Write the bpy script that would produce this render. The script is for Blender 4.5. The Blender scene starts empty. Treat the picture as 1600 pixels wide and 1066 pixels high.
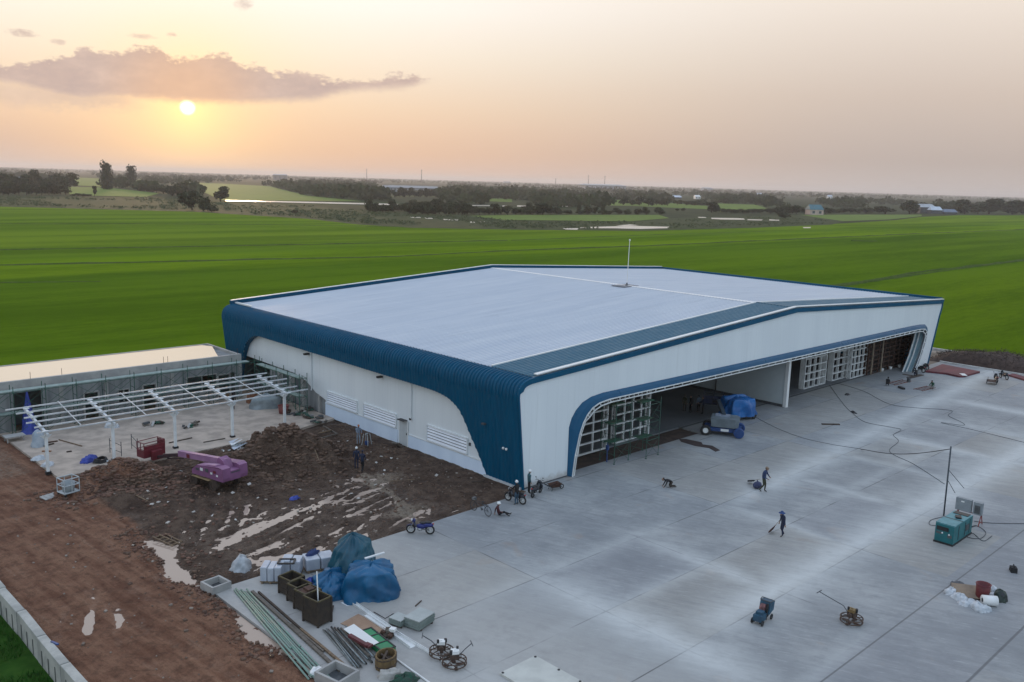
import bpy, bmesh, math, random
import numpy as np
from mathutils import Vector, Matrix
from mathutils.geometry import tessellate_polygon
random.seed(7)
SC = bpy.context.scene
COL = SC.collection
rad = math.radians

# ------------------------------------------------------------------ camera
RX = Vector((0.7207068735210734, -0.6926149809297766, 0.029429418124125875))
RY = Vector((-0.10099701764989193, -0.14690303166950802, -0.983981250691361))
RZ = Vector((0.6858434259255584, 0.706189767327418, -0.17582607211884257))
CAM = Vector((-43.93260641, -43.7416195, 22.0))
FPX = 1398.8902744675868
cam = bpy.data.cameras.new('camera')
camo = bpy.data.objects.new('camera', cam)
COL.objects.link(camo)
cam.sensor_width = 36.0
cam.sensor_fit = 'HORIZONTAL'
cam.lens = 36.0 * FPX / 1600
cam.clip_start = 0.5
cam.clip_end = 60000
m = Matrix.Identity(4)
for i in range(3):
    m[i][0], m[i][1], m[i][2], m[i][3] = RX[i], -RY[i], -RZ[i], CAM[i]
camo.matrix_world = m
SC.camera = camo

def P(px, py, z=0.0):
    """ground point (height z) seen at photo pixel px,py"""
    d = RX*(px-800) + RY*(py-533) + RZ*FPX
    return CAM + d*((z-CAM.z)/d.z)
def depth(p): return (Vector(p)-CAM).dot(RZ)

# ------------------------------------------------------------------ render settings
SC.view_settings.view_transform = 'Standard'
SC.view_settings.look = 'None'
SC.view_settings.exposure = 0.16
SC.view_settings.gamma = 1.0
SC.view_settings.use_curve_mapping = False
SC.render.engine = 'CYCLES'
SC.cycles.max_bounces = 6
SC.cycles.diffuse_bounces = 3
SC.cycles.glossy_bounces = 3
SC.cycles.volume_bounces = 0
SC.cycles.use_denoising = True
SC.cycles.sample_clamp_indirect = 4

# ------------------------------------------------------------------ node helper
class NB:
    def __init__(s, tree): s.t = tree; s.n = tree.nodes; s.l = tree.links
    def node(s, typ, **kw):
        n = s.n.new(typ)
        for k, v in kw.items(): setattr(n, k, v)
        return n
    def put(s, sock, v):
        if v is None: return
        if hasattr(v, 'links') or isinstance(v, bpy.types.NodeSocket): s.l.new(v, sock)
        else: sock.default_value = v
    def math(s, op, a, b=None, c=None, clamp=False):
        n = s.node('ShaderNodeMath', operation=op); n.use_clamp = clamp
        s.put(n.inputs[0], a); s.put(n.inputs[1], b); s.put(n.inputs[2], c)
        return n.outputs[0]
    def add(s, a, b): return s.math('ADD', a, b)
    def sub(s, a, b): return s.math('SUBTRACT', a, b)
    def mul(s, a, b): return s.math('MULTIPLY', a, b)
    def smooth(s, v, a, b, lo=0.0, hi=1.0):
        n = s.node('ShaderNodeMapRange', interpolation_type='SMOOTHSTEP')
        s.put(n.inputs[0], v)
        n.inputs[1].default_value = a; n.inputs[2].default_value = b
        n.inputs[3].default_value = lo; n.inputs[4].default_value = hi
        return n.outputs[0]
    def mix(s, f, a, b, mode='MIX'):
        n = s.node('ShaderNodeMix', data_type='RGBA', blend_type=mode)
        s.put(n.inputs[0], f)
        for k, v in ((6, a), (7, b)):
            if isinstance(v, (tuple, list)): v = (*v[:3], 1)
            s.put(n.inputs[k], v)
        return n.outputs[2]
    def ramp(s, f, pts, interp='LINEAR'):
        n = s.node('ShaderNodeValToRGB'); n.color_ramp.interpolation = interp
        e = n.color_ramp.elements
        while len(e) < len(pts): e.new(0.5)
        for i, (p, c) in enumerate(pts): e[i].position = p; e[i].color = (*c, 1) if len(c) == 3 else c
        s.put(n.inputs[0], f); return n.outputs[0]
    def noise(s, vec, scale, detail=4, rough=0.55, dist=0.0):
        n = s.node('ShaderNodeTexNoise'); s.put(n.inputs['Vector'], vec)
        n.inputs['Scale'].default_value = scale; n.inputs['Detail'].default_value = detail
        n.inputs['Roughness'].default_value = rough; n.inputs['Distortion'].default_value = dist
        return n.outputs[0]
    def mapping(s, vec, scale=(1,1,1), rot=(0,0,0), loc=(0,0,0)):
        n = s.node('ShaderNodeMapping'); s.put(n.inputs[0], vec)
        n.inputs[1].default_value = loc; n.inputs[2].default_value = rot; n.inputs[3].default_value = scale
        return n.outputs[0]
    def sep(s, v):
        n = s.node('ShaderNodeSeparateXYZ'); s.put(n.inputs[0], v); return n.outputs
    def comb(s, x, y, z):
        n = s.node('ShaderNodeCombineXYZ'); s.put(n.inputs[0], x); s.put(n.inputs[1], y); s.put(n.inputs[2], z)
        return n.outputs[0]

def lin(r, g, b):
    f = lambda c: (c/255/12.92) if c/255 <= 0.04045 else ((c/255+0.055)/1.055)**2.4
    return (f(r), f(g), f(b))

# ------------------------------------------------------------------ sky (world)
SUN_EL, SUN_AZ = rad(3.68), rad(65.63)       # direction of the sun, azimuth from +X towards +Y
SUND = Vector((math.cos(SUN_EL)*math.cos(SUN_AZ), math.cos(SUN_EL)*math.sin(SUN_AZ), math.sin(SUN_EL)))
W = bpy.data.worlds.new('World'); SC.world = W; W.use_nodes = True
nb = NB(W.node_tree)
for n in list(nb.n): nb.n.remove(n)
gen = nb.node('ShaderNodeTexCoord').outputs['Generated']
def vdot(v, w):
    n = nb.node('ShaderNodeVectorMath', operation='DOT_PRODUCT'); nb.put(n.inputs[0], v)
    n.inputs[1].default_value = w; return n.outputs['Value']
sx, sy, sz = nb.sep(gen)
el = nb.math('ARCSINE', sz)
fw = vdot(gen, (math.cos(SUN_AZ), math.sin(SUN_AZ), 0))
rt = vdot(gen, (math.sin(SUN_AZ), -math.cos(SUN_AZ), 0))
az = nb.math('ARCTAN2', rt, fw)
ang = nb.math('ARCCOSINE', nb.math('MINIMUM', vdot(gen, tuple(SUND)), 1.0))
aaz = nb.math('ABSOLUTE', az)
e01 = nb.math('MULTIPLY', el, 1/1.5708, clamp=True)
# sunward sky, sky about 55 degrees to its right, and the sky behind the camera, each by elevation
sunw = nb.ramp(e01, [(0.0, lin(220,181,158)), (0.016, lin(230,188,155)), (0.03, lin(236,198,165)), (0.045, lin(241,210,178)), (0.08, (.93,.81,.655)), (0.11, (.98,.92,.83)), (0.14, (1.0,.96,.90)), (0.24, lin(240,240,242)), (0.5, lin(205,220,246)), (1.0, lin(200,218,250))])
side = nb.ramp(e01, [(0.0, lin(186,176,172)), (0.02, lin(182,168,160)), (0.06, lin(202,186,174)), (0.12, lin(231,219,207)), (0.2, lin(240,232,224)), (0.5, lin(205,220,242)), (1.0, lin(200,218,250))])
back = nb.ramp(e01, [(0.0, lin(180,196,208)), (0.1, lin(192,208,222)), (0.3, lin(198,218,240)), (1.0, lin(198,218,250))])
c1 = nb.mix(nb.smooth(aaz, 0.05, 0.78), sunw, side)
c1 = nb.mix(nb.smooth(aaz, 0.9, 2.0), c1, back)
# left of the sun the low sky is greyer
c1 = nb.mix(nb.mul(nb.smooth(az, -0.03, -0.25), nb.smooth(el, 0.06, 0.0)), c1, lin(204,180,168))
# glow round the sun
glow = nb.math('POWER', 2.718, nb.math('MULTIPLY', ang, -14.0))
c1 = nb.mix(nb.mul(glow, 0.62), c1, (1.20, 0.80, 0.36))
g2 = nb.math('POWER', 2.718, nb.math('MULTIPLY', ang, -32.0))
c1 = nb.mix(nb.mul(g2, 0.92), c1, (1.7, 1.05, 0.42))
# clouds
p2 = nb.comb(az, nb.mul(el, 1.7), 0.0)
n1 = nb.noise(p2, 16, 6, 0.6)
n2 = nb.noise(p2, 55, 5, 0.6)
n3 = nb.noise(p2, 140, 4, 0.6)
nz = nb.add(nb.add(nb.mul(nb.sub(n1, 0.5), 0.012), nb.mul(nb.sub(n2, 0.5), 0.020)), nb.mul(nb.sub(n3, 0.5), 0.014))
def fcurve(pts):
    n = nb.node('ShaderNodeFloatCurve'); cv = n.mapping.curves[0]
    for x, y in pts[1:-1]: cv.points.new(x, y)
    cv.points[0].location = pts[0]; cv.points[-1].location = pts[-1]
    n.mapping.update(); return n
TOP = [(-0.38,.070),(-0.2418,.079),(-.197,.0867),(-.1657,.0934),(-.1443,.0975),(-.1266,.1042),(-.1084,.1046),(-.0939,.1146),(-.0655,.114),(-.0389,.1209),(-.027,.1219),(-.0153,.1142),(.001,.1129),(.0214,.1174),(.0382,.1198),(.0493,.1118),(.0747,.108),(.0842,.1038),(.1069,.1057),(.1364,.1015),(.163,.1002),(.1865,.102),(.2271,.1083),(.2462,.1058),(.31,.10)]
BOT = [(-0.38,.066),(-0.2423,.0717),(-.198,.0725),(-.1668,.076),(-.1296,.0698),(-.102,.0656),(-.0674,.0690),(-.0379,.0690),(.0002,.0680),(.0231,.0685),(.0675,.0715),(.1065,.0754),(.1263,.077),(.1462,.0831),(.173,.0889),(.20,.0914),(.2272,.0945),(.2462,.1015),(.31,.103)]
xx = nb.math('MULTIPLY_ADD', az, 1/0.8, 0.5)
def curve(pts):
    n = fcurve([((a/0.8)+0.5, e*5) for a, e in pts]); nb.put(n.inputs[1], xx); return nb.mul(n.outputs[0], 0.2)
top, bot = curve(TOP), curve(BOT)
mt = nb.smooth(nb.add(nb.sub(top, el), nz), -0.002, 0.005)
mb = nb.smooth(nb.add(nb.sub(el, bot), nb.mul(nz, 0.30)), -0.004, 0.008)
mcl = nb.mul(mt, mb)
mcl = nb.mul(mcl, nb.mul(nb.smooth(az, 0.275, 0.23), nb.smooth(az, -0.42, -0.26)))
# soft lower veil left of the sun and small torn scraps above
veil = nb.mul(nb.mul(nb.smooth(nb.add(el, nz), 0.050, 0.068), nb.smooth(el, 0.085, 0.07)), nb.mul(nb.smooth(az, -0.028, -0.07), nb.smooth(az, -0.30, -0.12)))
def puff(a, e, w, h):
    q = nb.add(nb.math('POWER', nb.math('DIVIDE', nb.sub(az, a), w), 2.0), nb.math('POWER', nb.math('DIVIDE', nb.sub(el, e), h), 2.0))
    return nb.smooth(nb.add(nb.sub(1.0, q), nb.mul(nz, 70)), 0.3, 1.2)
pf = puff(-.146, .1235, .020, .0055)
for a in ((-.115,.1185,.010,.004), (-.042,.130,.018,.0045), (-.0128,.1339,.007,.003), (.058,.169,.014,.010)):
    pf = nb.math('MAXIMUM', pf, nb.mul(puff(*a), 0.75))
mcl = nb.math('MAXIMUM', mcl, nb.math('MAXIMUM', nb.mul(veil, 0.55), nb.mul(pf, 0.85)))
shade = nb.math('ADD', nb.mul(n1, 0.6), nb.mul(n2, 0.4))
ccol = nb.ramp(shade, [(0.30, lin(182,160,156)), (0.5, lin(196,172,162)), (0.72, lin(216,190,176))])
ccol = nb.mix(nb.mul(nb.smooth(ang, 0.10, 0.02), 0.45), ccol, lin(246,190,140))
c2 = nb.mix(nb.mul(mcl, 0.93), c1, ccol)
disc = nb.mul(nb.smooth(ang, 0.0092, 0.003), nb.sub(1.0, nb.mul(mcl, 0.9)))
c2 = nb.mix(disc, c2, (3.2, 2.8, 1.8))
bg = nb.node('ShaderNodeBackground'); nb.put(bg.inputs[0], c2); bg.inputs[1].default_value = 1.0
sky = nb.node('ShaderNodeTexSky'); sky.sky_type = 'NISHITA'; sky.sun_disc = False
sky.sun_elevation = SUN_EL; sky.sun_rotation = math.pi/2 - SUN_AZ; sky.dust_density = 3.0
bg2 = nb.node('ShaderNodeBackground'); nb.put(bg2.inputs[0], nb.mix(nb.smooth(ang, 0.8, 1.9), (0,0,0), sky.outputs[0])); bg2.inputs[1].default_value = 0.05
ad = nb.node('ShaderNodeAddShader'); nb.l.new(bg.outputs[0], ad.inputs[0]); nb.l.new(bg2.outputs[0], ad.inputs[1])
wo = nb.node('ShaderNodeOutputWorld'); nb.l.new(ad.outputs[0], wo.inputs[0])

# ------------------------------------------------------------------ sun
sl = bpy.data.lights.new('sun', 'SUN'); sl.energy = 1.4; sl.angle = rad(8); sl.color = (1.0, 0.66, 0.40)
so = bpy.data.objects.new('sun', sl); COL.objects.link(so)
so.rotation_euler = (-SUND).to_track_quat('-Z', 'Y').to_euler()

# ------------------------------------------------------------------ mesh + object helpers
class MB:
    def __init__(s): s.v = []; s.f = []; s.m = []; s.cm = 0; s.T = None
    def add(s, vs, fs):
        o = len(s.v)
        for v in vs:
            v = Vector(v)
            s.v.append(tuple(s.T @ v) if s.T else tuple(v))
        for f in fs: s.f.append(tuple(i+o for i in f)); s.m.append(s.cm)
        return s
    def box(s, x, y, z, a, b, c, rz=0.0, tilt=None):
        """box centred at x,y with its BOTTOM at z"""
        R = Matrix.Rotation(rz, 3, 'Z')
        if tilt: R = R @ Matrix.Rotation(tilt[0], 3, 'X') @ Matrix.Rotation(tilt[1], 3, 'Y')
        vs = [R @ Vector((i*a/2, j*b/2, k*c)) + Vector((x, y, z)) for i in (-1,1) for j in (-1,1) for k in (0,1)]
        return s.add(vs, [(0,1,3,2),(4,6,7,5),(0,4,5,1),(2,3,7,6),(0,2,6,4),(1,5,7,3)])
    def bar(s, p, q, w, h=None, up=(0,0,1)):
        h = h or w; p, q = Vector(p), Vector(q); d = (q-p)
        if d.length < 1e-6: return s
        d.normalize(); u = Vector(up)
        if abs(d.dot(u)) > 0.97: u = Vector((1,0,0))
        a = d.cross(u).normalized()*(w/2); b = a.cross(d).normalized()*(h/2)
        vs = [c+i*a+j*b for c in (p, q) for i, j in ((-1,-1),(1,-1),(1,1),(-1,1))]
        return s.add(vs, [(3,2,1,0),(4,5,6,7)]+[(i,(i+1)%4,(i+1)%4+4,i+4) for i in range(4)])
    def tube(s, pts, r, n=8, closed=False, cap=True):
        pts = [Vector(p) for p in pts]; k = len(pts)
        rs = r if isinstance(r, (list, tuple)) else [r]*k
        vs = []; u = None
        for i, p in enumerate(pts):
            if closed: d = pts[(i+1) % k]-pts[i-1]
            else: d = pts[min(i+1, k-1)]-pts[max(i-1, 0)]
            d = d.normalized() if d.length > 1e-9 else Vector((0,0,1))
            if u is None:
                u = Vector((0,0,1)) if abs(d.z) < 0.9 else Vector((1,0,0))
            u = (u - d*u.dot(d)); u = u.normalized() if u.length > 1e-6 else d.orthogonal().normalized()
            w = d.cross(u)
            for j in range(n):
                t = 2*math.pi*j/n; vs.append(p + (u*math.cos(t)+w*math.sin(t))*rs[i])
        fs = []
        for i in range(k if closed else k-1):
            a, b = i*n, ((i+1) % k)*n
            for j in range(n): fs.append((a+j, a+(j+1) % n, b+(j+1) % n, b+j))
        if cap and not closed: fs += [tuple(reversed(range(n))), tuple(range((k-1)*n, k*n))]
        return s.add(vs, fs)
    def cyl(s, p, q, r, r2=None, n=12): return s.tube([p, q], [r, r if r2 is None else r2], n)
    def ell(s, c, r, nu=12, nv=8, R=None):
        vs = [(0,0,-1)]
        for i in range(1, nv):
            t = math.pi*i/nv-math.pi/2
            for j in range(nu):
                a = 2*math.pi*j/nu; vs.append((math.cos(t)*math.cos(a), math.cos(t)*math.sin(a), math.sin(t)))
        vs.append((0,0,1))
        fs = [(0, 1+(j+1) % nu, 1+j) for j in range(nu)]
        for i in range(nv-2):
            for j in range(nu):
                a = 1+i*nu; fs.append((a+j, a+(j+1) % nu, a+nu+(j+1) % nu, a+nu+j))
        l = len(vs)-1; a = 1+(nv-2)*nu
        fs += [(a+j, a+(j+1) % nu, l) for j in range(nu)]
        out = []
        for v in vs:
            v = Vector((v[0]*r[0], v[1]*r[1], v[2]*r[2]))
            if R: v = R @ v
            out.append(v+Vector(c))
        return s.add(out, fs)
    def grid(s, rows, flip=False):
        """rows: list of equally long lists of points"""
        n = len(rows[0]); vs = [p for r in rows for p in r]
        fs = []
        for i in range(len(rows)-1):
            for j in range(n-1):
                f = (i*n+j, i*n+j+1, (i+1)*n+j+1, (i+1)*n+j); fs.append(f[::-1] if flip else f)
        return s.add(vs, fs)
    def prism(s, poly, f0, f1):
        """poly: 2d outline; f0,f1 map a 2d point to the two end faces"""
        n = len(poly); tris = tessellate_polygon([[Vector((*p, 0)) for p in poly]])
        vs = [f0(p) for p in poly]+[f1(p) for p in poly]
        fs = [tuple(t) for t in tris]+[tuple(i+n for i in reversed(t)) for t in tris]
        fs += [(i, (i+1) % n, (i+1) % n+n, i+n) for i in range(n)]
        return s.add(vs, fs)
    def lathe(s, prof, c=(0,0,0), n=16):
        vs = []
        for r, z in prof:
            for j in range(n):
                a = 2*math.pi*j/n; vs.append((c[0]+r*math.cos(a), c[1]+r*math.sin(a), c[2]+z))
        fs = []
        for i in range(len(prof)-1):
            for j in range(n): fs.append((i*n+j, i*n+(j+1) % n, (i+1)*n+(j+1) % n, (i+1)*n+j))
        return s.add(vs, fs)
    def build(s, name, mat, parent=None, smooth=False, loc=None, rz=None, fix=True):
        me = bpy.data.meshes.new(name); me.from_pydata(s.v, [], s.f)
        for mm in (mat if isinstance(mat, (list, tuple)) else [mat]): me.materials.append(mm)
        me.polygons.foreach_set('material_index', s.m)
        if fix:
            b = bmesh.new(); b.from_mesh(me); bmesh.ops.recalc_face_normals(b, faces=b.faces); b.to_mesh(me); b.free()
        if smooth: me.polygons.foreach_set('use_smooth', [True]*len(me.polygons))
        me.update()
        o = bpy.data.objects.new(name, me); COL.objects.link(o)
        if parent: o.parent = parent
        if loc is not None: o.location = loc
        if rz is not None: o.rotation_euler = (0, 0, rz)
        return o

def tag(o, label=None, cat=None, group=None, kind=None):
    if label: o['label'] = label
    if cat: o['category'] = cat
    if group: o['group'] = group
    if kind: o['kind'] = kind
    return o
def thing(name, label, cat, loc=(0,0,0), rz=0.0, group=None):
    o = bpy.data.objects.new(name, None); COL.objects.link(o); o.empty_display_size = 0.3
    o.location = loc; o.rotation_euler = (0, 0, rz)
    return tag(o, label, cat, group)
def dup(root, label, loc=None, rz=None, group=None, scale=None):
    c = root.copy(); COL.objects.link(c)
    def rec(src, dst):
        for ch in list(src.children):
            d = ch.copy(); COL.objects.link(d); d.parent = dst; rec(ch, d)
    rec(root, c); c['label'] = label
    if group: c['group'] = group
    if loc is not None: c.location = loc
    if rz is not None: c.rotation_euler = (0, 0, rz)
    if scale is not None: c.scale = scale
    return c

# ------------------------------------------------------------------ materials
MATS = {}
def M(key, col, col2=None, scale=3.0, rough=0.6, metal=0.0, bump=0.0, bscale=20.0, stretch=(1,1,1), spec=0.5, detail=5, contrast=(0.35, 0.65)):
    if key in MATS: return MATS[key]
    mt = bpy.data.materials.new(key); mt.use_nodes = True
    b = NB(mt.node_tree); pr = b.n['Principled BSDF']
    if col2 is None: col2 = tuple(min(1, c*0.82) for c in col)
    tc = b.node('ShaderNodeTexCoord').outputs['Object']
    v = b.mapping(tc, stretch)
    nz = b.noise(v, scale, detail)
    b.put(pr.inputs['Base Color'], b.mix(b.smooth(nz, *contrast), col, col2))
    pr.inputs['Roughness'].default_value = rough; pr.inputs['Metallic'].default_value = metal
    pr.inputs['Specular IOR Level'].default_value = spec
    if bump:
        bn = b.node('ShaderNodeBump'); bn.inputs['Strength'].default_value = bump; bn.inputs['Distance'].default_value = 0.05
        b.put(bn.inputs['Height'], b.noise(v, bscale, 4)); b.put(pr.inputs['Normal'], bn.outputs[0])
    MATS[key] = mt; return mt
def newmat(key):
    mt = bpy.data.materials.new(key); mt.use_nodes = True; MATS[key] = mt
    b = NB(mt.node_tree); return mt, b, b.n['Principled BSDF']
# ------------------------------------------------------------------ numpy noise
_rs = np.random.RandomState(11); _L = _rs.rand(256, 256)
def vnoise(x, y):
    xi = np.floor(x).astype(int); yi = np.floor(y).astype(int); fx = x-xi; fy = y-yi
    fx = fx*fx*(3-2*fx); fy = fy*fy*(3-2*fy)
    a = _L[xi & 255, yi & 255]; b = _L[(xi+1) & 255, yi & 255]; c = _L[xi & 255, (yi+1) & 255]; d = _L[(xi+1) & 255, (yi+1) & 255]
    return (a*(1-fx)+b*fx)*(1-fy)+(c*(1-fx)+d*fx)*fy
def fbm(x, y, o=4):
    s = 0; a = 0.5
    for i in range(o): s = s+a*vnoise(x+i*17.3, y+i*9.1); x = x*2.03; y = y*2.03; a *= 0.5
    return s
def sst(a, b, x):
    t = np.clip((x-a)/(b-a), 0, 1); return t*t*(3-2*t)

# ------------------------------------------------------------------ materials of the setting
def field_mat():
    mt, b, pr = newmat('rice')
    pos = b.node('ShaderNodeNewGeometry').outputs['Position']
    x, y, z = b.sep(pos)
    yw = b.add(y, b.mul(b.sub(b.noise(pos, 0.02, 2), 0.5), 14))
    band = b.ramp(b.math('DIVIDE', yw, 600), [(0.0, (0.098,0.163,0.0047)), (0.05, (0.121,0.192,0.0051)), (0.092, (0.109,0.182,0.0052)), (0.10, (0.093,0.164,0.0054)), (0.18, (0.111,0.186,0.0058)), (0.262, (0.092,0.166,0.0064)), (0.275, (0.156,0.240,0.0072)), (0.325, (0.146,0.235,0.0074)), (0.34, (0.110,0.189,0.0089)), (0.42, (0.164,0.239,0.0134)), (0.55, (0.144,0.224,0.0137)), (1.0, (0.179,0.246,0.0229))])
    n1 = b.noise(b.mapping(pos, (0.006, 0.05, 1)), 1.0, 5)
    n2 = b.noise(b.mapping(pos, (0.16, 0.85, 1)), 1.0, 5, 0.7)
    n3 = b.noise(b.mapping(pos, (1.1, 2.8, 1)), 1.0, 4, 0.75)
    f = b.add(b.add(b.mul(n1, 0.95), b.mul(n2, 0.45)), b.mul(n3, 0.25))
    band = b.mix(1.0, band, (.86,.90,1.3), 'MULTIPLY'); c = b.mix(b.smooth(f, 0.66, 0.98), b.mix(1.0, band, (0.72, 0.77, 0.7), 'MULTIPLY'), b.mix(1.0, band, (1.22, 1.16, 1.1), 'MULTIPLY'))
    b.put(pr.inputs['Base Color'], c); pr.inputs['Roughness'].default_value = 0.8; pr.inputs['Specular IOR Level'].default_value = 0.0
    bn = b.node('ShaderNodeBump'); bn.inputs['Strength'].default_value = 0.8; bn.inputs['Distance'].default_value = 0.5
    b.put(bn.inputs['Height'], b.add(n3, n2)); b.put(pr.inputs['Normal'], bn.outputs[0])
    return mt
RICE = field_mat()
def land_mat():
    mt, b, pr = newmat('land')
    pos = b.node('ShaderNodeNewGeometry').outputs['Position']
    n1 = b.noise(b.mapping(pos, (0.004, 0.010, 1)), 1.0, 6, 0.6)
    n2 = b.noise(b.mapping(pos, (0.05, 0.09, 1)), 1.0, 5, 0.65)
    c = b.ramp(n1, [(0.3, (.032,.042,.020)), (0.46, (.050,.062,.028)), (0.56, (.042,.056,.026)), (0.66, (.075,.105,.032)), (0.78, (.085,.090,.045))])
    c = b.mix(b.smooth(n2, 0.35, 0.7), b.mix(1.0, c, (.62,.64,.62), 'MULTIPLY'), c)
    b.put(pr.inputs['Base Color'], c); pr.inputs['Roughness'].default_value = 0.9; pr.inputs['Specular IOR Level'].default_value = 0.05
    bn = b.node('ShaderNodeBump'); bn.inputs['Strength'].default_value = 1.0; bn.inputs['Distance'].default_value = 1.2
    b.put(bn.inputs['Height'], n2); b.put(pr.inputs['Normal'], bn.outputs[0])
    return mt
LAND = land_mat()
SCRUB = M('scrub', (.036,.050,.022), (.060,.074,.032), 0.12, 0.9, bump=1.0, bscale=0.6, stretch=(1,1.6,1), spec=0.05)
FARGREEN = M('far_green', (.135,.195,.038), (.110,.170,.034), 0.03, 0.85, stretch=(1,3,1), spec=0.05)
def water_mat(key, col, rough=0.03):
    mt, b, pr = newmat(key)
    pr.inputs['Base Color'].default_value = (*col, 1); pr.inputs['Roughness'].default_value = rough; pr.inputs['IOR'].default_value = 1.33
    pos = b.node('ShaderNodeNewGeometry').outputs['Position']
    bn = b.node('ShaderNodeBump'); bn.inputs['Strength'].default_value = 0.04; bn.inputs['Distance'].default_value = 0.02
    b.put(bn.inputs['Height'], b.noise(pos, 1.5, 3)); b.put(pr.inputs['Normal'], bn.outputs[0])
    return mt
MUDWATER = water_mat('muddy_water', (.50,.44,.36), .30)
def apron_mat():
    mt, b, pr = newmat('concrete_apron')
    pos = b.node('ShaderNodeNewGeometry').outputs['Position']
    x, y, z = b.sep(pos)
    # slabs 9.25 x 5.15 m, each with its own pour tone
    gx = b.math('DIVIDE', b.add(x, 9.7), 9.25); gy = b.math('DIVIDE', b.add(y, 21.3), 5.15)
    wn = b.node('ShaderNodeTexWhiteNoise', noise_dimensions='2D')
    b.put(wn.inputs['Vector'], b.comb(b.math('FLOOR', gx), b.math('FLOOR', gy), 0)); tone = wn.outputs['Value']
    def jd(g, s):
        fr = b.math('FRACT', g); return b.mul(b.math('MINIMUM', fr, b.sub(1.0, fr)), s)
    jl = b.math('MINIMUM', jd(gx, 9.25), jd(gy, 5.15))
    nl = b.noise(pos, 0.16, 5, 0.6); nm = b.noise(pos, 0.9, 6, 0.7)
    br = b.noise(b.mapping(b.mapping(pos, (1,1,1), (0,0,rad(70))), (0.34, 2.4, 1)), 1.0, 7, 0.75)
    nf = b.noise(pos, 9.0, 3, 0.6)
    base = b.mix(b.smooth(nl, 0.34, 0.66), (.215,.228,.245), (.315,.325,.335))
    base = b.mix(b.mul(b.smooth(nm, .52, .36), .35), base, (.165,.175,.19))
    base = b.mix(b.mul(b.smooth(tone, 0.55, 0.9), 0.45), base, (.31,.285,.25))
    base = b.mix(b.mul(b.smooth(tone, 0.45, 0.05), 0.4), base, (.215,.22,.245))
    base = b.mix(b.mul(b.smooth(br, 0.56, 0.36), 0.40), base, (.175,.18,.195))
    base = b.mix(b.mul(b.smooth(br, 0.54, 0.74), 0.35), base, (.46,.46,.46))
    base = b.mix(b.mul(b.smooth(nm, 0.6, 0.8), 0.35), base, (.33,.28,.235))
    base = b.mix(b.mul(b.smooth(nf, 0.5, 0.75), 0.16), base, (.15,.15,.15))
    sc = b.noise(b.mapping(b.mapping(pos, (1,1,1), (0,0,rad(62))), (1.1, 7.0, 1)), 1.0, 5, .7); base = b.mix(b.mul(b.smooth(sc, .56, .68), .40), base, (.44,.46,.475)); base = b.mix(b.mul(b.smooth(sc, .42, .32), .35), base, (.16,.17,.185))
    base = b.mix(b.mul(b.smooth(b.noise(pos, 0.33, 3, 0.5, 0.6), 0.64, 0.74), 0.35), base, (.30,.225,.175))
    # near the dirt edge and along the storage strip the concrete is paler and dirtier
    base = b.mix(b.mul(b.smooth(b.add(x, b.mul(nl, 8)), -4, -12), 0.6), base, b.mix(b.smooth(nm, .4, .65), (.44,.425,.405), (.36,.345,.33)))
    # cement dust swept out of the sawn joints
    wob = b.mul(b.sub(b.noise(pos, 0.35, 3), 0.5), 1.1)
    def streak(c, c0, w, a, lo, hi, k=0.0, s=1.0):
        d = b.math('ABSOLUTE', b.add(b.sub(b.sub(c, c0), b.mul(a, k)), wob))
        m = b.math('POWER', 2.718, b.mul(b.math('POWER', b.math('DIVIDE', d, w), 1.5), -1.0))
        return b.mul(b.mul(m, s), b.mul(b.smooth(a, lo-3, lo+3), b.smooth(a, hi+5, hi-5)))
    sts = [streak(y, -20.7, 1.55, x, -7, 62, 0, 0.95), streak(y, -12.3, 1.25, x, 10, 84, 0.08, 0.8), streak(y, -16.2, 0.8, x, -13, 2, 0, 0.45), streak(y, -10.8, 0.8, x, -14, 4, 0, 0.4),
           streak(x, -9.6, 1.6, y, -25, -11, 0, 0.95), streak(x, -0.5, 1.0, y, -21, -11, 0, 0.75), streak(x, 8.9, 0.7, y, -21, -11, 0, 0.6), streak(x, 18.6, 0.8, y, -20, -10, 0, 0.6),
           streak(x, 36.6, 1.2, y, -25, -9, 0, 0.75), streak(x, 56.6, 1.4, y, -20, -8, 0, 0.75), streak(x, 27.6, 0.9, y, -21, -9, 0, 0.5), streak(x, 46.2, 1.2, y, -20, -8, 0, 0.5), streak(y, -16.0, 0.7, x, 16, 40, 0.02, 0.35), streak(x, -18.9, 0.9, y, -26, -14, 0, 0.35), streak(y, -26.5, 0.7, x, -14, -2, 0, 0.4)]
    st = sts[0]
    for k in sts[1:]: st = b.math('MAXIMUM', st, k)
    st = b.math('ADD', b.mul(st, b.smooth(b.add(b.mul(nm, .35), b.add(b.mul(br, .35), b.mul(b.noise(b.mapping(b.mapping(pos, (1,1,1), (0,0,rad(62))), (1.3, 5.0, 1)), 1.0, 5, .75), .30))), 0.28, 0.58, 0.42, 1.0)), b.mul(b.smooth(nl, .5, .8), 0.12), clamp=True)
    base = b.mix(b.mul(st, 0.88), base, (.545,.56,.565))
    jm = b.mul(b.smooth(jl, 0.05, 0.02), b.smooth(b.noise(pos, 0.25, 3), 0.4, 0.62, 0.06, 0.8))
    jm = b.mul(jm, b.sub(1.0, b.mul(st, 0.9)))
    j2 = b.math('MAXIMUM', b.smooth(b.math('ABSOLUTE', b.add(y, 27.0)), 0.06, 0.03), b.smooth(b.math('ABSOLUTE', b.add(y, 31.5)), 0.08, 0.04))
    jm = b.math('MAXIMUM', b.mul(jm, b.smooth(y, -23.5, -22.5)), b.mul(j2, 0.6))
    base = b.mix(jm, base, (.06,.06,.065))
    base = b.mix(1.0, base, (1.04,1.035,1.0), 'MULTIPLY')
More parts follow.
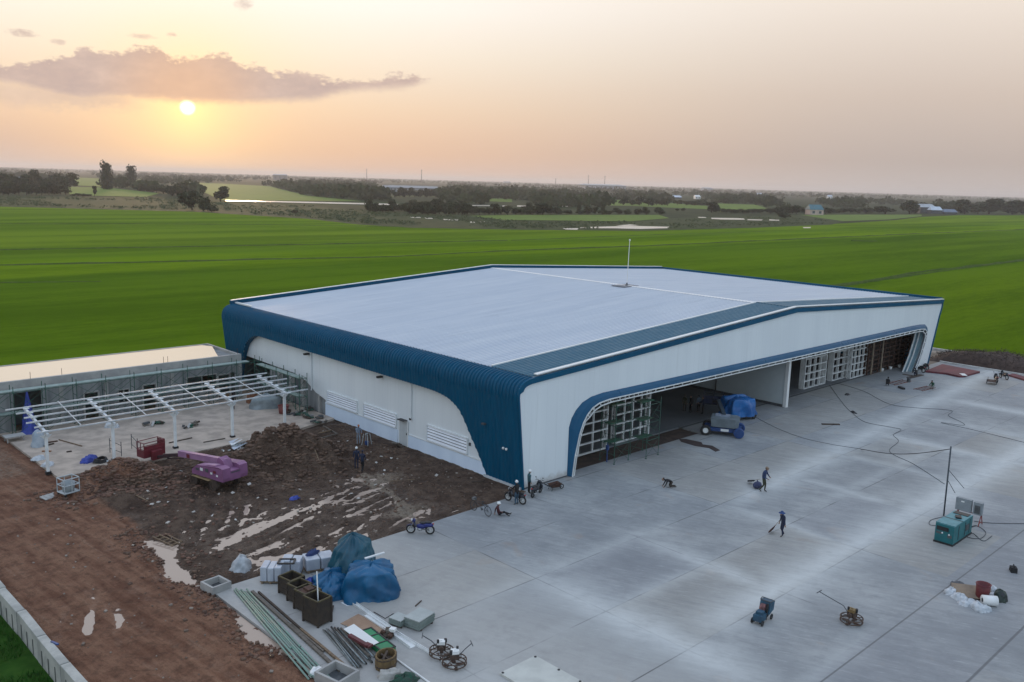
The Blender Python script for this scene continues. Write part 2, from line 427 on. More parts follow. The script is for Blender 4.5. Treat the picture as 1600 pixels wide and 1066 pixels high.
    b.put(pr.inputs['Base Color'], base); pr.inputs['Roughness'].default_value = 0.62; pr.inputs['Specular IOR Level'].default_value = 0.35
    bn = b.node('ShaderNodeBump'); bn.inputs['Strength'].default_value = 0.25; bn.inputs['Distance'].default_value = 0.01
    b.put(bn.inputs['Height'], b.add(nf, br)); b.put(pr.inputs['Normal'], bn.outputs[0])
    return mt
APRON = apron_mat()
def soil_mat():
    mt, b, pr = newmat('soil')
    pos = b.node('ShaderNodeNewGeometry').outputs['Position']
    at = b.node('ShaderNodeVertexColor'); at.layer_name = 'soil_kind'
    r, g, bl = b.sep(at.outputs['Color'])      # r: red laterite road, g: dry pale clay, b: wet
    n1 = b.noise(pos, 0.7, 6, 0.65); n2 = b.noise(pos, 4.0, 5, 0.7); n3 = b.noise(pos, 14.0, 3, 0.7)
    ns = b.noise(b.mapping(b.mapping(pos, (1,1,1), (0,0,rad(-6))), (1.7,.13,1)), 1.0, 5, .65)
    mud = b.mix(b.smooth(n1, 0.35, 0.65), (.078,.046,.031), (.165,.110,.078))
    red = b.mix(b.smooth(b.add(b.mul(n1,.45), b.mul(ns,.55)), 0.36, 0.62), (.175,.072,.040), (.345,.180,.110))
    red = b.mix(b.mul(b.smooth(ns, .58, .72), .5), red, (.36,.235,.165))
    dry = b.mix(b.smooth(n1, 0.35, 0.65), (.26,.19,.135), (.36,.29,.22))
    c = b.mix(b.smooth(b.add(r, b.mul(b.sub(n1, .5), .7)), 0.35, 0.65), mud, red)
    c = b.mix(b.smooth(b.add(g, b.mul(b.sub(n2, .5), .8)), 0.4, 0.75), c, dry)
    n4 = b.noise(pos, 1.9, 5, .75); c = b.mix(b.mul(b.smooth(n4, 0.52, 0.38), 0.55), c, b.mix(1.0, c, (.42,.40,.40), 'MULTIPLY'))
    c = b.mix(b.mul(b.smooth(n3, 0.45, 0.7), 0.5), c, b.mix(1.0, c, (.45,.45,.45), 'MULTIPLY'))
    c = b.mix(b.mul(b.smooth(n2, 0.62, 0.72), 0.45), c, b.mix(1.0, c, (1.7,1.75,1.8), 'MULTIPLY'))
    b.put(pr.inputs['Base Color'], c)
    b.put(pr.inputs['Roughness'], b.smooth(b.add(bl, b.mul(b.sub(n2, .5), .5)), 0.3, 0.8, 0.9, 0.38))
    pr.inputs['Specular IOR Level'].default_value = 0.3
    bn = b.node('ShaderNodeBump'); bn.inputs['Strength'].default_value = 1.0; bn.inputs['Distance'].default_value = 0.30
    b.put(bn.inputs['Height'], b.add(b.add(n2, b.mul(n3, .5)), n1)); b.put(pr.inputs['Normal'], bn.outputs[0])
    return mt
SOIL = soil_mat()
PAVE = M('pavement', (.50,.41,.335), (.35,.29,.24), 0.8, 0.8, bump=0.3, bscale=6)
DRYDIRT = M('dry_dirt', (.20,.155,.115), (.12,.088,.062), 0.5, 0.9, bump=0.6, bscale=3)

ZF = -0.9      # level of the rice fields
# ------------------------------------------------------------------ ground sheets
def sheet(name, pts, z, mat, kind='structure', thick=None):
    mb = MB(); pts = [(p[0], p[1]) for p in pts]
    if thick: mb.prism(pts, lambda p: (p[0], p[1], z), lambda p: (p[0], p[1], z-thick))
    else:
        tr = tessellate_polygon([[Vector((*p, 0)) for p in pts]]); mb.add([(p[0], p[1], z) for p in pts], [tuple(t) for t in tr])
    o = mb.build(name, mat, fix=bool(thick))
    if not thick:
        me = o.data
        b = bmesh.new(); b.from_mesh(me)
        for f in b.faces:
            if f.normal.z < 0: f.normal_flip()
        b.to_mesh(me); b.free()
    return tag(o, kind=kind)
G = 21000
sheet('ground', [(-G,-G), (G,-G), (G,G), (-G,G)], ZF-0.30, LAND)
fe = [P(x, y, ZF) for x, y in ((-700,318), (-300,318), (0,322), (150,325), (300,330), (400,335), (480,341), (560,350), (640,355), (720,357), (800,358), (880,360), (960,360), (1040,360), (1100,357), (1180,355), (1260,352), (1320,349), (1400,344), (1440,339), (1500,336.5), (1600,336.5), (1900,341))]
fld = [(p.x, p.y) for p in fe]+[(900, -120), (-500, -120), (-800, 300)]
sheet('rice_field', fld, ZF, RICE)
# brighter corner field and the small far fields
FARPOLY = []
for i, pp in enumerate((((112,277),(154,279),(160,292),(108,289)), ((102,292),(165,293),(250,302),(228,308),(110,305)), ((286,285),(345,287),(420,291),(480,306),(565,314.5),(345,313),(318,300)),
        ((700,338),(800,336),(1030,336),(1046,341),(985,346),(800,344),(715,345)), ((870,311),(985,313),(1105,322),(1108,327),(985,322),(862,319)), ((1250,336),(1330,335.5),(1440,335.5),(1440,338),(1390,343),(1310,346)),
        ((1120,318),(1180,320),(1210,329),(1125,331)), ((720,309),(800,311),(800,316),(720,313)), ((205,281),(225,281),(225,286),(205,285)))):
    FARPOLY.append(pp); q = [P(x, y, ZF-0.1) for x, y in pp]
    sheet('far_field', q, ZF-0.08, FARGREEN)
# far flooded strips
for pp in (((352,312.6),(480,315.3),(575,317.6),(622,318.8),(622,320.6),(575,319.6),(480,317.4),(352,314.2)), ((879,356.5),(904,356.6),(902,359),(884,358.6)), ((906,355.2),(985,353.0),(1046,354.4),(1044,356.6),(1000,357.8),(960,356.8),(906,356.6)),
        ((962,352.4),(985,350.8),(998,352.2),(975,353)), ((1090,339),(1102,339.3),(1104,340.6),(1092,340.4)), ((1111,340.4),(1162,341.2),(1164,343.4),(1128,343),(1112,342.2)), ((1168,342.6),(1192,343.2),(1190,344.6),(1168,344)), ((1202,342.8),(1218,343.6),(1217,345.2),(1202,344.6)),
        ((735,320.6),(766,320.6),(766,322),(738,322)), ((785,321.4),(791,321.4),(791,322.6),(785,322.6)), ((808,321.2),(832,321.8),(832,323),(808,322.8)), ((870,321.6),(889,322),(889,323),(874,322.8)),
        ((640,339),(656,339.2),(658,340.6),(644,340.4)), ((663,340.2),(676,340.8),(676,342),(666,341.8)), ((692,342.2),(716,343.2),(716,344.4),(694,343.8)), ((734,346.4),(742,346.2),(742,348),(735,348)), ((748,346.2),(758,346.2),(757,348),(749,348)), ((1254,355),(1267,354.8),(1266,356.6),(1256,356.6))):
    q = [P(x, y, ZF+0.06) for x, y in pp]
    sheet('water', q, ZF+0.05, MUDWATER)
# grassy bunds between the paddies
BUND = M('bund_grass', (.050,.088,.014), (.075,.105,.026), 0.6, 0.9, spec=0.05)
def bund(pix, w, h, seed, name='field_bund'):
    pts = [P(x, y, ZF) for x, y in pix]; rows = []; rng = np.random.RandomState(seed); out = []
    for i in range(len(pts)-1):
        n = max(2, int((pts[i+1]-pts[i]).length/2.5))
        for k in range(n): out.append(pts[i].lerp(pts[i+1], k/n))
    for k, p in enumerate(out):
        d = (out[min(k+1, len(out)-1)]-out[max(k-1, 0)]).normalized(); nrm = Vector((-d.y, d.x, 0))
        hh = h*(0.35+0.9*vnoise(np.array([k*0.31+seed]), np.array([seed*1.7]))[0]); ww = w*(0.7+0.6*rng.rand()); off = nrm*(rng.rand()-0.5)*0.5
        rows.append([p+off+nrm*ww*a+Vector((0,0,hh*b-0.02)) for a, b in ((-.6,0), (-.25,.9), (.1,1), (.3,.8), (.6,0))])
    tag(MB().grid(rows).build(name, BUND, smooth=True), kind='structure')
bund(((-60,393),(0,391),(200,387.5),(400,384),(600,380),(800,376)), 0.9, 0.32, 3)
bund(((800,376),(1000,368),(1200,362)), 0.6, 0.2, 4)
bund(((-120,417),(200,411),(400,406),(600,402),(800,392),(1000,385),(1200,376),(1400,367),(1600,359),(1750,353)), 1.0, 0.42, 5)
bund(((1330,376.5),(1360,377.5),(1376,377)), 0.9, 0.5, 6)
bund(((1283,450),(1370,437),(1450,424),(1530,415),(1640,401)), 0.7, 0.5, 7)
bund(((1290,451.5),(1380,437.8),(1460,425.5),(1530,416.5),(1640,402.5)), 0.6, 0.45, 8)
bund(((0,350),(200,350),(400,351),(640,355)), 0.8, 0.25, 9)
bund(((0,442),(180,440)), 0.5, 0.2, 10)
sheet('scrub_land', [P(x, y, ZF) for x, y in ((-300,308),(0,306),(240,309),(340,316),(480,322),(600,331),(720,336),(800,345),(985,347),(1050,341),(1250,336),(1320,346),(1300,351),(1180,356),(1000,361),(800,359),(640,356),(560,351),(480,342),(300,331),(0,323),(-300,319))], ZF+0.02, SCRUB)
# platform of the building site
sheet('site_ground', [(-32.3,-140), (88.6,-140), (88.6,50), (10,50), (-32.3,50)], -0.22, DRYDIRT, thick=0.7)
sheet('concrete_apron', [(-24.05,-140), (78.3,-140), (78.3,0.6), (0.0,0.6), (-0.02,-0.55), (-12,-0.75), (-24.05,-0.85)], 0.0, APRON, thick=0.2)
sheet('pavement', [(-24.3,22.9), (-16,22.6), (-9,22.9), (-4,23.6), (-0.02,24.6), (-0.02,37.2), (-24.4,37.2)], 0.09, PAVE, thick=0.25)
sheet('grass_verge', [(-60,-40), (-32.6,-40), (-32.6,16), (-60,16)], ZF+.03, M('grass_soil', (.020,.062,.008), (.032,.085,.012), 1.2, .9, bump=.8, bscale=3, spec=.05))
sheet('path', [P(1459,551,-.2), P(1500,558,-.2), (88.2,2.0), (88.2,9), (79,9)], -0.2, M('path_dirt', (.34,.29,.235), (.24,.19,.15), .6, .9, bump=.4, bscale=4))
mb = MB(); mb.box(88.5, -12, -0.9, 0.35, 50, 1.0)
tag(mb.build('kerb', M('kerb_concrete', (.62,.60,.57), (.45,.43,.40), 1.5, .8)), kind='structure')
mb = MB(); mb.box(78.42, -9.5, -0.3, 0.22, 20, 0.48)
tag(mb.build('kerb', MATS['kerb_concrete']), kind='structure')

# ------------------------------------------------------------------ churned earth left of the building
def terrain():
    st = 0.15; xs = np.arange(-32.4, 0.31, st); ys = np.arange(-40, 37.6, st)
    X, Y = np.meshgrid(xs, ys, indexing='ij')
    h = (fbm(X*0.35, Y*0.35, 3)-0.45)*0.30 + (fbm(X*1.7, Y*1.7, 3)-0.45)*0.26 + (np.abs(fbm(X*3.1+5, Y*3.1, 3)-0.45))*0.30-.03
    # mud basin with wheel ruts
    basin = sst(-23.5, -20, X)*sst(-4.5, -9, X)*sst(10.5, 6.5, Y)*sst(-1, 0.3, Y)
    u = X+0.35*Y; v = Y-0.20*X+0.9*np.sin(X*0.22)
    rut = fbm(u*0.16+3, v*1.15, 3)-0.46
    v2 = Y+0.45*X
    rut2 = fbm((X-0.4*Y)*0.15+40, v2*1.1, 3)-0.46
    fine = fbm(u*0.28+11, v*2.6, 4)-0.455; fine2 = fbm((X-0.4*Y)*0.3+70, v2*2.4, 4)-0.455
    h = h*(1-0.85*basin) + basin*(-0.082+0.62*np.where(fine < fine2, fine, fine2*.6+fine*.4)+0.30*np.maximum(rut, -.05)+0.35*np.maximum(0, fbm(X*.30+2, Y*.45, 2)-.40)+0.26*(fbm(X*2.2+u*.6, Y*4.6, 3)-.44))
    # road: long smooth ruts running along Y
    road = sst(-23.8, -26.0, X)*sst(-32.6, -31, X)
    rx = X+0.10*(Y-5)+0.5*np.sin(Y*0.16)
    h = h*(1-0.55*road)+road*(0.10*(fbm(rx*1.5, Y*0.16, 3)-0.45)+0.07*np.sin(rx*3.3)*fbm(X*.3, Y*.12, 2))
    pool = np.exp(-(((X+30.0)/1.7)**2+((Y+0.3)/2.6)**2))
    h -= pool*(0.02+0.34*np.clip(np.sin(X*4.6-Y*1.7+3*fbm(X*.5,Y*.5,2)),0,1)*fbm(X*1.4, Y*1.4, 3))
    # ditch along the apron edge
    dx = X+24.1+0.35*np.sin(Y*0.7)
    d = np.exp(-(dx/0.55)**2)*sst(9, 7.5, Y)*sst(-14, -9, Y)
    h -= 0.22*d*(0.6+0.8*fbm(X*.8+9, Y*.6, 2))
    # heaps
    def heap(cx, cy, a, b, H, rot=0.0):
        c, s = math.cos(rot), math.sin(rot); U = ((X-cx)*c+(Y-cy)*s)/a; V = (-(X-cx)*s+(Y-cy)*c)/b
        r = np.sqrt(U*U+V*V)+(fbm(X*.9+cx, Y*.9, 3)-.45)*0.55
        return H*np.clip(1.15-r, 0, 1)**1.15
    hh = heap(-10.4, 15.7, 5.0, 3.3, 2.9, -0.4)+heap(-21.2, 18.9, 3.9, 2.2, 1.7, -0.15)+heap(-22.6, 15.5, 2.6, 2.0, 0.6)+heap(-13.9, 12.4, 1.6, 2.2, .3)+heap(-5.0, 20.8, 3.4, .8, .3)
    h = h+hh*(1+0.35*(fbm(X*2.3, Y*2.3, 3)-.45))
    A_, B_ = P(334,768), P(326,840); dx_, dy_ = B_.x-A_.x, B_.y-A_.y; L_ = math.hypot(dx_, dy_); tt = ((X-A_.x)*dx_+(Y-A_.y)*dy_)/L_; dd = ((X-A_.x)*dy_-(Y-A_.y)*dx_)/L_+.35*np.sin(tt*.5)
    for o_ in (-1.9,-.9,.3,1.4): h = h-(.12*np.exp(-((dd-o_)/.22)**2)-.10*np.exp(-((dd-o_-.42)/.2)**2))*sst(-.5,.8,tt)*sst(L_+1,L_-2,tt)
    # flatten by the wall and under slabs
    h = np.where(X > -3, h*0.5+0.02, h)
    pad = sst(22.6, 23.6, Y+0.12*np.minimum(X+9, 0)*0)*sst(-24.9, -24.0, X)
    h = h*(1-pad)-0.12*pad
    ap = sst(-24.3, -23.6, X)*sst(-0.35, -1.2, Y)
    h = h*(1-ap)-0.3*ap
    can = sst(36.6, 37.2, Y); h = h*(1-can)-0.1*can
    h = np.where(X < -32.2, h-0.15, h)
    me = bpy.data.meshes.new('dirt'); nx, ny = X.shape
    vs = np.stack([X, Y, h], -1).reshape(-1, 3)
    ii = np.arange(nx*ny).reshape(nx, ny)
    fs = np.stack([ii[:-1,:-1], ii[1:,:-1], ii[1:,1:], ii[:-1,1:]], -1).reshape(-1, 4)
    me.from_pydata(vs.tolist(), [], fs.tolist()); me.materials.append(SOIL)
    redm = np.clip(sst(-22.8, -25.2, X+0.6*np.sin(Y*.4))*sst(24, 20, Y)+0.75*np.clip(heap(-21.2,18.9,4.0,2.3,1.0,-.15)*1.2,0,1)+sst(-22,-24,X)*sst(16,20,Y), 0, 1)
    pp_ = [P(*q) for q in ((566,742),(583,757),(606,766),(622,780),(634,800),(650,815))]; dm = np.full(X.shape, 9.0)
    for p_, q_ in zip(pp_[:-1], pp_[1:]):
        ux, uy = q_.x-p_.x, q_.y-p_.y; t_ = np.clip(((X-p_.x)*ux+(Y-p_.y)*uy)/(ux*ux+uy*uy), 0, 1); dm = np.minimum(dm, np.hypot(X-p_.x-t_*ux, Y-p_.y-t_*uy))
    path = np.exp(-((dm+.25*(fbm(X*1.5,Y*1.5,2)-.4))/0.35)**2)*1.6
    dry = 0.55*sst(22, 26, Y)*sst(-23, -26, X)+0.55*path+0.55*sst(0.9, 0.1, np.abs(X+1.2))*sst(14, 8, Y)*fbm(X*.5, Y*.5, 3)*1.6+0.75*np.exp(-(((X+6)/2.6)**2+((Y-8.5)/1.8)**2))+0.7*np.exp(-(((X+9)/3.2)**2+((Y-2)/1.3)**2))+0.35*pool+0.4*np.exp(-(dx/1.1)**2)*sst(6,2,Y)
    wet = np.clip(basin*0.9+sst(0.0, -0.1, h)*0.6, 0, 1)
    ca = me.color_attributes.new('soil_kind', 'FLOAT_COLOR', 'POINT')
    col = np.stack([redm, np.clip(dry, 0, 1), wet, np.ones_like(wet)], -1).reshape(-1)
    ca.data.foreach_set('color', col.astype(np.float32))
    me.polygons.foreach_set('use_smooth', [True]*len(me.polygons)); me.update()
    o = bpy.data.objects.new('dirt_ground', me); COL.objects.link(o); tag(o, kind='structure')
    return xs, ys, h
TXS, TYS, TH = terrain()
def tz(x, y):
    i = int(np.clip((x-TXS[0])/0.15, 0, len(TXS)-1)); j = int(np.clip((y-TYS[0])/0.15, 0, len(TYS)-1))
    return float(TH[i, j])
PUDDLE = water_mat('puddle_water', (.42,.32,.255), 0.06)
sheet('puddle_water', [(-25.2,-1.0), (-24.9,9.5), (-3.5,10.5), (-3.5,0.2), (-12,-0.3), (-23.6,-0.4)], -0.135, PUDDLE)
sheet('puddle_water', [(-25.3,-13), (-25.3,-1.0), (-24.1,-1.0), (-24.1,-13)], -0.12, PUDDLE)
sheet('puddle_water', [(-32,-4), (-28,-4), (-28,3.2), (-32,3.2)], -0.115, PUDDLE)
# ------------------------------------------------------------------ hangar
def blue_metal(key, col, col2, rough):
    mt, b, pr = newmat(key)
    pos = b.node('ShaderNodeTexCoord').outputs['Object']
    n = b.noise(b.mapping(pos, (0.3, 3.0, 0.3)), 1.0, 4)
    b.put(pr.inputs['Base Color'], b.mix(b.smooth(n, .35, .65), col, col2))
    b.put(pr.inputs['Roughness'], b.smooth(b.noise(pos, 1.2, 3), .3, .7, rough-.06, rough+.08))
    pr.inputs['Specular IOR Level'].default_value = 0.16
    return mt
BLUE = blue_metal('blue_sheet_metal', (.0,.070,.140), (.0,.082,.160), 0.5)
BLUE_SKYLIT = blue_metal('blue_sheet_skylit', (.055,.145,.205), (.068,.160,.220), 0.42)  # same blue metal as the shell, reflected sky put into its paler colour
def white_roof():
    mt, b, pr = newmat('white_roof_sheet')
    pos = b.node('ShaderNodeTexCoord').outputs['Object']
    x, y, z = b.sep(pos); n = b.noise(b.mapping(pos, (0.05, 0.5, 1)), 1.0, 5); n2 = b.noise(b.mapping(pos, (0.15, 3.0, 1)), 1.0, 4)
    b.put(pr.inputs['Base Color'], b.mix(b.smooth(b.add(b.mul(n, .6), b.mul(n2, .4)), .35, .65), (.49,.535,.605), (.56,.595,.65)))
    c = pr.inputs['Base Color'].links[0].from_socket
    lap = b.smooth(b.math('ABSOLUTE', b.sub(b.math('FRACT', b.math('DIVIDE', b.add(x, b.mul(b.math('FLOOR', b.math('DIVIDE', y, 11.3)), 2.7)), 9.1)), .5)), .488, .496)
    c = b.mix(b.mul(lap, .30), c, (.70,.73,.76))
    st = b.noise(b.mapping(pos, (0.09, 1.4, 1)), 1.0, 5, .7); c = b.mix(b.mul(b.smooth(st, .54, .70), .30), c, (.36,.40,.45))
    fr = b.math('FRACT', b.math('DIVIDE', y, 1.6)); c = b.mix(b.mul(b.smooth(b.math('ABSOLUTE', b.sub(fr, .5)), .40, .48), .12), c, (.30,.35,.42))
    b.put(pr.inputs['Base Color'], c)
    pr.inputs['Roughness'].default_value = 0.40; pr.inputs['Metallic'].default_value = 0.15
    return mt
WROOF = white_roof()
WALL = M('white_wall_panel', (.73,.795,.825), (.685,.75,.785), 0.35, .55, stretch=(1,1,.25))
def clad(key, c1_, c2_):
    mt, b, pr = newmat(key); pos = b.node('ShaderNodeTexCoord').outputs['Object']; x, y, z = b.sep(pos)
    n = b.noise(b.mapping(pos, (1,1,.2)), .35, 5); n2 = b.noise(pos, 2.2, 5, .7)
    c = b.mix(b.smooth(n, .35, .65), c1_, c2_)
    fr = b.math('FRACT', b.math('DIVIDE', b.add(x, y), 1.15)); seam = b.smooth(b.math('ABSOLUTE', b.sub(fr, .5)), .485, .495)
    c = b.mix(b.mul(seam, .20), c, (.42,.46,.48))
    wn = b.node('ShaderNodeTexWhiteNoise', noise_dimensions='1D'); b.put(wn.inputs['W'], b.math('FLOOR', b.math('DIVIDE', b.add(b.add(x, y), .575), 1.15)))
    c = b.mix(b.mul(wn.outputs['Value'], .07), c, (.50,.55,.58))
    run = b.noise(b.mapping(pos, (2.5,2.5,.10)), 1.0, 4); c = b.mix(b.mul(b.smooth(run, .58, .75), .16), c, (.42,.43,.42))
    c = b.mix(b.mul(b.smooth(b.sub(z, b.mul(n2, .9)), .25, -.35), .55), c, (.30,.24,.19))
    b.put(pr.inputs['Base Color'], c); pr.inputs['Roughness'].default_value = .5; return mt
WALL = clad('white_cladding', (.77,.805,.815), (.73,.765,.78))
WALLB = M('white_plinth', (.72,.82,.94), (.65,.75,.88), 0.5, .5, stretch=(1,1,.3))
TRIM = M('white_trim', (.80,.80,.78), (.72,.72,.70), 0.5, .45)
STEELW = M('white_steel', (.78,.79,.78), (.66,.67,.66), 1.5, .5)
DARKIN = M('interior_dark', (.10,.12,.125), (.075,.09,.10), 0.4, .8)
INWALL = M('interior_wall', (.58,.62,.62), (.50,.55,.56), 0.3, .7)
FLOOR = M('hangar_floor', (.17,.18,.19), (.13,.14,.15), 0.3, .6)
BLACK = M('black_plastic', (.012,.012,.014), (.02,.02,.022), 4, .5)
RUST = M('rusty_steel', (.085,.040,.026), (.045,.024,.018), 2.5, .8, bump=.4)
GREYC = M('raw_concrete', (.30,.31,.31), (.19,.20,.205), 0.6, .85, stretch=(2.2,2.2,.35), bump=.3, bscale=5)
GREYC2 = M('raw_concrete_pale', (.40,.39,.37), (.30,.295,.285), 0.7, .85, bump=.3, bscale=5)
GREENST = M('green_steel', (.020,.105,.070), (.035,.075,.058), 3, .6)
D = 45.0
RSL = 0.0582
def rz_(x): return 8.25+(x-1.2)*RSL if x <= 37.9 else 10.386-(x-37.9)*0.0497
hg = thing('hangar', 'large white hangar with blue wraparound corner shell and pale gabled roof', 'building', (0,0,0))
# --- blue side shell with standing ribs, cut away in a sweeping curve
cut = [(-0.1,0),(3.75,0),(4.56,1.59),(5.39,2.93),(5.96,3.93),(6.48,4.69),(7.12,5.12),(7.77,5.40),(8.53,5.56),(9.3,5.65),(10.91,5.70),(27.34,5.86),(37.3,5.95),(38.3,5.82),(39.3,5.4),(40.3,4.7),(41.0,3.6),(41.6,2.0),(42.0,0),(45.2,0)]
cy_, cz_ = [c[0] for c in cut], [c[1] for c in cut]
def arc(t):     # t 0..1 over the rounded eave
    p0, p1, p2, p3 = (-0.73,6.6), (-0.84,7.85), (-0.35,8.17), (0.85,8.23); u = 1-t
    return tuple(u**3*p0[i]+3*u*u*t*p1[i]+3*u*t*t*p2[i]+t**3*p3[i] for i in (0,1))
def ribcols(y0, y1, pitch, w, hgt):
    ys = [(y0, 0)]; y = y0+pitch/2
    while y < y1-w:
        ys += [(y-w, 0), (y-w*.5, hgt), (y+w*.5, hgt), (y+w, 0)]; y += pitch
    return ys+[(y1, 0)]
rows = []
for y, hh in ribcols(0.0, D, 0.36, 0.08, 0.085):
    zc = float(np.interp(y, cy_, cz_)); r = []
    for k in range(9):
        z = zc+(6.6-zc)*k/8; r.append((-0.11*z-hh*0.5, y, z))
    for k in range(1, 13):
        x, z = arc(k/12); x2, z2 = arc(min(1, k/12+.01)); x1, z1 = arc(k/12-.01)
        n = Vector((-(z2-z1), x2-x1)).normalized(); e = hh*(1 if k < 12 else 0)
        r.append((x+n.x*e, y, z+n.y*e))
    rows.append(r)
MB().grid(rows).build('blue_shell', BLUE, hg)
# closing lip along the cut edge (gives the shell its thickness)
rows = []
for k in range(160):
    y = 3.75+(42.0-3.75)*k/159; zc = float(np.interp(y, cy_, cz_)); rows.append([(-0.11*zc, y, zc), (0.0, y, zc-0.02)])
lip = MB().grid(rows); lip.build('shell_lip', BLUE, hg)
# ground plinth line under the blue corner
MB().box(-0.06, 2.05, -0.05, 0.16, 4.0, 0.20).build('base_strip', M('pale_base', (.55,.58,.60), None, 1, .7), hg)
# right hand shell (seen edge on)
mb = MB(); rp = [(72.7,0), (75.0,6.6), (75.6,7.6), (76.0,8.3), (76.2,8.52)]
mb.grid([[(x, y, z) for x, z in rp] for y in (0.0, D)]); mb.build('blue_shell', BLUE, hg)
# --- white long wall
mb = MB(); wl = [(.26,0), (26.1,0), (26.1,1.5), (26.6,1.62), (27.8,1.9), (29.5,2.7), (31.5,3.1), (41.4,3.25), (42.2,3.25), (42.2,6.2), (.26,6.2)]
mb.prism(wl, lambda p: (0.03, p[0], p[1]), lambda p: (0.25, p[0], p[1])); sidew = mb.build('side_wall', WALL, hg)
mb = MB(); mb.prism([(3.6,-.02), (14.95-.05,-.02), (14.95-.05,1.12), (3.6,1.0)], lambda p: (-0.01, p[0], p[1]), lambda p: (0.03, p[0], p[1]))
mb.prism([(15.0,-.02), (26.1,-.02), (26.1,1.3), (15.0,1.15)], lambda p: (-0.01, p[0], p[1]), lambda p: (0.03, p[0], p[1])); mb.build('plinth', WALLB, hg)
mb = MB(); mb.box(-0.02, 20.7, 1.2, 0.05, 10.8, 0.05); mb.box(-0.02, 9.0, 1.06, 0.05, 9.2, 0.05); mb.build('flashing', TRIM, hg)
LOUV = M('louvre_blade', (.80,.84,.90), (.72,.76,.83), 1, .4)
DARKGREY = M('dark_grey', (.09,.095,.10), (.06,.065,.07), 3, .6)
def louvre(y0, y1, z0, z1):
    fr = MB()
    for a, b_ in (((y0,z0),(y1,z0)), ((y0,z1),(y1,z1)), ((y0,z0),(y0,z1)), ((y1,z0),(y1,z1))): fr.bar((-0.03,*a), (-0.03,*b_), 0.11, 0.11)
    w = fr.build('louvre_window', WALL, hg)
    bk = MB(); bk.box(0.022, (y0+y1)/2, z0, 0.012, y1-y0, z1-z0); bk.build('gap_shade', DARKGREY, w)  # flat dark sheet standing in for the shade between the blades
    bl = MB(); n = 5
    for k in range(n):
        z = z0+0.06+(z1-z0-.06)*k/n; h = (z1-z0)/n*0.62
        bl.add([(-0.07,y0+.06,z), (-0.07,y1-.06,z), (0.0,y1-.06,z+h), (0.0,y0+.06,z+h)], [(0,1,2,3)])
    bl.build('blades', LOUV, w)
for q in ((20.9,25.75,1.36,2.42), (15.15,19.9,1.28,2.42), (6.05,11.0,1.2,2.45)): louvre(*q)
mb = MB(); mb.box(0.0, 14.1, 0.0, 0.08, 1.1, 2.05); dr = mb.build('door', M('grey_door', (.52,.55,.56), (.46,.49,.50), 1, .5), hg)
mb = MB(); mb.bar((-.04,13.52,0), (-.04,13.52,2.1), .07); mb.bar((-.04,14.68,0), (-.04,14.68,2.1), .07); mb.bar((-.04,13.5,2.1), (-.04,14.7,2.1), .07); mb.build('door_frame', TRIM, dr)
mb = MB(); mb.box(-0.07, 13.65, 1.0, 0.06, 0.05, 0.14); mb.build('handle', BLACK, dr)
mb = MB(); mb.box(-0.2, 14.1, 2.2, 0.45, 0.9, 0.05); mb.build('door_canopy', BLACK, dr)
for y, z0, z1 in ((28.4,2.0,5.8), (13.1,2.5,5.65)):
    mb = MB(); mb.tube([(-0.06,y,z1), (-0.06,y,z0+.15), (-0.1,y,z0)], 0.06, 8); mb.build('downpipe', WALL, hg)
mb = MB(); mb.cyl((-0.14,13.1,2.42), (-0.14,13.1,2.56), .09, n=8); mb.build('pipe_outlet', BLACK, hg)
for y, z in ((28.9,5.35), (17.2,5.25)):
    mb = MB(); mb.box(-0.28, y, z, 0.5, 0.28, 0.16); mb.build('flood_light', BLACK, hg)
mb = MB(); mb.box(-.05, 5.75, 1.95, .1, .12, .25); mb.build('meter_box', DARKGREY, hg)
mb = MB(); mb.box(-.62, 3.6, 4.2, .2, .35, .12); mb.build('flood_light', DARKGREY, hg)
for dy in (0, .32):
    mb = MB(); mb.ell((-.5, 1.25+dy, 2.85), (.1,.1,.1)); mb.build('wall_lamp', TRIM, hg)
# --- unclad bay at the back of the long wall
mb = MB(); mb.prism([(26.1,0), (36.9,0), (36.9,3.2), (31.0,3.2), (29.0,2.7), (27.6,1.9), (26.1,1.6)], lambda p: (0.30, p[0], p[1]), lambda p: (0.45, p[0], p[1])); mb.build('block_wall', GREYC, hg)
for y in (27.3, 30.2, 32.4, 34.7):
    mb = MB(); mb.box(0.17, y, 0, 0.28, 0.3, min(3.1, 1.7+max(0, (y-27))*.55)); mb.build('bay_post', GREYC2, hg)
for y in (31.3, 33.5):
    mb = MB(); mb.box(0.27, y, 1.5, 0.08, 1.3, 1.1); wd = mb.build('window', DARKIN, hg)
    mb = MB()
    for a in (-.68, .68): mb.bar((.2,y+a,1.45), (.2,y+a,2.65), .1)
    for z in (1.45, 2.65): mb.bar((.2,y-.7,z), (.2,y+.7,z), .1)
    mb.build('window_frame', GREYC2, wd)
# --- roof sheets
def roof(x0, x1, y0, y1, mat, name, pitch=0.40, hgt=0.075, lift=0.0):
    rows = []
    for y, hh in ribcols(y0, y1, pitch, 0.085, hgt): rows.append([(x, y, rz_(x)+hh+lift) for x in (x0, (x0+x1)/2, x1)])
    return MB().grid(rows).build(name, mat, hg)
roof(0.8, 37.9, 4.55, D-.35, WROOF, 'roof_sheet'); roof(37.9, 76.0, 4.55, D-.35, WROOF, 'roof_sheet')
roof(0.8, 37.9, 0.2, 4.55, BLUE_SKYLIT, 'front_roof_strip', .36, .06, .02); roof(37.9, 76.0, 0.2, 4.55, BLUE_SKYLIT, 'front_roof_strip', .32, .045, .02)
mb = MB()
for s in (-1, 1): mb.add([(37.9,4.6,10.47), (37.9,D-.3,10.47), (37.9+.45*s,D-.3,10.42), (37.9+.45*s,4.6,10.42)], [(0,1,2,3)])
mb.build('ridge_cap', TRIM, hg)
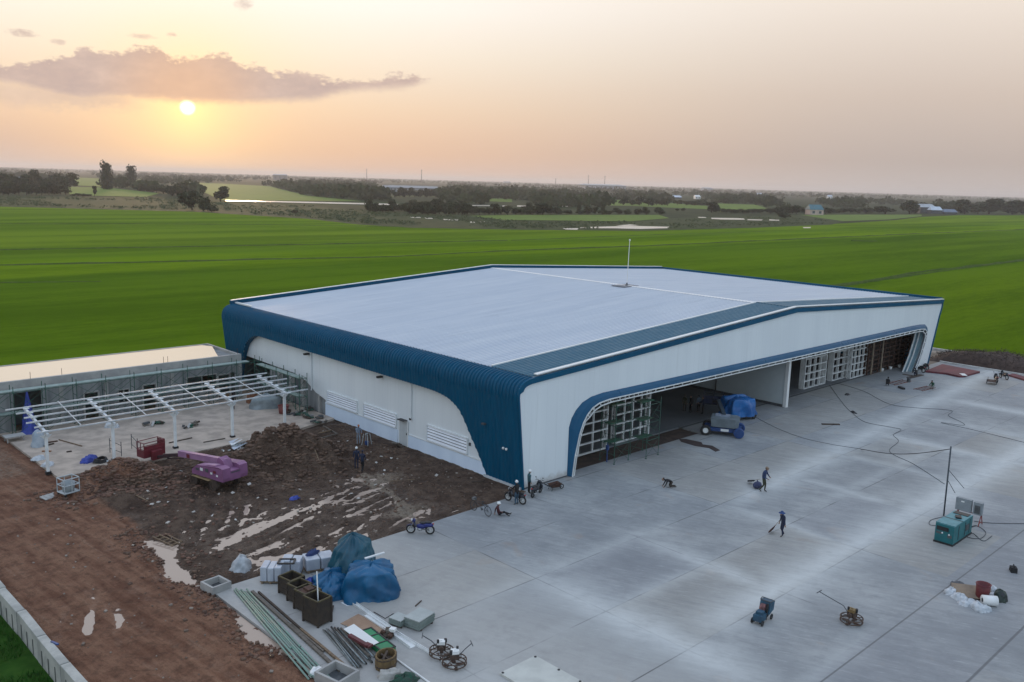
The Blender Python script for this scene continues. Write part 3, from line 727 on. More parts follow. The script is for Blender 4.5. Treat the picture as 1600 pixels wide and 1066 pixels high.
mb = MB(); mb.bar((37.9,0.2,10.44), (37.9,4.6,10.44), .25, .1); mb.build('strip_ridge_cap', BLUE_SKYLIT, hg)
def slope_bar(mb, y, w, h, lift, x0=1.0, x1=75.9):
    for a, b_ in ((x0, 37.9), (37.9, x1)): mb.bar((a,y,rz_(a)+lift), (b_,y,rz_(b_)+lift), w, h)
mb = MB(); slope_bar(mb, 4.6, .20, .12, .06); mb.build('roof_edge_trim', TRIM, hg)
mb = MB(); slope_bar(mb, D-.08, .28, .07, .43, .3); mb.build('parapet_cap', TRIM, hg)
mb = MB(); slope_bar(mb, D-.06, .16, .50, .16, .2); mb.build('back_parapet', BLUE, hg)
mb = MB(); mb.bar((.85,D-3.4,8.36), (.85,D,8.36), .28, .14); mb.build('eave_cap', TRIM, hg)
mb = MB(); mb.bar((76.1,0.3,8.62), (76.1,D,8.62), .2, .42); mb.build('eave_parapet', BLUE, hg)
for y in (.55,):
    mb = MB(); slope_bar(mb, .12, .34, .08, .16, 1.1); mb.build('front_cap', TRIM, hg)
# --- lightning rod base on the ridge
mb = MB(); mb.box(37.6, 21.6, 10.40, 2.6, 2.0, .05); mb.build('rod_pad', M('pad_grey', (.20,.21,.23), None, 2, .8), hg)
# --- front wall with the gate opening
outer = [(0,0)]+[(-0.11*z+.02, z) for z in (2, 4, 6, 6.6)]+[arc(k/10) for k in range(1, 10)]+[(1.2,8.25), (20,rz_(20)), (37.9,rz_(37.9)), (55,rz_(55)), (75.4,rz_(75.4)), (75.55,8.0), (75.4,7.4), (75.0,6.6), (72.7,0)]
hole_l = [(4.8,0), (4.8,2), (4.8,3.85), (5.05,4.5), (5.5,5.07), (6.2,5.57), (7.2,5.87), (8.6,6.0)]
hole_r = [(67.0,6.0), (69.0,5.96), (70.6,5.85), (71.3,5.5), (71.45,5.0), (71.2,4.0), (70.2,2.0), (68.7,0)]
opening = hole_l+[(15,6.0), (25,6.0), (38,6.0), (50,6.0), (60,6.0)]+hole_r
def xleft(z): return float(np.interp(z, [0,6.6], [0,-.726]))
mb = MB(); zl = [0,1,2,3,3.85,4.5,5.07,5.57,5.87,6.0]
for yy in (0.0, 0.22):
    mb.grid([[(xleft(z)+.02,yy,z), (float(np.interp(z,[p[1] for p in hole_l],[p[0] for p in hole_l])),yy,z)] for z in zl])
    hr = hole_r[::-1]
    mb.grid([[(float(np.interp(z,[p[1] for p in hr],[p[0] for p in hr])),yy,z), (float(np.interp(z,[0,6.6],[72.7,75.0])),yy,z)] for z in (0,1,2,3,4,5,5.5,5.85,6.0)])
    tx = [xleft(6.0)+.02,-.6,-.5,-.3,0,.4,.8,1.2,4,8.6,15,20,25,37.9,50,60,67,74.86]
    up = [(-.69,6.1)]+[arc(k/16) for k in range(4, 17)]+[(1.2,8.25)]
    mb.grid([[(x,yy,6.0), (x,yy,float(np.interp(x,[p[0] for p in up],[p[1] for p in up])) if x < 1.2 else rz_(x))] for x in tx])
    mb.grid([[(74.86,yy,6.0), (74.86,yy,rz_(74.86))], [(75.0,yy,6.6), (75.0,yy,rz_(75))], [(75.4,yy,7.4), (75.4,yy,rz_(75.4))]])
mb.build('front_wall', WALL, hg, fix=False)
# dark base line of the front wall
for x, w in ((2.4,4.8), (70.6,3.9)):
    mb = MB(); mb.box(x, -.02, -.01, w, .04, .10); mb.build('base_joint', DARKGREY, hg)
# blue rim round the gable outline
top = outer
def inset(i):
    p = Vector(top[i]); a = Vector(top[max(i-1,0)]); c = Vector(top[min(i+1,len(top)-1)]); d = (c-a).normalized(); return p+Vector((d.y, -d.x))*wid(i)
def wid(i): return .40 if 7 <= i <= len(top)-5 else .12
rows = []
for i in range(len(top)):
    p, q = top[i], inset(i); rows.append([(p[0],.1,p[1]+.0), (p[0],-.14,p[1]+.0), (q.x,-.14,q.y), (q.x,.0,q.y)])
MB().grid(rows).build('gable_rim', BLUE, hg)
# --- splayed blue hood round the gate
inner_l = [(4.98,0), (5.2,1.6), (5.6,3.2), (6.0,4.1), (6.45,4.7), (7.0,5.12), (7.8,5.40), (9.0,5.52)]
inner_r = [(67.0,5.52), (68.7,5.50), (70.0,5.4), (70.75,5.0), (70.95,4.6), (70.7,3.6), (69.8,1.8), (68.5,0)]
inner = inner_l+[(15,5.52), (25,5.52), (38,5.52), (50,5.52), (60,5.52)]+inner_r
rows = []
for (a, b_), (c, d_) in zip(opening, inner):
    y = -0.34
    rows.append([(a,-.02,b_), (a*.5+c*.5,-.24,b_*.5+d_*.5+.03), (c,y,d_), (c,y+.08,d_-.03), (a,.1,b_-.08)])
MB().grid(rows).build('gate_hood', blue_metal('hood_blue', (.014,.085,.17), (.018,.095,.185), .33), hg)
# white lattice frame along the inner edge of the hood
mb = MB(); cn = 30.0
def shrink(p, k): 
    x, z = p; return (x+k*(1 if x < 10 else -1 if x > 66 else 0), z-(k if z > 4.5 else 0))
l1 = [(*[shrink(p,.05)][0][:1], -.33, shrink(p,.05)[1]) for p in inner]; l2 = [(shrink(p,.34)[0], -.25, shrink(p,.34)[1]) for p in inner]
for L in (l1, l2):
    for a, b_ in zip(L[:-1], L[1:]): mb.bar(a, b_, .09)
def along(L, step):
    out = []; 
    for a, b_ in zip(L[:-1], L[1:]):
        a, b_ = Vector(a), Vector(b_); n = max(1, round((b_-a).length/step))
        for k in range(n): out.append(a.lerp(b_, k/n))
    return out
n_ = len(along(l1, 1.3))
A1, A2 = [], []
for i in range(len(l1)-1):
    n = max(1, round((Vector(l1[i+1])-Vector(l1[i])).length/1.3))
    for k in range(n): A1.append(Vector(l1[i]).lerp(Vector(l1[i+1]), k/n)); A2.append(Vector(l2[i]).lerp(Vector(l2[i+1]), k/n))
for a, b_ in zip(A1, A2): mb.bar(a, b_, .07)
mb.build('hood_frame', STEELW, hg)
# inner lattice of the right jamb
mb = MB()
for dx in (0.0, .8, 1.5):
    pts = [(x-dx, .3+dx*.3, z) for x, z in hole_r[2:]]
    for a, b_ in zip(pts[:-1], pts[1:]): mb.bar(a, b_, .13)
mb.build('jamb_frame', STEELW, hg)
rows = [[(x,.2,z), (x-1.0,.9,z)] for x, z in hole_r[2:]]
MB().grid(rows).build('jamb_lining', M('jamb_teal', (.16,.26,.30), (.12,.2,.24), 1, .5), hg)
# --- inside
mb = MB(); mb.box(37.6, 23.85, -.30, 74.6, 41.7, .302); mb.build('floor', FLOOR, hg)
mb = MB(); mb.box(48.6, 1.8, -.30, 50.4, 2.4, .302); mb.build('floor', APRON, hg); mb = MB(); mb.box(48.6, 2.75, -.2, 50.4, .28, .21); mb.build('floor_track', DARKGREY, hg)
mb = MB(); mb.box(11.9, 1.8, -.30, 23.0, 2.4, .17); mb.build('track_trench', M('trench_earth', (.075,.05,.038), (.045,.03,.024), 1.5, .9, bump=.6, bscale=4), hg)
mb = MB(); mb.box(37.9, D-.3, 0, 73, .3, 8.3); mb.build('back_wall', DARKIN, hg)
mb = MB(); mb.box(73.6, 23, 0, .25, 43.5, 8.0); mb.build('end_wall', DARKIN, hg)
mb = MB(); mb.prism([(.9,-.05), (D-.5,-.05), (D-.5,9.9), (.9,9.9)], lambda p: (38.5,p[0],p[1]), lambda p: (38.75,p[0],p[1])); mb.build('partition_wall', INWALL, hg)
mb = MB(); mb.box(38.63, .75, -.02, .42, .35, 6.1); mb.build('partition_post', TRIM, hg)
mb = MB(); mb.box(38.4, 22, 0, .1, 42, .25); mb.build('skirting', DARKGREY, hg)
mb = MB(); mb.tube([(38.4,9.0,0), (38.4,9.0,6)], .07, 8); mb.box(38.35, 9.0, 3.6, .25, .7, .9); mb.build('switch_box', DARKGREY, hg)
mb = MB(); mb.box(37.5, .5, 6.4, 73, .3, .2)
for y in (6, 14, 22, 30, 38):
    for a, b_ in ((.4,37.9), (37.9,74.8)): mb.bar((a,y,rz_(a)-.5), (b_,y,rz_(b_)-.5), .25, .5)
mb.build('roof_beam', DARKGREY, hg)

# --- hanging gate frames
def gate_frame(w, h, nx, nz, mat, bar=.16, curve=None):
    mb = MB(); 
    xs = [w*k/nx for k in range(nx+1)]; zs = [h*k/nz for k in range(nz+1)]
    top = lambda x: h if curve is None else float(np.interp(x, [c[0] for c in curve], [c[1] for c in curve]))
    for i, x in enumerate(xs):
        mb.bar((x,0,0), (x,0,top(x)), bar*(1.3 if i in (0, nx) else .9), .12)
        if i in (0, nx): mb.bar((x,.35,0), (x,.35,top(x)), bar*.7, .1)
    for z in zs:
        x0 = 0 if curve is None else float(np.interp(z, [c[1] for c in curve[:6]], [c[0] for c in curve[:6]]))
        mb.bar((x0,0,z), (w,0,z), bar, .12)
        for x in xs:
            if x >= x0 and x in (0, w): mb.bar((x,0,z), (x,.35,z), bar*.5)
    for x, z in ((w-.02, h*.75), (w-.02, h*.08)): mb.bar((x-.35,.02,z+h*.2), (x,.02,z), .08)
    return mb
def gate(name, label, mb, loc, mat=STEELW):
    t = tag(mb.build(name, mat), label, 'gate', 'sliding gate frames of the hangar'); t.location = loc; return t
lc = [(0,0), (.15,1.6), (.35,2.6), (.8,3.6), (1.4,4.3), (2.2,4.75), (3.3,5.0), (9,5.05)]
gate('hangar_gate', 'white lattice gate frame with a curved corner inside the left jamb', gate_frame(7.0, 5.05, 4, 6, STEELW, curve=lc), (5.75,2.9,.05))
gate('hangar_gate', 'square white lattice gate frame beside the curved one, green scaffold before it', gate_frame(4.7, 5.0, 4, 6, STEELW), (14.35,3.3,.05))
gate('hangar_gate', 'white lattice gate frame just right of the partition wall', gate_frame(4.9, 5.1, 4, 6, STEELW, .30), (47.8,3.8,.02))
gate('hangar_gate', 'greyish white gate frame overlapped by the paler one at its right', gate_frame(4.4, 5.1, 3, 6, STEELW, .34), (54.6,3.9,.02))
gate('hangar_gate', 'pale gate frame standing against the rusty lattice', gate_frame(4.2, 5.1, 4, 6, STEELW, .24), (57.7,3.1,.02))
t = thing('gate_leaf', 'rust brown steel lattice leaf closing the right end of the gate', 'gate', (61.4,2.7,0), 0, 'sliding gate frames of the hangar')
gate_frame(12.0, 5.2, 8, 9, RUST, .16).build('lattice', RUST, t)
mb = MB(); mb.box(6.0, .45, 0.1, 12, .06, 5.0); mb.build('backing_sheet', M('dark_rust', (.03,.018,.014), (.02,.014,.012), 2, .85), t)
mb = MB()
for x, h in ((.9,5.1), (3.6,4.6)): mb.box(x, -.15, 0, .16, .12, h)
mb.build('pale_stile', M('aged_wood', (.34,.27,.20), (.24,.18,.13), 3, .8), t)
# lightning rod
t = thing('lightning_rod', 'thin white mast standing on the hangar ridge', 'mast', (37.9,21.6,10.44))
mb = MB(); mb.tube([(0,0,0), (0.05,0,2.6), (.1,0,5.2)], [.045,.038,.03], 6); mb.build('mast', TRIM, t)
mb = MB(); mb.ell((.1,0,5.25), (.09,.09,.12)); mb.build('tip', TRIM, t)
mb = MB(); mb.lathe([(.0,0),(.22,0),(.20,.05),(.08,.10),(.08,.3),(0,.3)], n=12); mb.build('foot', DARKGREY, t)
# ------------------------------------------------------------------ trees
BARK = M('bark', (.07,.05,.035), (.045,.033,.025), 4, .9)
def leafmat(key, a, b_): return M(key, a, b_, 6, .75, spec=.15, contrast=(.3,.7))
LEAF = [leafmat('leaf_dark', (.026,.034,.014), (.046,.054,.022)), leafmat('leaf_mid', (.034,.044,.018), (.058,.068,.028)), leafmat('leaf_olive', (.042,.046,.022), (.068,.070,.034))]
def crown(seed, kind, nq=420):
    r = random.Random(seed); mb = MB(); blobs = []
    if kind == 'round':
        for k in range(9):
            a = r.random()*6.28; q = r.random()**.5*.28; blobs.append((math.cos(a)*q, math.sin(a)*q, (.24,.34,.30,.5,.55,.6,.7,.76,.45)[k]+r.uniform(-.05,.05), r.uniform(.18,.27)))
    elif kind == 'column':
        for k in range(12): blobs.append((.16*math.cos(k*2.4), .16*math.sin(k*2.4), .10+.80*k/11, r.uniform(.26,.36)*(1.0 if k < 10 else .8)))
    elif kind == 'bush':
        for k in range(9):
            a = r.random()*6.28; q = r.random()**.5*.34; blobs.append((math.cos(a)*q, math.sin(a)*q, .34+r.uniform(-.16,.34)*(1-q*1.6), r.uniform(.17,.27)))
    else:
        for k in range(8):
            a = r.random()*6.28; q = r.uniform(.12,.36); blobs.append((math.cos(a)*q, math.sin(a)*q, .58+r.uniform(-.22,.30), r.uniform(.11,.20)))
    for k in range(nq):
        bx, by, bz, br = blobs[k % len(blobs)]
        d = Vector((r.gauss(0,1), r.gauss(0,1), r.gauss(0,1))).normalized()*br*(r.random()**.4)
        c = Vector((bx, by, bz))+Vector((d.x, d.y, d.z*.8))
        if c.z < .04: c.z = .04+r.random()*.05
        n = (d.normalized()+Vector((r.gauss(0,.6), r.gauss(0,.6), r.gauss(0,.6)))).normalized()
        u = n.orthogonal().normalized(); w = n.cross(u); s = r.uniform(.035,.075); s2 = s*r.uniform(.6,1.0)
        mb.add([c+u*s, c+w*s2+n*s*.25, c-u*s, c-w*s2+n*s*.2], [(0,1,2,3)])
    return mb
def trunk(seed, kind):
    r = random.Random(seed+50); mb = MB(); th = {'round': .36, 'column': .25, 'bush': .18}.get(kind, .45)
    mb.tube([(0,0,-.02), (r.uniform(-.01,.01),0,th*.5), (r.uniform(-.02,.02),.01,th), (0,0,th+.3)], [.032,.026,.02,.008], 6)
    for k in range(5):
        a = k*1.26+r.random(); q = r.uniform(.14,.25); z0 = th*r.uniform(.6,1.05)
        mb.tube([(0,0,z0), (math.cos(a)*q*.5, math.sin(a)*q*.5, z0+.1), (math.cos(a)*q, math.sin(a)*q, z0+.24)], [.015,.010,.004], 5)
    return mb
PROTO = {}
def treekind(kind, seed, mi):
    k = (kind, seed, mi)
    if k not in PROTO:
        c = crown(seed, kind, 900 if kind in ('round','column') else 700).build('crown', LEAF[mi], fix=False); t = trunk(seed, kind).build('trunk', BARK, smooth=True)
        PROTO[k] = [c.data, t.data, True]
        bpy.data.objects.remove(c); bpy.data.objects.remove(t)
    return PROTO[k]
NTREE = 0
def tree(px, yb, yt, wpx, kind, label, group=None, name='tree', mi=None, z=ZF):
    global NTREE
    NTREE += 1; p = P(px, yb, z); s = depth(p)/FPX; h = (yb-yt)*s*1.12; w = wpx*s*1.4
    me = treekind(kind, 100+NTREE % 4, (NTREE % 3) if mi is None else mi)
    t = thing(name, label, 'bush' if name == 'bush' else 'tree', p, random.random()*6.28, group)
    t.scale = (w, w, h)
    for nm, d in (('crown', me[0]), ('trunk', me[1])):
        o = bpy.data.objects.new(nm, d); COL.objects.link(o); o.parent = t
    return t
# single trees one can pick out
tree(168, 296, 260, 17, 'column', 'tallest dark columnar tree, left of the far green fields', mi=0)
tree(206.5, 292, 263.5, 14, 'column', 'slimmer dark columnar tree right of the tallest one', mi=0)
tree(344.5, 314, 293, 24, 'round', 'single round dark tree at the edge of the far green field', mi=0)
tree(148, 308, 291, 8, 'open', 'small thin tree standing alone on the far green strip', mi=2)
tree(1112, 332, 316, 21, 'round', 'single round dark tree between two hedge rows, above the pale ponds', mi=0)
tree(848, 335, 317.5, 27, 'round', 'widest bushy tree in the row behind the bright green strip', mi=0)
tree(1227, 342, 330, 19, 'bush', 'low dark bush at the right end of the ponds', name='bush', mi=0)
tree(461, 334, 326, 10, 'bush', 'lone dark shrub in the scrub before the long white canal', name='bush', mi=0)
tree(1068, 330, 324, 6, 'bush', 'tiny shrub on the green strip, right one of two', name='bush', mi=0)
tree(1058, 330, 324.5, 5, 'bush', 'tiny shrub on the green strip, left one of two', name='bush', mi=0)
tree(300, 328, 289, 30, 'bush', 'big dark clump at the near edge of the trees on the left', mi=0)
tree(318, 330, 300, 20, 'bush', 'lower half clump hugging the right of the big dark clump', mi=1)
tree(331, 331.5, 318, 16, 'bush', 'low round bush at the right foot of the big dark clump', name='bush', mi=0)
tree(1410+11, 334, 314, 25, 'round', 'round dark tree directly left of the grey roofed shed', mi=0)
tree(1383, 334, 318.5, 28, 'bush', 'broad low bush between the teal roofed house and the shed', name='bush', mi=0)
tree(1256, 334, 320, 10, 'bush', 'dark bush touching the left wall of the teal roofed house', name='bush', mi=0)
tree(1290, 334.5, 321.5, 20, 'bush', 'dark bush at the right wall of the teal roofed house', name='bush', mi=0)
for x, yb, yt, w in ((1507,334,313,30), (1545,334,312,34), (1582,334.5,313.5,36), (1620,335,313,34), (1528,334,321,20), (1600,335,320,22)):
    tree(x, yb, yt, w, 'round' if w > 25 else 'bush', 'dark tree in the row along the far right field edge', 'trees along the far right field edge', mi=0)
# rows and clumps
rr = random.Random(5)
def row(xs, yb, yt, w, label, group, kind=('round','bush','bush'), jit=2.0, mi=None):
    for x in xs:
        f = rr.uniform(.75,1.15)
        y = yb(x) if callable(yb) else yb; h = (y-(yt(x) if callable(yt) else yt))*f
        tree(x+rr.uniform(-jit,jit), y+rr.uniform(-.6,.6), y-h, w*rr.uniform(.8,1.25), rr.choice(kind), label, group, mi=mi)
row(range(4, 106, 9), 304, 284, 15, 'dark bushy tree of the wood at the far left edge', 'front of the wood at the far left', mi=None)
row(range(0, 112, 10), 296, 270, 17, 'taller tree behind the front trees of the wood at the far left', 'back of the wood at the far left')
row((181,189,196), 293, 273, 14, 'tree between the two tall columnar trees', 'trees between the columns')
row(range(216, 300, 10), lambda x: 298+(x-216)*.10, lambda x: 284+(x-216)*.08, 17, 'dark tree of the hedge running from the columnar trees to the big clump', 'hedge right of the columnar trees')
row((268,278,289), 306, 285, 18, 'mid height tree just behind the big dark clump', 'trees behind the big clump')
row(range(114, 142, 8), 306.5, 301, 9, 'low shrub at the foot of the far green strip', 'low shrubs on the green strip', ('bush',), 1)
row((578,588,598,606), 332, 313, 15, 'bushy tree of the left clump by the end of the white canal', 'left clump at the canal end')
row((614,624,632), 330, 314, 15, 'dark bush right of the white canal end', 'right clump at the canal end')
row(range(640, 730, 6), 335, 315, 16, 'dark tree in the thicket right of the canal', 'thicket right of the canal')
row(range(645, 720, 8), 326, 311, 16, 'tree at the back of the thicket right of the canal', 'back of the thicket')
row((724,731,740,748,757,766,774,783,792,805,814,824,832,862), 335, 319, 15, 'tree in the row between the far white water and the green strip', 'tree row left of the widest tree')
row((872,884,905,918,930,941,952,966,980,996,1012,1030), 335, 324, 12, 'small tree in the row right of the widest bushy tree', 'tree row right of the widest tree')
row((905,918,941), 334, 320, 8, 'slim upright tree standing out of the row', 'slim trees in the row', ('column',))
row((790,800,813,826,838,857,866,898,884), 312, 301, 11, 'mid distance tree in the second tree row', 'second tree row')
row((868,878,890,906,916,928,940,952,964), 313, 303, 11, 'tree of the hazy row left of the belt before the pale roofs', 'hazy row left of the belt')
row((735,746,757,768,779), 312, 300, 11, 'tree of the hazy row right of the dark hedge', 'hazy row right of the hedge')
row((1120,1132,1146,1160,1174,1188,1200,1214), 318, 308, 12, 'tree of the hazy row left of the teal roofed house', 'hazy row left of the teal house')
row((975,986,1000,1012,1026,1036,1044,1058,1072,1084,1096), 321, 308, 14, 'tree in the belt before the far pale roofs', 'belt before the pale roofs')
row(range(1134, 1200, 8), 333, 324, 13, 'bush of the low hedge right of the round tree', 'low hedge right of the round tree', ('bush',))
row((1206,1216,1226,1238,1246), 334, 321, 14, 'bush left of the teal roofed house', 'bushes left of the teal house', ('bush','round'))
row(range(1308, 1376, 11), 333, 322, 13, 'bush in the row behind the right hand field', 'bushes behind the right field', ('bush',))
row((1440,1452,1466,1482,1494), 331, 318, 13, 'tree behind the grey roofed shed', 'trees behind the shed')
row(range(616, 700, 8), 308, 294, 10, 'tree of the dark hedge before the long pale factory', 'hedge before the factory', ('round',), 1, 0)
# far woods that read as one mass
def woods():
    r = random.Random(3); rows = [MB(), MB(), MB()]
    nrs = np.random.RandomState(2)
    def inp(poly, x, y):
        c = False; j = len(poly)-1
        for i in range(len(poly)):
            if (poly[i][1] > y) != (poly[j][1] > y) and x < (poly[j][0]-poly[i][0])*(y-poly[i][1])/(poly[j][1]-poly[i][1])+poly[i][0]: c = not c
            j = i
        return c
    for k in range(15000):
        px = r.uniform(-250, 1850); hy = 259.5+0.0297*px
        # depth below the horizon in px, denser toward the horizon
        t = r.random(); dy = 3.2+38*t**1.9
        p = P(px, hy+dy, ZF); d = depth(p)
        if vnoise(np.array([px*.013+d*.0006]), np.array([d*.0021+3]))[0] < 0.27+0.30*t: continue
        yy = hy+dy
        if any(inp(q, px, yy) or inp(q, px, yy-2) for q in FARPOLY): continue
        if yy > np.interp(px, [-250,240,480,720,985,1250,1330,1850], [300,303,312,333,322,326,330,330]): continue
        if 588 < px < 700 and 287 < yy < 303: continue
        if 340 < px < 640 and abs(yy-(312.6+(px-352)*.024)) < 5: continue
        s = d/FPX; h = min(16, max(5, r.gauss(9.5, 2.6))); w = h*r.uniform(.9,1.7)
        mb = rows[k % 3]; n = 26 if d < 1800 else 14
        for j in range(n):
            q = Vector((r.gauss(0,1), r.gauss(0,1), r.gauss(0,1))).normalized()*(r.random()**.35)
            c = p+Vector((q.x*w*.5, q.y*w*.5, h*(.52+q.z*.45)))
            u = Vector((RX.x, RX.y, 0)).normalized(); a = r.random()*3.14; ss = h*r.uniform(.12,.22)
            e1 = (u*math.cos(a)+Vector((0,0,1))*math.sin(a)+RZ*r.uniform(-.5,.5))*ss; e2 = (u*-math.sin(a)+Vector((0,0,1))*math.cos(a)+RZ*r.uniform(-.5,.5))*ss*.8
            mb.add([c+e1, c+e2, c-e1, c-e2], [(0,1,2,3)])
    WOODC = [leafmat('wood_dark', (.030,.040,.018), (.052,.062,.026)), leafmat('wood_mid', (.044,.058,.024), (.072,.084,.034)), leafmat('wood_olive', (.052,.058,.030), (.080,.082,.042))]
    for i, mb in enumerate(rows): tag(mb.build('distant_woods', WOODC[i], fix=False), kind='stuff')
woods()
# scrub tufts across the fallow strip behind the paddies
def tufts():
    r = random.Random(9); mb = MB()
    poly = [(-100,308),(240,309),(340,318),(480,323),(600,332),(720,337),(800,346),(985,348),(1060,345),(1250,338),(1330,342),(1300,350),(1180,354),(1000,359),(800,357),(640,354),(560,349),(480,340),(300,329),(0,321),(-100,319)]
    def inside(x, y):
        c = False; j = len(poly)-1
        for i in range(len(poly)):
            if (poly[i][1] > y) != (poly[j][1] > y) and x < (poly[j][0]-poly[i][0])*(y-poly[i][1])/(poly[j][1]-poly[i][1])+poly[i][0]: c = not c
            j = i
        return c
    k = 0
    while k < 2600:
        x, y = r.uniform(-100,1330), r.uniform(307,360)
        if not inside(x, y): continue
        k += 1
        p = P(x, y, ZF)
        if vnoise(np.array([p.x*.03]), np.array([p.y*.03]))[0] < .42: continue
        h = r.uniform(.5,1.5); w = h*r.uniform(1.0,2.6)
        for j in range(7):
            c = p+Vector((r.gauss(0,.5)*w, r.gauss(0,.5)*w, h*r.uniform(.2,.9))); s = h*r.uniform(.3,.6)
            a = Vector((r.gauss(0,1), r.gauss(0,1), r.gauss(0,.7))).normalized(); b_ = a.orthogonal().normalized()
            mb.add([c+a*s, c+b_*s*.7, c-a*s, c-b_*s*.7], [(0,1,2,3)])
    tag(mb.build('scrub', M('scrub_leaf', (.040,.056,.022), (.070,.082,.036), .1, .9, spec=.1), fix=False), kind='stuff')
tufts()
# ------------------------------------------------------------------ far buildings and masts
ROOFB = M('pale_roof', (.58,.64,.72), (.48,.53,.60), .2, .5)
HW = M('house_wall', (.60,.46,.40), (.52,.40,.35), .5, .8)
TEAL = M('teal_roof', (.05,.17,.20), (.04,.13,.16), .5, .6)
GREYR = M('grey_roof', (.40,.43,.45), (.32,.34,.36), .3, .5)
def house(px, yb, wpx, hpx, dep, label, wm, rm, name='house', hip=.35, openings=2):
    p = P(px, yb, ZF); s = depth(p)/FPX; w, h = wpx*s, hpx*s
    t = thing(name, label, 'house' if name == 'house' else 'building', p, math.atan2(RX.y, RX.x)+.18)
    wh = h*(1-hip); mb = MB(); mb.box(0,0,0,w*.92,dep*.9,wh); mb.build('wall', wm, t)
    mb = MB(); e = .5; mb.add([(-w/2,-dep/2,wh),(w/2,-dep/2,wh),(w/2,dep/2,wh),(-w/2,dep/2,wh),(-w/2+w*.08,0,h),(w/2-w*.08,0,h)], [(0,1,5,4),(2,3,4,5),(1,2,5),(3,0,4),(3,2,1,0)]); mb.build('roof', rm, t)
    for k in range(openings):
        x = -w*.46+w*.92*(k+.5)/openings; mb = MB(); mb.box(x, -dep*.45-.03, wh*.25, w*.3/openings+.4, .08, wh*.5); mb.build('window', DARKIN, t)
    return t
house(1272, 335.5, 24, 15.5, 11, 'small pink walled house with a teal roof at the far field edge', HW, TEAL, hip=.5)
house(1444, 333, 28, 14, 14, 'far shed with a long sloping grey roof, right of a round tree', DARKGREY, GREYR)
house(1460, 334, 20, 11, 9, 'white gabled shed front beside the grey roofed shed', DARKGREY, ROOFB, hip=.5)
house(1482, 334.5, 24, 7.5, 8, 'low shed with a blue grey roof right of the white gabled shed', DARKGREY, M('slate_blue', (.16,.20,.27), None, .5, .5), hip=.6)
house(645, 297, 88, 6.5, 60, 'long pale factory hall behind the dark hedge', MATS['grey_roof'], M('factory_roof', (.24,.265,.30), None, .2, .6), 'factory', .45, 7)
house(608, 299, 24, 9, 40, 'shorter bluish factory block at the left end of the long hall', M('factory_wall', (.30,.35,.40), None, .1, .6), MATS['factory_roof'], 'factory', .3, 4)
house(438, 281.5, 23, 9, 40, 'grey block standing above the far woods left of the masts', M('far_block', (.22,.20,.20), None, .1, .8), GREYR, 'factory', .15, 3)
house(42, 283, 27, 6, 12, 'house with a pale bluish roof inside the wood at the far left', HW, ROOFB, hip=.6)
house(62, 288, 12, 5, 9, 'small grey roofed house right of the pale bluish roof', HW, GREYR, hip=.6)
house(860, 318.5, 14, 3.5, 9, 'tiny shed with a white roof behind the widest bushy tree', DARKGREY, ROOFB, hip=.7)
house(1020, 310, 26, 5, 20, 'long pale roof half hidden in the belt of trees', DARKGREY, ROOFB, 'shed', .6, 3)
house(1055, 310, 18, 4.5, 18, 'shorter pale roof right of the long one in the tree belt', DARKGREY, ROOFB, 'shed', .6, 2)
house(1089, 311, 9, 6, 10, 'small bright white house in the tree belt', TRIM, TRIM, hip=.4)
house(940, 297, 70, 9, 120, 'very long hazy grey block on the horizon at centre', M('hazy_wall', (.40,.44,.50), None, .05, .8), GREYR, 'factory', .2, 9)
house(1104, 300, 14, 7, 60, 'hazy block on the horizon right of the long grey one', MATS['hazy_wall'], GREYR, 'factory', .2, 3)
house(792, 287.5, 11, 4, 50, 'small flat hazy block on the horizon left of centre', MATS['hazy_wall'], GREYR, 'factory', .2, 3)
house(1296, 310, 8, 5, 10, 'white speck of a house in the woods above the teal roof', TRIM, ROOFB, hip=.4)
house(1186, 308, 9, 6, 10, 'white house in the far woods left of the teal roof', TRIM, ROOFB, hip=.4)
def mast(px, yb, yt, label):
    p = P(px, yb, ZF); s = depth(p)/FPX; h = (yb-yt)*s
    t = thing('radio_mast', label, 'mast', p)
    mb = MB(); r = .9*s*.55
    for k in range(3): mb.tube([(math.cos(k*2.094)*r*1.7, math.sin(k*2.094)*r*1.7, 0), (math.cos(k*2.094)*r*.5, math.sin(k*2.094)*r*.5, h)], r*.33, 5)
    n = 10
    for j in range(n):
        z = h*j/n; q = r*(1.7-1.2*j/n)
        for k in range(3): mb.bar((math.cos(k*2.094)*q, math.sin(k*2.094)*q, z), (math.cos((k+1)*2.094)*q*.9, math.sin((k+1)*2.094)*q*.9, z+h/n), r*.3)
    mb.build('lattice', M('mast_steel', (.16,.10,.09), (.22,.2,.2), 1, .7), t)
    mb = MB()
    for k in range(3): mb.box(math.cos(k*2.1)*r*1.1, math.sin(k*2.1)*r*1.1, h*.88, r*.5, r*.5, h*.10)
    mb.build('antenna', MATS['mast_steel'], t)
mast(573, 282, 264, 'far lattice mast, the left one of two tall ones over the woods')
mast(658.5, 288, 265.5, 'far lattice mast above the pale factory, right one of two')
for x, yb, yt, l in ((868,291,279,'faint thin mast on the horizon, left of three'), (919,293,274,'faint thin mast on the horizon, middle of three'), (944.5,294,275,'faint thin mast on the horizon, right of three')): mast(x, yb, yt, l)
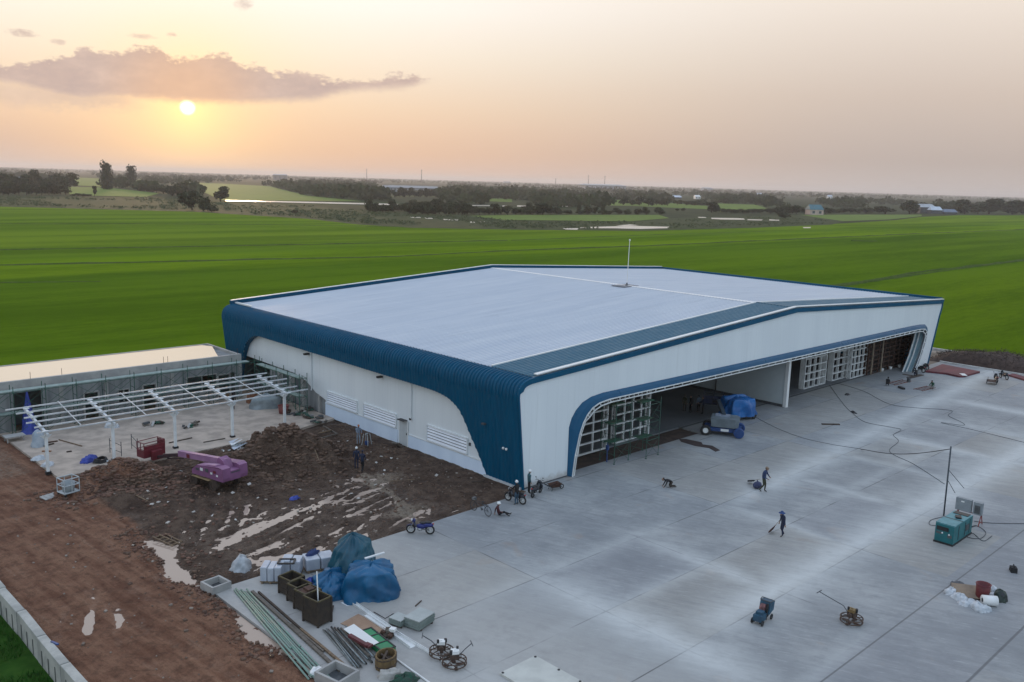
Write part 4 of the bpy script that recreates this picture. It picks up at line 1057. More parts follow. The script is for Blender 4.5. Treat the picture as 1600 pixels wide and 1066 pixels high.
# ------------------------------------------------------------------ haze
def haze():
    mt = bpy.data.materials.new('haze_air'); mt.use_nodes = True; nt = mt.node_tree
    for n in list(nt.nodes): nt.nodes.remove(n)
    o = nt.nodes.new('ShaderNodeOutputMaterial'); v = nt.nodes.new('ShaderNodeVolumePrincipled')
    v.inputs['Color'].default_value = (.94,.92,.92,1); v.inputs['Density'].default_value = HAZE; v.inputs['Anisotropy'].default_value = 0.35
    nt.links.new(v.outputs[0], o.inputs['Volume'])
    mb = MB(); mb.box(0, 0, ZF-1.5, 2*G+1000, 2*G+1000, 75-ZF+1.5); h = mb.build('haze', mt); tag(h, kind='stuff')
HAZE = 0.000105
haze()
# ------------------------------------------------------------------ people
SKIN = M('skin', (.30,.17,.11), (.26,.14,.09), 8, .6)
HAIR = M('black_hair', (.012,.010,.009), (.02,.016,.014), 20, .6)
def cloth(key, c): return M('cloth_'+key, c, tuple(x*.7 for x in c), 6, .85, bump=.3, bscale=14)
NAVY = cloth('navy', (.018,.026,.060)); BLK = cloth('black', (.012,.012,.014)); JEAN = cloth('jean', (.05,.10,.15)); MAROON = cloth('maroon', (.075,.018,.022))
GRNC = cloth('green', (.02,.085,.05)); GREYB = cloth('grey_blue', (.20,.25,.32)); TEALC = cloth('teal', (.05,.13,.15)); BROWNC = cloth('brown', (.06,.045,.035)); BLUEC = cloth('blue', (.03,.07,.20)); OLIVE = cloth('olive', (.05,.055,.03)); TANC = cloth('tan', (.28,.20,.14)); WHITEC = cloth('white', (.65,.65,.62))
SHOE = M('shoe', (.02,.02,.02), (.05,.045,.04), 9, .7); EYE = M('eye', (.01,.01,.01), None, 5, .3)
STAND = dict(pel=(0,0,.93), spi=(0,0,1.12), che=(.01,0,1.32), nec=(.015,0,1.46), hea=(.03,0,1.60),
    shl=(0,.18,1.40), ell=(-.02,.23,1.13), hal=(.06,.24,.88), shr=(0,-.18,1.40), elr=(-.02,-.23,1.13), har=(.06,-.24,.88),
    hil=(0,.09,.90), knl=(.03,.10,.50), anl=(0,.10,.09), tol=(.16,.11,.04), hir=(0,-.09,.90), knr=(.03,-.10,.50), anr=(0,-.10,.09), tor=(.16,-.11,.04))
BONES = [('pel','spi','s'),('spi','che','s'),('che','nec','s'),('nec','hea','k'),('che','shl','s'),('shl','ell','s'),('ell','hal','a'),('che','shr','s'),('shr','elr','s'),('elr','har','a'),
    ('pel','hil','t'),('hil','knl','t'),('knl','anl','t'),('anl','tol','o'),('pel','hir','t'),('hir','knr','t'),('knr','anr','t'),('anr','tor','o')]
RADI = dict(pel=(.155,.115), spi=(.145,.10), che=(.165,.11), nec=(.058,.058), hea=(.06,.06), shl=(.068,.068), ell=(.048,.048), hal=(.033,.03), hil=(.085,.085), knl=(.062,.062), anl=(.044,.044), tol=(.036,.034))
def person(label, loc, rz, pose=None, shirt=NAVY, trousers=NAVY, hat=None, hatmat=None, sleeve=True, group=None, size=1.0, look=(0,0)):
    J = dict(STAND); J.update(pose or {}); names = list(J); idx = {n: i for i, n in enumerate(names)}
    me = bpy.data.meshes.new('tmp'); me.from_pydata([J[n] for n in names], [(idx[a], idx[b]) for a, b, _ in BONES], [])
    o = bpy.data.objects.new('tmp', me); COL.objects.link(o)
    sk = o.modifiers.new('skin', 'SKIN'); sk.use_smooth_shade = True
    ss = o.modifiers.new('sub', 'SUBSURF'); ss.levels = 1; ss.render_levels = 1
    for n in names:
        k = n if n in RADI else n[:2]+'l'
        sv = me.skin_vertices[0].data[idx[n]]; sv.radius = RADI[k]; sv.use_root = (n == 'pel')
    dg = bpy.context.evaluated_depsgraph_get(); dg.update(); em = bpy.data.meshes.new_from_object(o.evaluated_get(dg))
    bpy.data.objects.remove(o)
    B = [(Vector(J[a]), Vector(J[b]), t) for a, b, t in BONES]
    def near(c):
        best, bt = 9, 's'
        for a, b, t in B:
            d = b-a; u = max(0, min(1, (c-a).dot(d)/max(d.length_squared, 1e-6))); q = (c-a-d*u).length-(.06 if t in 's' else 0)
            if q < best: best, bt = q, t
        return bt
    mb = MB(); mi = {'s': 1, 't': 2, 'k': 0, 'o': 3, 'a': 1 if sleeve else 0}
    mb.v = [tuple(v.co) for v in em.vertices]
    for p in em.polygons: mb.f.append(tuple(p.vertices)); mb.m.append(mi[near(Vector(p.center))])
    bpy.data.meshes.remove(em)
    # hands: palm, four fingers of unequal length and a thumb from the side of the palm
    mb.cm = 0
    for s, sg in (('l', 1), ('r', -1)):
        h = Vector(J['ha'+s]); e = Vector(J['el'+s]); d = (h-e).normalized(); sd = d.cross(Vector((0,0,1)) if abs(d.z) < .9 else Vector((1,0,0))).normalized(); nn = sd.cross(d)
        mb.tube([h-d*.01, h+d*.045, h+d*.085], [.027,.034,.028], 8)
        for k, (off, L) in enumerate(((-.024,.070),(-.008,.080),(.008,.075),(.024,.058))):
            a = h+d*.080+sd*off; mb.tube([a, a+d*L*.5+nn*.006, a+d*L*.85+nn*.028], [.0095,.009,.006], 6)
        a = h+d*.025+sd*.028*sg; mb.tube([a, a+d*.03+sd*.028*sg, a+d*.058+sd*.030*sg], [.0115,.010,.007], 6)
    # head
    hc = Vector(J['hea'])+Vector((.015,0,.02)); R = Matrix.Rotation(look[0], 3, 'Z') @ Matrix.Rotation(look[1], 3, 'Y')
    def hp(x, y, z): return hc+R @ Vector((x, y, z))
    mb.ell(hc, (.092,.074,.115), 14, 10, R); mb.ell(hp(.035,0,-.06), (.058,.052,.055), 10, 8, R)
    mb.tube([hp(.080,0,.02), hp(.103,0,-.012), hp(.098,0,-.028)], [.010,.016,.013], 6)
    for sg in (1, -1): mb.ell(hp(0,.075*sg,-.005), (.018,.010,.032), 8, 6, R)
    mb.ell(hp(.082,0,-.058), (.014,.024,.008), 8, 6, R)
    mb.cm = 4
    for sg in (1, -1): mb.ell(hp(.083,.028*sg,.012), (.010,.014,.008), 8, 6, R)
    b = mb.build('person', [SKIN, shirt, trousers, SHOE, EYE], smooth=True, fix=False)
    tag(b, label, 'person', group); b.location = loc; b.rotation_euler = (0,0,rz); b.scale = (size,)*3
    m2 = MB()
    if hat == 'helmet':
        m2.ell(hp(-.005,0,.05), (.122,.105,.105), 14, 8, R); m2.ell(hp(.05,0,.045), (.115,.095,.018), 14, 6, R); m2.bar(hp(-.11,0,.10), hp(.10,0,.11), .02, .12); m2.build('helmet', hatmat or TRIM, b, smooth=True)
    elif hat == 'sunhat':
        m2.lathe([(.0,.15),(.07,.145),(.10,.10),(.105,.05),(.21,.02),(.215,.01),(.10,.02)], tuple(hc), 14); m2.ell(hp(-.05,0,-.05), (.075,.085,.11), 10, 8, R); m2.build('sun_hat', hatmat or BLUEC, b, smooth=True)
    elif hat == 'cap':
        m2.ell(hp(-.008,0,.05), (.104,.086,.078), 12, 8, R); m2.ell(hp(.10,0,.045), (.07,.065,.012), 10, 6, R); m2.build('cap', hatmat or BLUEC, b, smooth=True)
    m3 = MB(); m3.ell(hp(-.022,0,.022), (.088,.081,.108), 12, 8, R); m3.build('hair', HAIR, b, smooth=True)
    return b
def pz(**k): return k
WALK = pz(knl=(.16,.10,.52), anl=(.20,.10,.10), tol=(.36,.11,.05), knr=(.02,-.10,.50), anr=(-.26,-.10,.16), tor=(-.12,-.11,.05), ell=(-.10,.23,1.15), hal=(-.02,.24,.92), elr=(.06,-.23,1.13), har=(.18,-.22,.92))
SWEEP = pz(che=(.06,0,1.30), nec=(.10,0,1.43), hea=(.14,0,1.56), shl=(.05,.18,1.38), ell=(.12,.30,1.12), hal=(.16,.42,.92), shr=(.05,-.18,1.38), elr=(.02,-.24,1.12), har=(.10,-.24,.88), knl=(.10,.10,.50), anl=(.06,.10,.09), tol=(.22,.11,.04), knr=(.06,-.10,.50), anr=(-.20,-.10,.13), tor=(-.06,-.11,.04))
SQUAT = pz(pel=(-.10,0,.30), spi=(-.02,0,.48), che=(.10,0,.65), nec=(.16,0,.78), hea=(.22,0,.90), shl=(.10,.18,.72), ell=(.30,.20,.52), hal=(.48,.14,.36), shr=(.10,-.18,.72), elr=(.30,-.20,.52), har=(.48,-.14,.36), hil=(-.08,.09,.29), knl=(.24,.15,.50), anl=(.06,.13,.09), tol=(.22,.14,.04), hir=(-.08,-.09,.29), knr=(.24,-.15,.50), anr=(.06,-.13,.09), tor=(.22,-.14,.04))
SITG = pz(pel=(0,0,.13), spi=(-.05,0,.32), che=(-.07,0,.52), nec=(-.05,0,.67), hea=(-.02,0,.81), shl=(-.07,.18,.60), ell=(-.20,.26,.36), hal=(-.24,.24,.10), shr=(-.07,-.18,.60), elr=(.05,-.24,.38), har=(.22,-.16,.32), hil=(.02,.09,.13), knl=(.40,.13,.20), anl=(.80,.13,.07), tol=(.87,.14,.18), hir=(.02,-.09,.13), knr=(.36,-.14,.36), anr=(.62,-.16,.09), tor=(.76,-.16,.05))
KNEEL = pz(pel=(-.10,0,.42), spi=(.08,0,.50), che=(.28,0,.52), nec=(.42,0,.55), hea=(.54,0,.58), shl=(.30,.18,.52), ell=(.36,.22,.30), hal=(.50,.18,.07), shr=(.30,-.18,.52), elr=(.36,-.22,.30), har=(.50,-.18,.07), hil=(-.10,.09,.40), knl=(.06,.12,.08), anl=(-.34,.12,.08), tol=(-.46,.12,.06), hir=(-.10,-.09,.40), knr=(.06,-.12,.08), anr=(-.34,-.12,.08), tor=(-.46,-.12,.06))
REACH = pz(ell=(.20,.22,1.20), hal=(.42,.16,1.10), elr=(.20,-.22,1.20), har=(.42,-.16,1.10))
def at(px, py, z=0.0):
    p = P(px, py, z); return Vector((p.x, p.y, z))
VIEW = math.atan2(RZ.y, RZ.x)       # heading away from the viewer
LEFT = VIEW+math.pi/2
# broom: pole + fan of twigs; local +x from the grip towards the tip
def broom(label, grip, tip, mat, wide=.42):
    d = tip-grip; t = thing('broom', label, 'broom', tuple(grip), 0); L = d.length; n = d.normalized(); up = Vector((0,0,1)); sd = n.cross(up).normalized()
    mb = MB(); mb.tube([n*-.18, n*(L*.45)], .014, 6); mb.build('handle', M('bamboo', (.30,.22,.12), None, 9, .6), t)
    mb = MB()
    for k in range(26):
        a = (k/25-.5)*2; q = n*(L*.40); e = n*L*(1-.10*a*a)+sd*a*wide*.5+Vector((0,0,-.0+.05*math.cos(k*2.3)))
        mb.tube([q, q.lerp(e, .5)+sd*a*.02, e], [.018,.022,.010], 5)
    mb.build('twigs', mat, t)
TWIG = M('twig', (.10,.045,.035), (.06,.03,.025), 8, .9)
a = at(1222,838); ang1 = math.atan2((at(1207,832)-a).y, (at(1207,832)-a).x)
person('sweeper in dark clothes and a blue sun hat pulling a fan broom', a, LEFT+.35, SWEEP, NAVY, NAVY, 'sunhat', BLUEC)
broom('reddish brown fan broom trailed by the sweeper with the blue sun hat', a+Vector((math.cos(ang1)*.33, math.sin(ang1)*.33, .92)), at(1203,832)+Vector((0,0,.06)), TWIG, .85)
a = at(1192,768.5); 
person('sweeper in a dark balaclava and blue jacket with white shoes, nearer to the hangar', a, LEFT+2.5, dict(SWEEP, hal=(.30,.18,1.02), har=(.30,-.20,.98)), cloth('blue_jacket', (.035,.06,.14)), OLIVE, 'cap', TANC, size=1.15)
broom('dark broom held by the sweeper in the blue jacket', a+Vector((-.25,.25,.95)), at(1171,754)+Vector((0,0,.1)), M('dark_twig', (.03,.03,.035), None, 8, .9), .5)
d = thing('bag', 'dark blue rubbish bag dragged by the sweeper in the blue jacket', 'bag', tuple(at(1183,763)))
mb = MB(); mb.ell((0,0,.25), (.42,.30,.26), 12, 8); mb.build('sack', cloth('bag_blue', (.05,.06,.13)), d, smooth=True); mb = MB(); mb.tube([(0,0,.48),(.1,.1,.6)], [.06,.03], 6); mb.build('knot', MATS['cloth_bag_blue'], d)
person('left one of two workers in navy overalls side by side on the mud, white helmet', at(557,733,tz(-6.6,11.4)), VIEW+.2, STAND, NAVY, NAVY, 'helmet', TRIM)
person('right one of two workers in navy overalls side by side on the mud, dark cap', at(566,738,tz(-6.6,10.6)), VIEW-.3, WALK, NAVY, BLK, 'cap', NAVY)
person('worker in pale blue grey clothes with an orange scarf standing by the louvred wall', at(560,695,.02), -1.9, REACH, GREYB, cloth('pale_grey', (.30,.34,.40)), 'cap', cloth('orange', (.5,.14,.05)))
person('worker in dark red shirt and white helmet sitting on the concrete, legs stretched out', at(779,806), math.atan2(-.63,.77), SITG, MAROON, BLK, 'helmet', TRIM)
person('rider in a black jacket, jeans and white helmet beside the two parked motorbikes', at(807,789), VIEW+.7, REACH, BLK, JEAN, 'helmet', TRIM)
person('man in a teal top standing behind the motorbikes at the hangar corner', at(826,771), VIEW-1.2, dict(ell=(.08,.24,1.35), hal=(.14,.20,1.60)), TEALC, BLK, 'helmet', TRIM)
person('dark figure kneeling low on the open concrete before the gate', at(1047,761), math.atan2(RX.y, RX.x)+math.pi+.1, KNEEL, BLK, BROWNC, None)
person('crouching worker in black by the left ladder frame near the gate', at(1386,603), 0.2, SQUAT, BLK, BLK, 'cap', BLK)
person('crouching worker in a green shirt holding the right ladder frame', at(1457,608), 2.9, SQUAT, GRNC, cloth('pale_trouser', (.3,.3,.28)), 'cap', BLK)
person('worker squatting between the parked motorbike and the ladder frames', at(1431,588), 1.2, SQUAT, BLK, NAVY, 'cap', NAVY)
for px, py, l, sh, r in ((1069,643,'standing worker inside the hangar mouth, leftmost of the group', OLIVE, .2), (1079,645,'standing worker inside the hangar mouth, second from left', BLK, 2.8), (1091,644,'standing worker in a pale shirt inside the hangar mouth', GREYB, 1.2), (1098,647,'standing worker in navy at the blue lift basket inside the hangar', NAVY, 2.2)):
    person(l, at(px, py), r, REACH if sh is NAVY else STAND, sh, BROWNC if sh is OLIVE else BLK, None, None, group='workers in the hangar mouth')
person('worker in black under the pergola near the back wall', at(364,641,.1), 1.2, STAND, BLK, BLK, 'cap', BLK)
# ------------------------------------------------------------------ motorbikes and bicycle
TYRE = M('tyre', (.016,.016,.017), (.03,.03,.03), 9, .8); ALU = M('alloy', (.45,.46,.47), (.34,.35,.36), 4, .35, .6); RIMW = M('pale_rim', (.60,.60,.58), None, 5, .4)
def wheel(parent, c, r, w, rim=ALU, spokes=10, tyre=TYRE, axis='y'):
    mb = MB(); pts = [(c[0]+math.cos(k*math.pi/12)*r, c[1], c[2]+math.sin(k*math.pi/12)*r) for k in range(24)]
    mb.tube(pts, w, 8, closed=True); wb = mb.build('wheel', tyre, parent, smooth=True)
    mb = MB(); mb.tube([(c[0]+math.cos(k*math.pi/12)*(r-w*1.1), c[1], c[2]+math.sin(k*math.pi/12)*(r-w*1.1)) for k in range(24)], w*.45, 6, closed=True)
    for k in range(spokes):
        q = k*2*math.pi/spokes; mb.tube([(c[0],c[1],c[2]), (c[0]+math.cos(q)*(r-w), c[1], c[2]+math.sin(q)*(r-w))], w*.22, 4)
    mb.cyl((c[0],c[1]-w*1.4,c[2]), (c[0],c[1]+w*1.4,c[2]), w*1.2, n=8); mb.build('rim', rim, wb)
    return wb
SEATM = M('seat_vinyl', (.015,.015,.016), (.025,.025,.026), 6, .5)
def motorbike(label, loc, rz, paint, group='parked motorbikes', rim=RIMW):
    t = thing('motorbike', label, 'motorbike', loc, rz, group)
    for x in (.62, -.60): wheel(t, (x,0,.29), .25, .058, rim)
    mb = MB(); mb.tube([(.44,0,.86), (.30,0,.52), (.05,0,.40), (-.25,0,.46), (-.62,0,.66)], [.055,.075,.085,.085,.06], 8); mb.tube([(-.15,.10,.36), (-.58,.11,.30)], .03, 6); mb.tube([(-.15,-.10,.36), (-.58,-.11,.30)], .03, 6); mb.build('frame', DARKGREY, t, smooth=True)
    mb = MB(); mb.grid([[(.48,y,.92), (.40,y*1.2,.78), (.36,y*1.5,.60), (.42,y*1.2,.42), (.34,y,.34)] for y in (-.16,-.08,0,.08,.16)]); mb.ell((.43,0,.86), (.12,.13,.13), 12, 8); mb.ell((-.05,0,.50), (.34,.15,.17), 12, 8); mb.ell((-.46,0,.60), (.36,.16,.15), 12, 8); mb.build('body', paint, t, smooth=True)
    mb = MB(); mb.ell((-.18,0,.74), (.26,.13,.065), 12, 8); mb.ell((-.48,0,.78), (.24,.12,.06), 12, 8); mb.build('seat', SEATM, t, smooth=True)
    mb = MB(); mb.tube([(.45,.33,.98), (.42,.18,1.02), (.43,0,.97), (.42,-.18,1.02), (.45,-.33,.98)], .016, 6); mb.tube([(.40,.24,1.0),(.40,.27,1.16)], .008, 4); mb.tube([(.40,-.24,1.0),(.40,-.27,1.16)], .008, 4); hb = mb.build('handlebar', BLACK, t)
    for sg in (1, -1):
        mb = MB(); mb.ell((.39,.28*sg,1.19), (.012,.055,.035), 8, 6); mb.build('mirror', BLACK, hb)
    mb = MB(); mb.ell((.55,0,.90), (.06,.09,.075), 10, 8); mb.build('headlight', TRIM, t, smooth=True)
    mb = MB()
    for sg in (1, -1): mb.tube([(.46,.07*sg,.80), (.62,.08*sg,.29)], .022, 6)
    mb.build('fork', ALU, t)
    mb = MB(); mb.ell((.05,0,.30), (.17,.12,.11), 12, 8); mb.tube([(.0,-.13,.24), (-.30,-.15,.22), (-.72,-.16,.33)], [.022,.03,.04], 8); mb.build('engine', ALU, t, smooth=True)
    for x, a0 in ((.62,.2), (-.60,.3)):
        mb = MB(); mb.grid([[(x+math.cos(q)*.315, y, .29+math.sin(q)*.315) for q in [a0+k*.25 for k in range(8)]] for y in (-.06,.06)]); mb.build('mudguard', paint, t, smooth=True)
    mb = MB(); mb.ell((-.80,0,.70), (.05,.08,.05), 8, 6); mb.build('tail_light', M('red_plastic', (.35,.02,.02), None, 3, .4), t)
    return t
def paint(key, c): return M('paint_'+key, c, tuple(x*.8 for x in c), 2, .3)
def rz2(a, b_): return math.atan2((b_-a).y, (b_-a).x)
A, B_ = at(638,833), at(676,835)
motorbike('blue underbone motorbike parked alone near the dirt edge', (A+B_)/2, rz2(B_, A), paint('blue', (.02,.03,.17)))
A, B_ = at(793,782), at(819,789)
motorbike('black motorbike with pale rims and white headlight, in front of the hangar corner', (A+B_)/2+Vector((0,.05,0)), rz2(B_, A), paint('black', (.02,.022,.03)))
A, B_ = at(826,778), at(841,768)
motorbike('dark motorbike parked against the foot of the front wall', (A+B_)/2+Vector((.1,-.2,0)), rz2(A, B_), paint('dark', (.014,.02,.03)), rim=DARKGREY)
motorbike('black motorbike under the right end of the gate', at(1436,581), 1.3, paint('black2', (.02,.02,.022)))
motorbike('dark motorbike next to it, closest to the white wall end', at(1444,577), 1.0, paint('dark2', (.02,.03,.035)))
motorbike('black motorbike at the foot of the brown brush heap, front one', at(1556,597), .5, MATS['paint_black'])
motorbike('dark motorbike behind the front one at the brown brush heap', at(1568,592), .9, MATS['paint_dark'])
mc = thing('motorbike_trailer', 'low dark handcart with a load beside the brush heap motorbikes', 'handcart', at(1549,600), .3)
mb = MB(); mb.box(0,0,.35,1.4,.9,.06); mb.box(0,.42,.4,1.4,.05,.3); mb.box(0,-.42,.4,1.4,.05,.3); mb.build('tray', RUST, mc)
for sg in (1,-1): wheel(mc, (0,.5*sg,.25), .22, .04)
def bicycle(label, a, b_):
    t = thing('bicycle', label, 'bicycle', (a+b_)/2, rz2(b_, a)); L = (a-b_).length/2*.93
    for x in (L, -L): wheel(t, (x,0,.34), .33, .020, DARKGREY, 16)
    fr = M('bike_frame', (.03,.03,.035), (.08,.08,.08), 5, .5)
    mb = MB()
    for p, q in (((-.08,0,.30),(-.18,0,.80)), ((-.15,0,.70),(L-.22,0,.78)), ((-.08,0,.30),(L-.20,0,.70)), ((L-.22,0,.86),(L,0,.34)), ((-.08,0,.30),(-L,0,.34)), ((-.16,0,.72),(-L,0,.34))): mb.tube([p, q], .018, 6)
    mb.build('frame', fr, t)
    mb = MB(); mb.tube([(L-.40,.27,.96), (L-.24,.20,1.0), (L-.22,0,.95), (L-.24,-.20,1.0), (L-.40,-.27,.96)], .014, 6); mb.tube([(L-.22,0,.84),(L-.22,0,.97)], .016, 6); mb.build('handlebar', BLACK, t)
    mb = MB(); mb.ell((-.20,0,.86), (.14,.08,.035), 10, 6); mb.build('saddle', SEATM, t)
    mb = MB(); mb.bar((-.70,0,.70), (-.25,0,.70), .14, .02); mb.bar((-.65,0,.70), (-L,0,.34), .015); mb.build('rack', fr, t)
    mb = MB(); mb.box(L-.05,0,.78,.20,.26,.16); mb.build('basket', M('basket_wire', (.20,.20,.20), (.10,.10,.10), 8, .6), t)
    mb = MB(); mb.cyl((-.08,-.03,.30), (-.08,-.05,.30), .09, n=12); mb.bar((-.08,-.06,.30), (.02,-.06,.16), .02); mb.bar((-.08,.06,.30), (-.18,.06,.44), .02); mb.build('crank', DARKGREY, t)
bicycle('dark bicycle standing at the dirt edge beside the seated worker', at(739,797), at(763,807))
# ------------------------------------------------------------------ boom lifts
PURPLE = M('purple_paint', (.25,.100,.215), (.20,.08,.17), 1.2, .5); PURPLE2 = M('purple_light', (.34,.18,.30), (.28,.14,.25), 1.2, .5); REDB = M('red_paint', (.17,.018,.028), (.12,.014,.022), 2, .5)
MUDDY = M('muddy_tyre', (.075,.050,.036), (.045,.030,.024), 4, .9)
def cage(parent, L, Wd, H, mat, z0=0, deck=None, c=(0,0)):
    mb = MB()
    for z in (z0+.04, z0+H*.55, z0+H):
        for a, b_ in (((-L/2,-Wd/2),(L/2,-Wd/2)), ((L/2,-Wd/2),(L/2,Wd/2)), ((L/2,Wd/2),(-L/2,Wd/2)), ((-L/2,Wd/2),(-L/2,-Wd/2))): mb.tube([(a[0]+c[0],a[1]+c[1],z), (b_[0]+c[0],b_[1]+c[1],z)], .035, 6)
    for x in (-L/2, 0, L/2):
        for y in (-Wd/2, Wd/2): mb.tube([(x+c[0],y+c[1],z0), (x+c[0],y+c[1],z0+H)], .033, 6)
    k = mb.build('basket', mat, parent); mb = MB(); mb.box(c[0],c[1],z0-.02,L,Wd,.06)
    mb.build('deck', deck or mat, k); return k
t = thing('boom_lift', 'purple boom lift with a red work basket, standing in the mud', 'boom lift', (-16.2,14.9,-.05), rad(101.5)); t.scale = (.95,.92,.92)
def lift_wheel(parent, x, y, r, w, mat, hub=None):
    mb = MB(); mb.lathe([(r*.55,-w),(r*.93,-w),(r,-w*.7),(r,w*.7),(r*.93,w),(r*.55,w)], n=20)
    for i, v in enumerate(mb.v): mb.v[i] = (x+v[0], y+v[2], r+v[1])
    wb = mb.build('wheel', mat, parent); mb = MB(); mb.cyl((x,y-w*.8,r), (x,y+w*.8,r), r*.56, n=14); mb.build('hub', hub or mat, wb)
for x in (-1.15, 1.15):
    for y in (-.98, .98): lift_wheel(t, x, y, .46, .17, MUDDY)
mb = MB(); mb.box(0,0,.36,2.5,1.5,.34); mb.cyl((0,0,.7),(0,0,.95),.62,n=18); mb.build('chassis', MUDDY, t)
mb = MB(); mb.box(.1,.35,.80,2.0,2.0,.05); mb.build('mud_plate', M('tan_plate', (.34,.24,.12), (.24,.17,.09), 2, .8), t)
prof = [(-2.3,.95),(-2.35,1.2),(-2.3,1.95),(-1.9,2.05),(.6,1.75),(1.2,1.30),(1.2,.95)]
for sg, w0, w1 in ((1,.42,1.22), (-1,.42,1.22)):
    mb = MB(); mb.prism(prof, lambda p: (p[0],sg*w0,p[1]), lambda p: (p[0],sg*w1*(.94 if p[0] < -2.2 else 1),p[1])); mb.build('turret_cowl', PURPLE, t)
mb = MB(); mb.box(-2.0,0,.95,.7,.9,.75); mb.build('counterweight', PURPLE, t)
mb = MB(); mb.box(-.3,0,.95,2.6,.84,.3); mb.build('turret_floor', M('purple_dark', (.10,.035,.115), None, 2, .6), t)
mb = MB(); mb.box(-1.0,.85,1.94,.9,.5,.10, tilt=(0,.13)); mb.box(-.2,.80,1.80,.6,.55,.10, tilt=(0,.13)); mb.build('cover_plate', PURPLE2, t)
for k, (x, z, w, h, mm) in enumerate(((.55,1.35,.35,.18,DARKGREY), (.05,1.40,.30,.22,TRIM), (-.55,1.42,.34,.26,DARKGREY), (-1.1,1.35,.22,.16,TRIM), (-1.45,1.5,.28,.2,REDB), (-1.75,1.3,.2,.14,TRIM))):
    mb = MB(); mb.box(x, 1.225, z, w, .02, h); mb.build('decal', mm, t)
mb = MB(); mb.box(-2.335,0,1.5,.03,.8,.10); mb.build('grille', DARKGREY, t)
mb = MB(); mb.prism([(-1.75,1.55),(-1.4,2.25),(-.9,2.45),(-.7,2.2),(-.9,1.6)], lambda p: (p[0],-.38,p[1]), lambda p: (p[0],.38,p[1])); mb.build('boom_knuckle', PURPLE, t)
mb = MB(); mb.bar((-1.35,0,2.12), (4.3,0,1.62), .38, .46); mb.build('boom', PURPLE2, t)
mb = MB(); mb.box(3.0,.225,1.55,.35,.02,.3); mb.build('decal', REDB, t)
mb = MB(); mb.bar((3.95,0,1.58), (6.2,.1,1.05), .24, .26); mb.bar((5.6,.1,1.12), (7.2,.1,.75), .2, .22); mb.bar((3.9,.0,1.25), (5.8,.1,.9), .08); mb.build('jib', M('jib_dark', (.05,.02,.025), (.03,.015,.02), 2, .6), t)
mb = MB(); mb.box(7.2,.1,.55,.35,.9,.75); mb.build('basket_mount', REDB, t)
bk = cage(t, .95, 1.9, 1.25, REDB, .75, c=(7.95,.1))
mb = MB(); mb.box(8.0,-.8,1.02,.5,.25,.36); mb.build('control_box', REDB, bk)
mb = MB()
for y in (-.87,1.07): mb.box(7.95,y,.77,.95,.03,.62)
mb.box(7.95,-.88,1.3,.95,.03,.62); mb.box(7.48,.1,.77,.03,1.9,.95); mb.build('side_panel', REDB, bk)

GREYT = M('lift_grey', (.17,.20,.22), (.13,.155,.17), 1.5, .5); BLUEL = M('lift_blue', (.022,.07,.22), (.018,.05,.16), 2, .45)
c = at(1129,678); t = thing('boom_lift', 'blue and grey boom lift on four wheels at the hangar mouth', 'boom lift', tuple(c), math.atan2(-2.3,1.3))
for x in (-1.45, 1.45):
    for y in (-1.0, 1.0): lift_wheel(t, x, y, .46, .17, TYRE if x < 0 else BLUEL, TRIM if x < 0 and y < 0 else BLUEL)
mb = MB(); mb.box(0,0,.38,3.2,1.5,.34); mb.build('chassis', BLUEL, t)
mb = MB(); mb.box(.2,-.82,.45,.7,.04,.22); mb.build('step', TRIM, t)
R_ = MB(); R_.prism([(-1.2,-1.0),(1.2,-1.1),(1.6,-.6),(1.6,.6),(1.2,1.1),(-1.2,1.0)], lambda p: (p[0]*.85,p[1]*.8,.80), lambda p: (p[0]*.9,p[1]*.85,1.62)); R_.build('turntable', GREYT, t)
mb = MB(); mb.box(-.1,.1,1.62,1.3,.6,.16); mb.build('turntable_cap', M('lift_pale', (.27,.31,.38), None, 2, .5), t)
bv_ = Matrix.Rotation(-math.atan2(-2.3,1.3), 3, 'Z') @ (at(1113,646)-c); bx, by = bv_.x, bv_.y
mb = MB(); mb.bar((0,0,1.75), (bx*.55,by*.55,2.1), .34, .36); mb.bar((bx*.5,by*.5,2.05), (bx*.9,by*.9,1.4), .26, .28); mb.build('boom', M('boom_dark', (.05,.07,.09), None, 2, .5), t)
bk = cage(t, 1.9, 1.0, 1.1, M('cage_dark', (.03,.035,.05), None, 3, .6), 1.0, c=(bx,by))
mb = MB(); mb.box(bx,by-.45,1.05,1.9,.05,.8); mb.build('side_panel', M('cage_navy', (.02,.03,.08), None, 3, .6), bk)
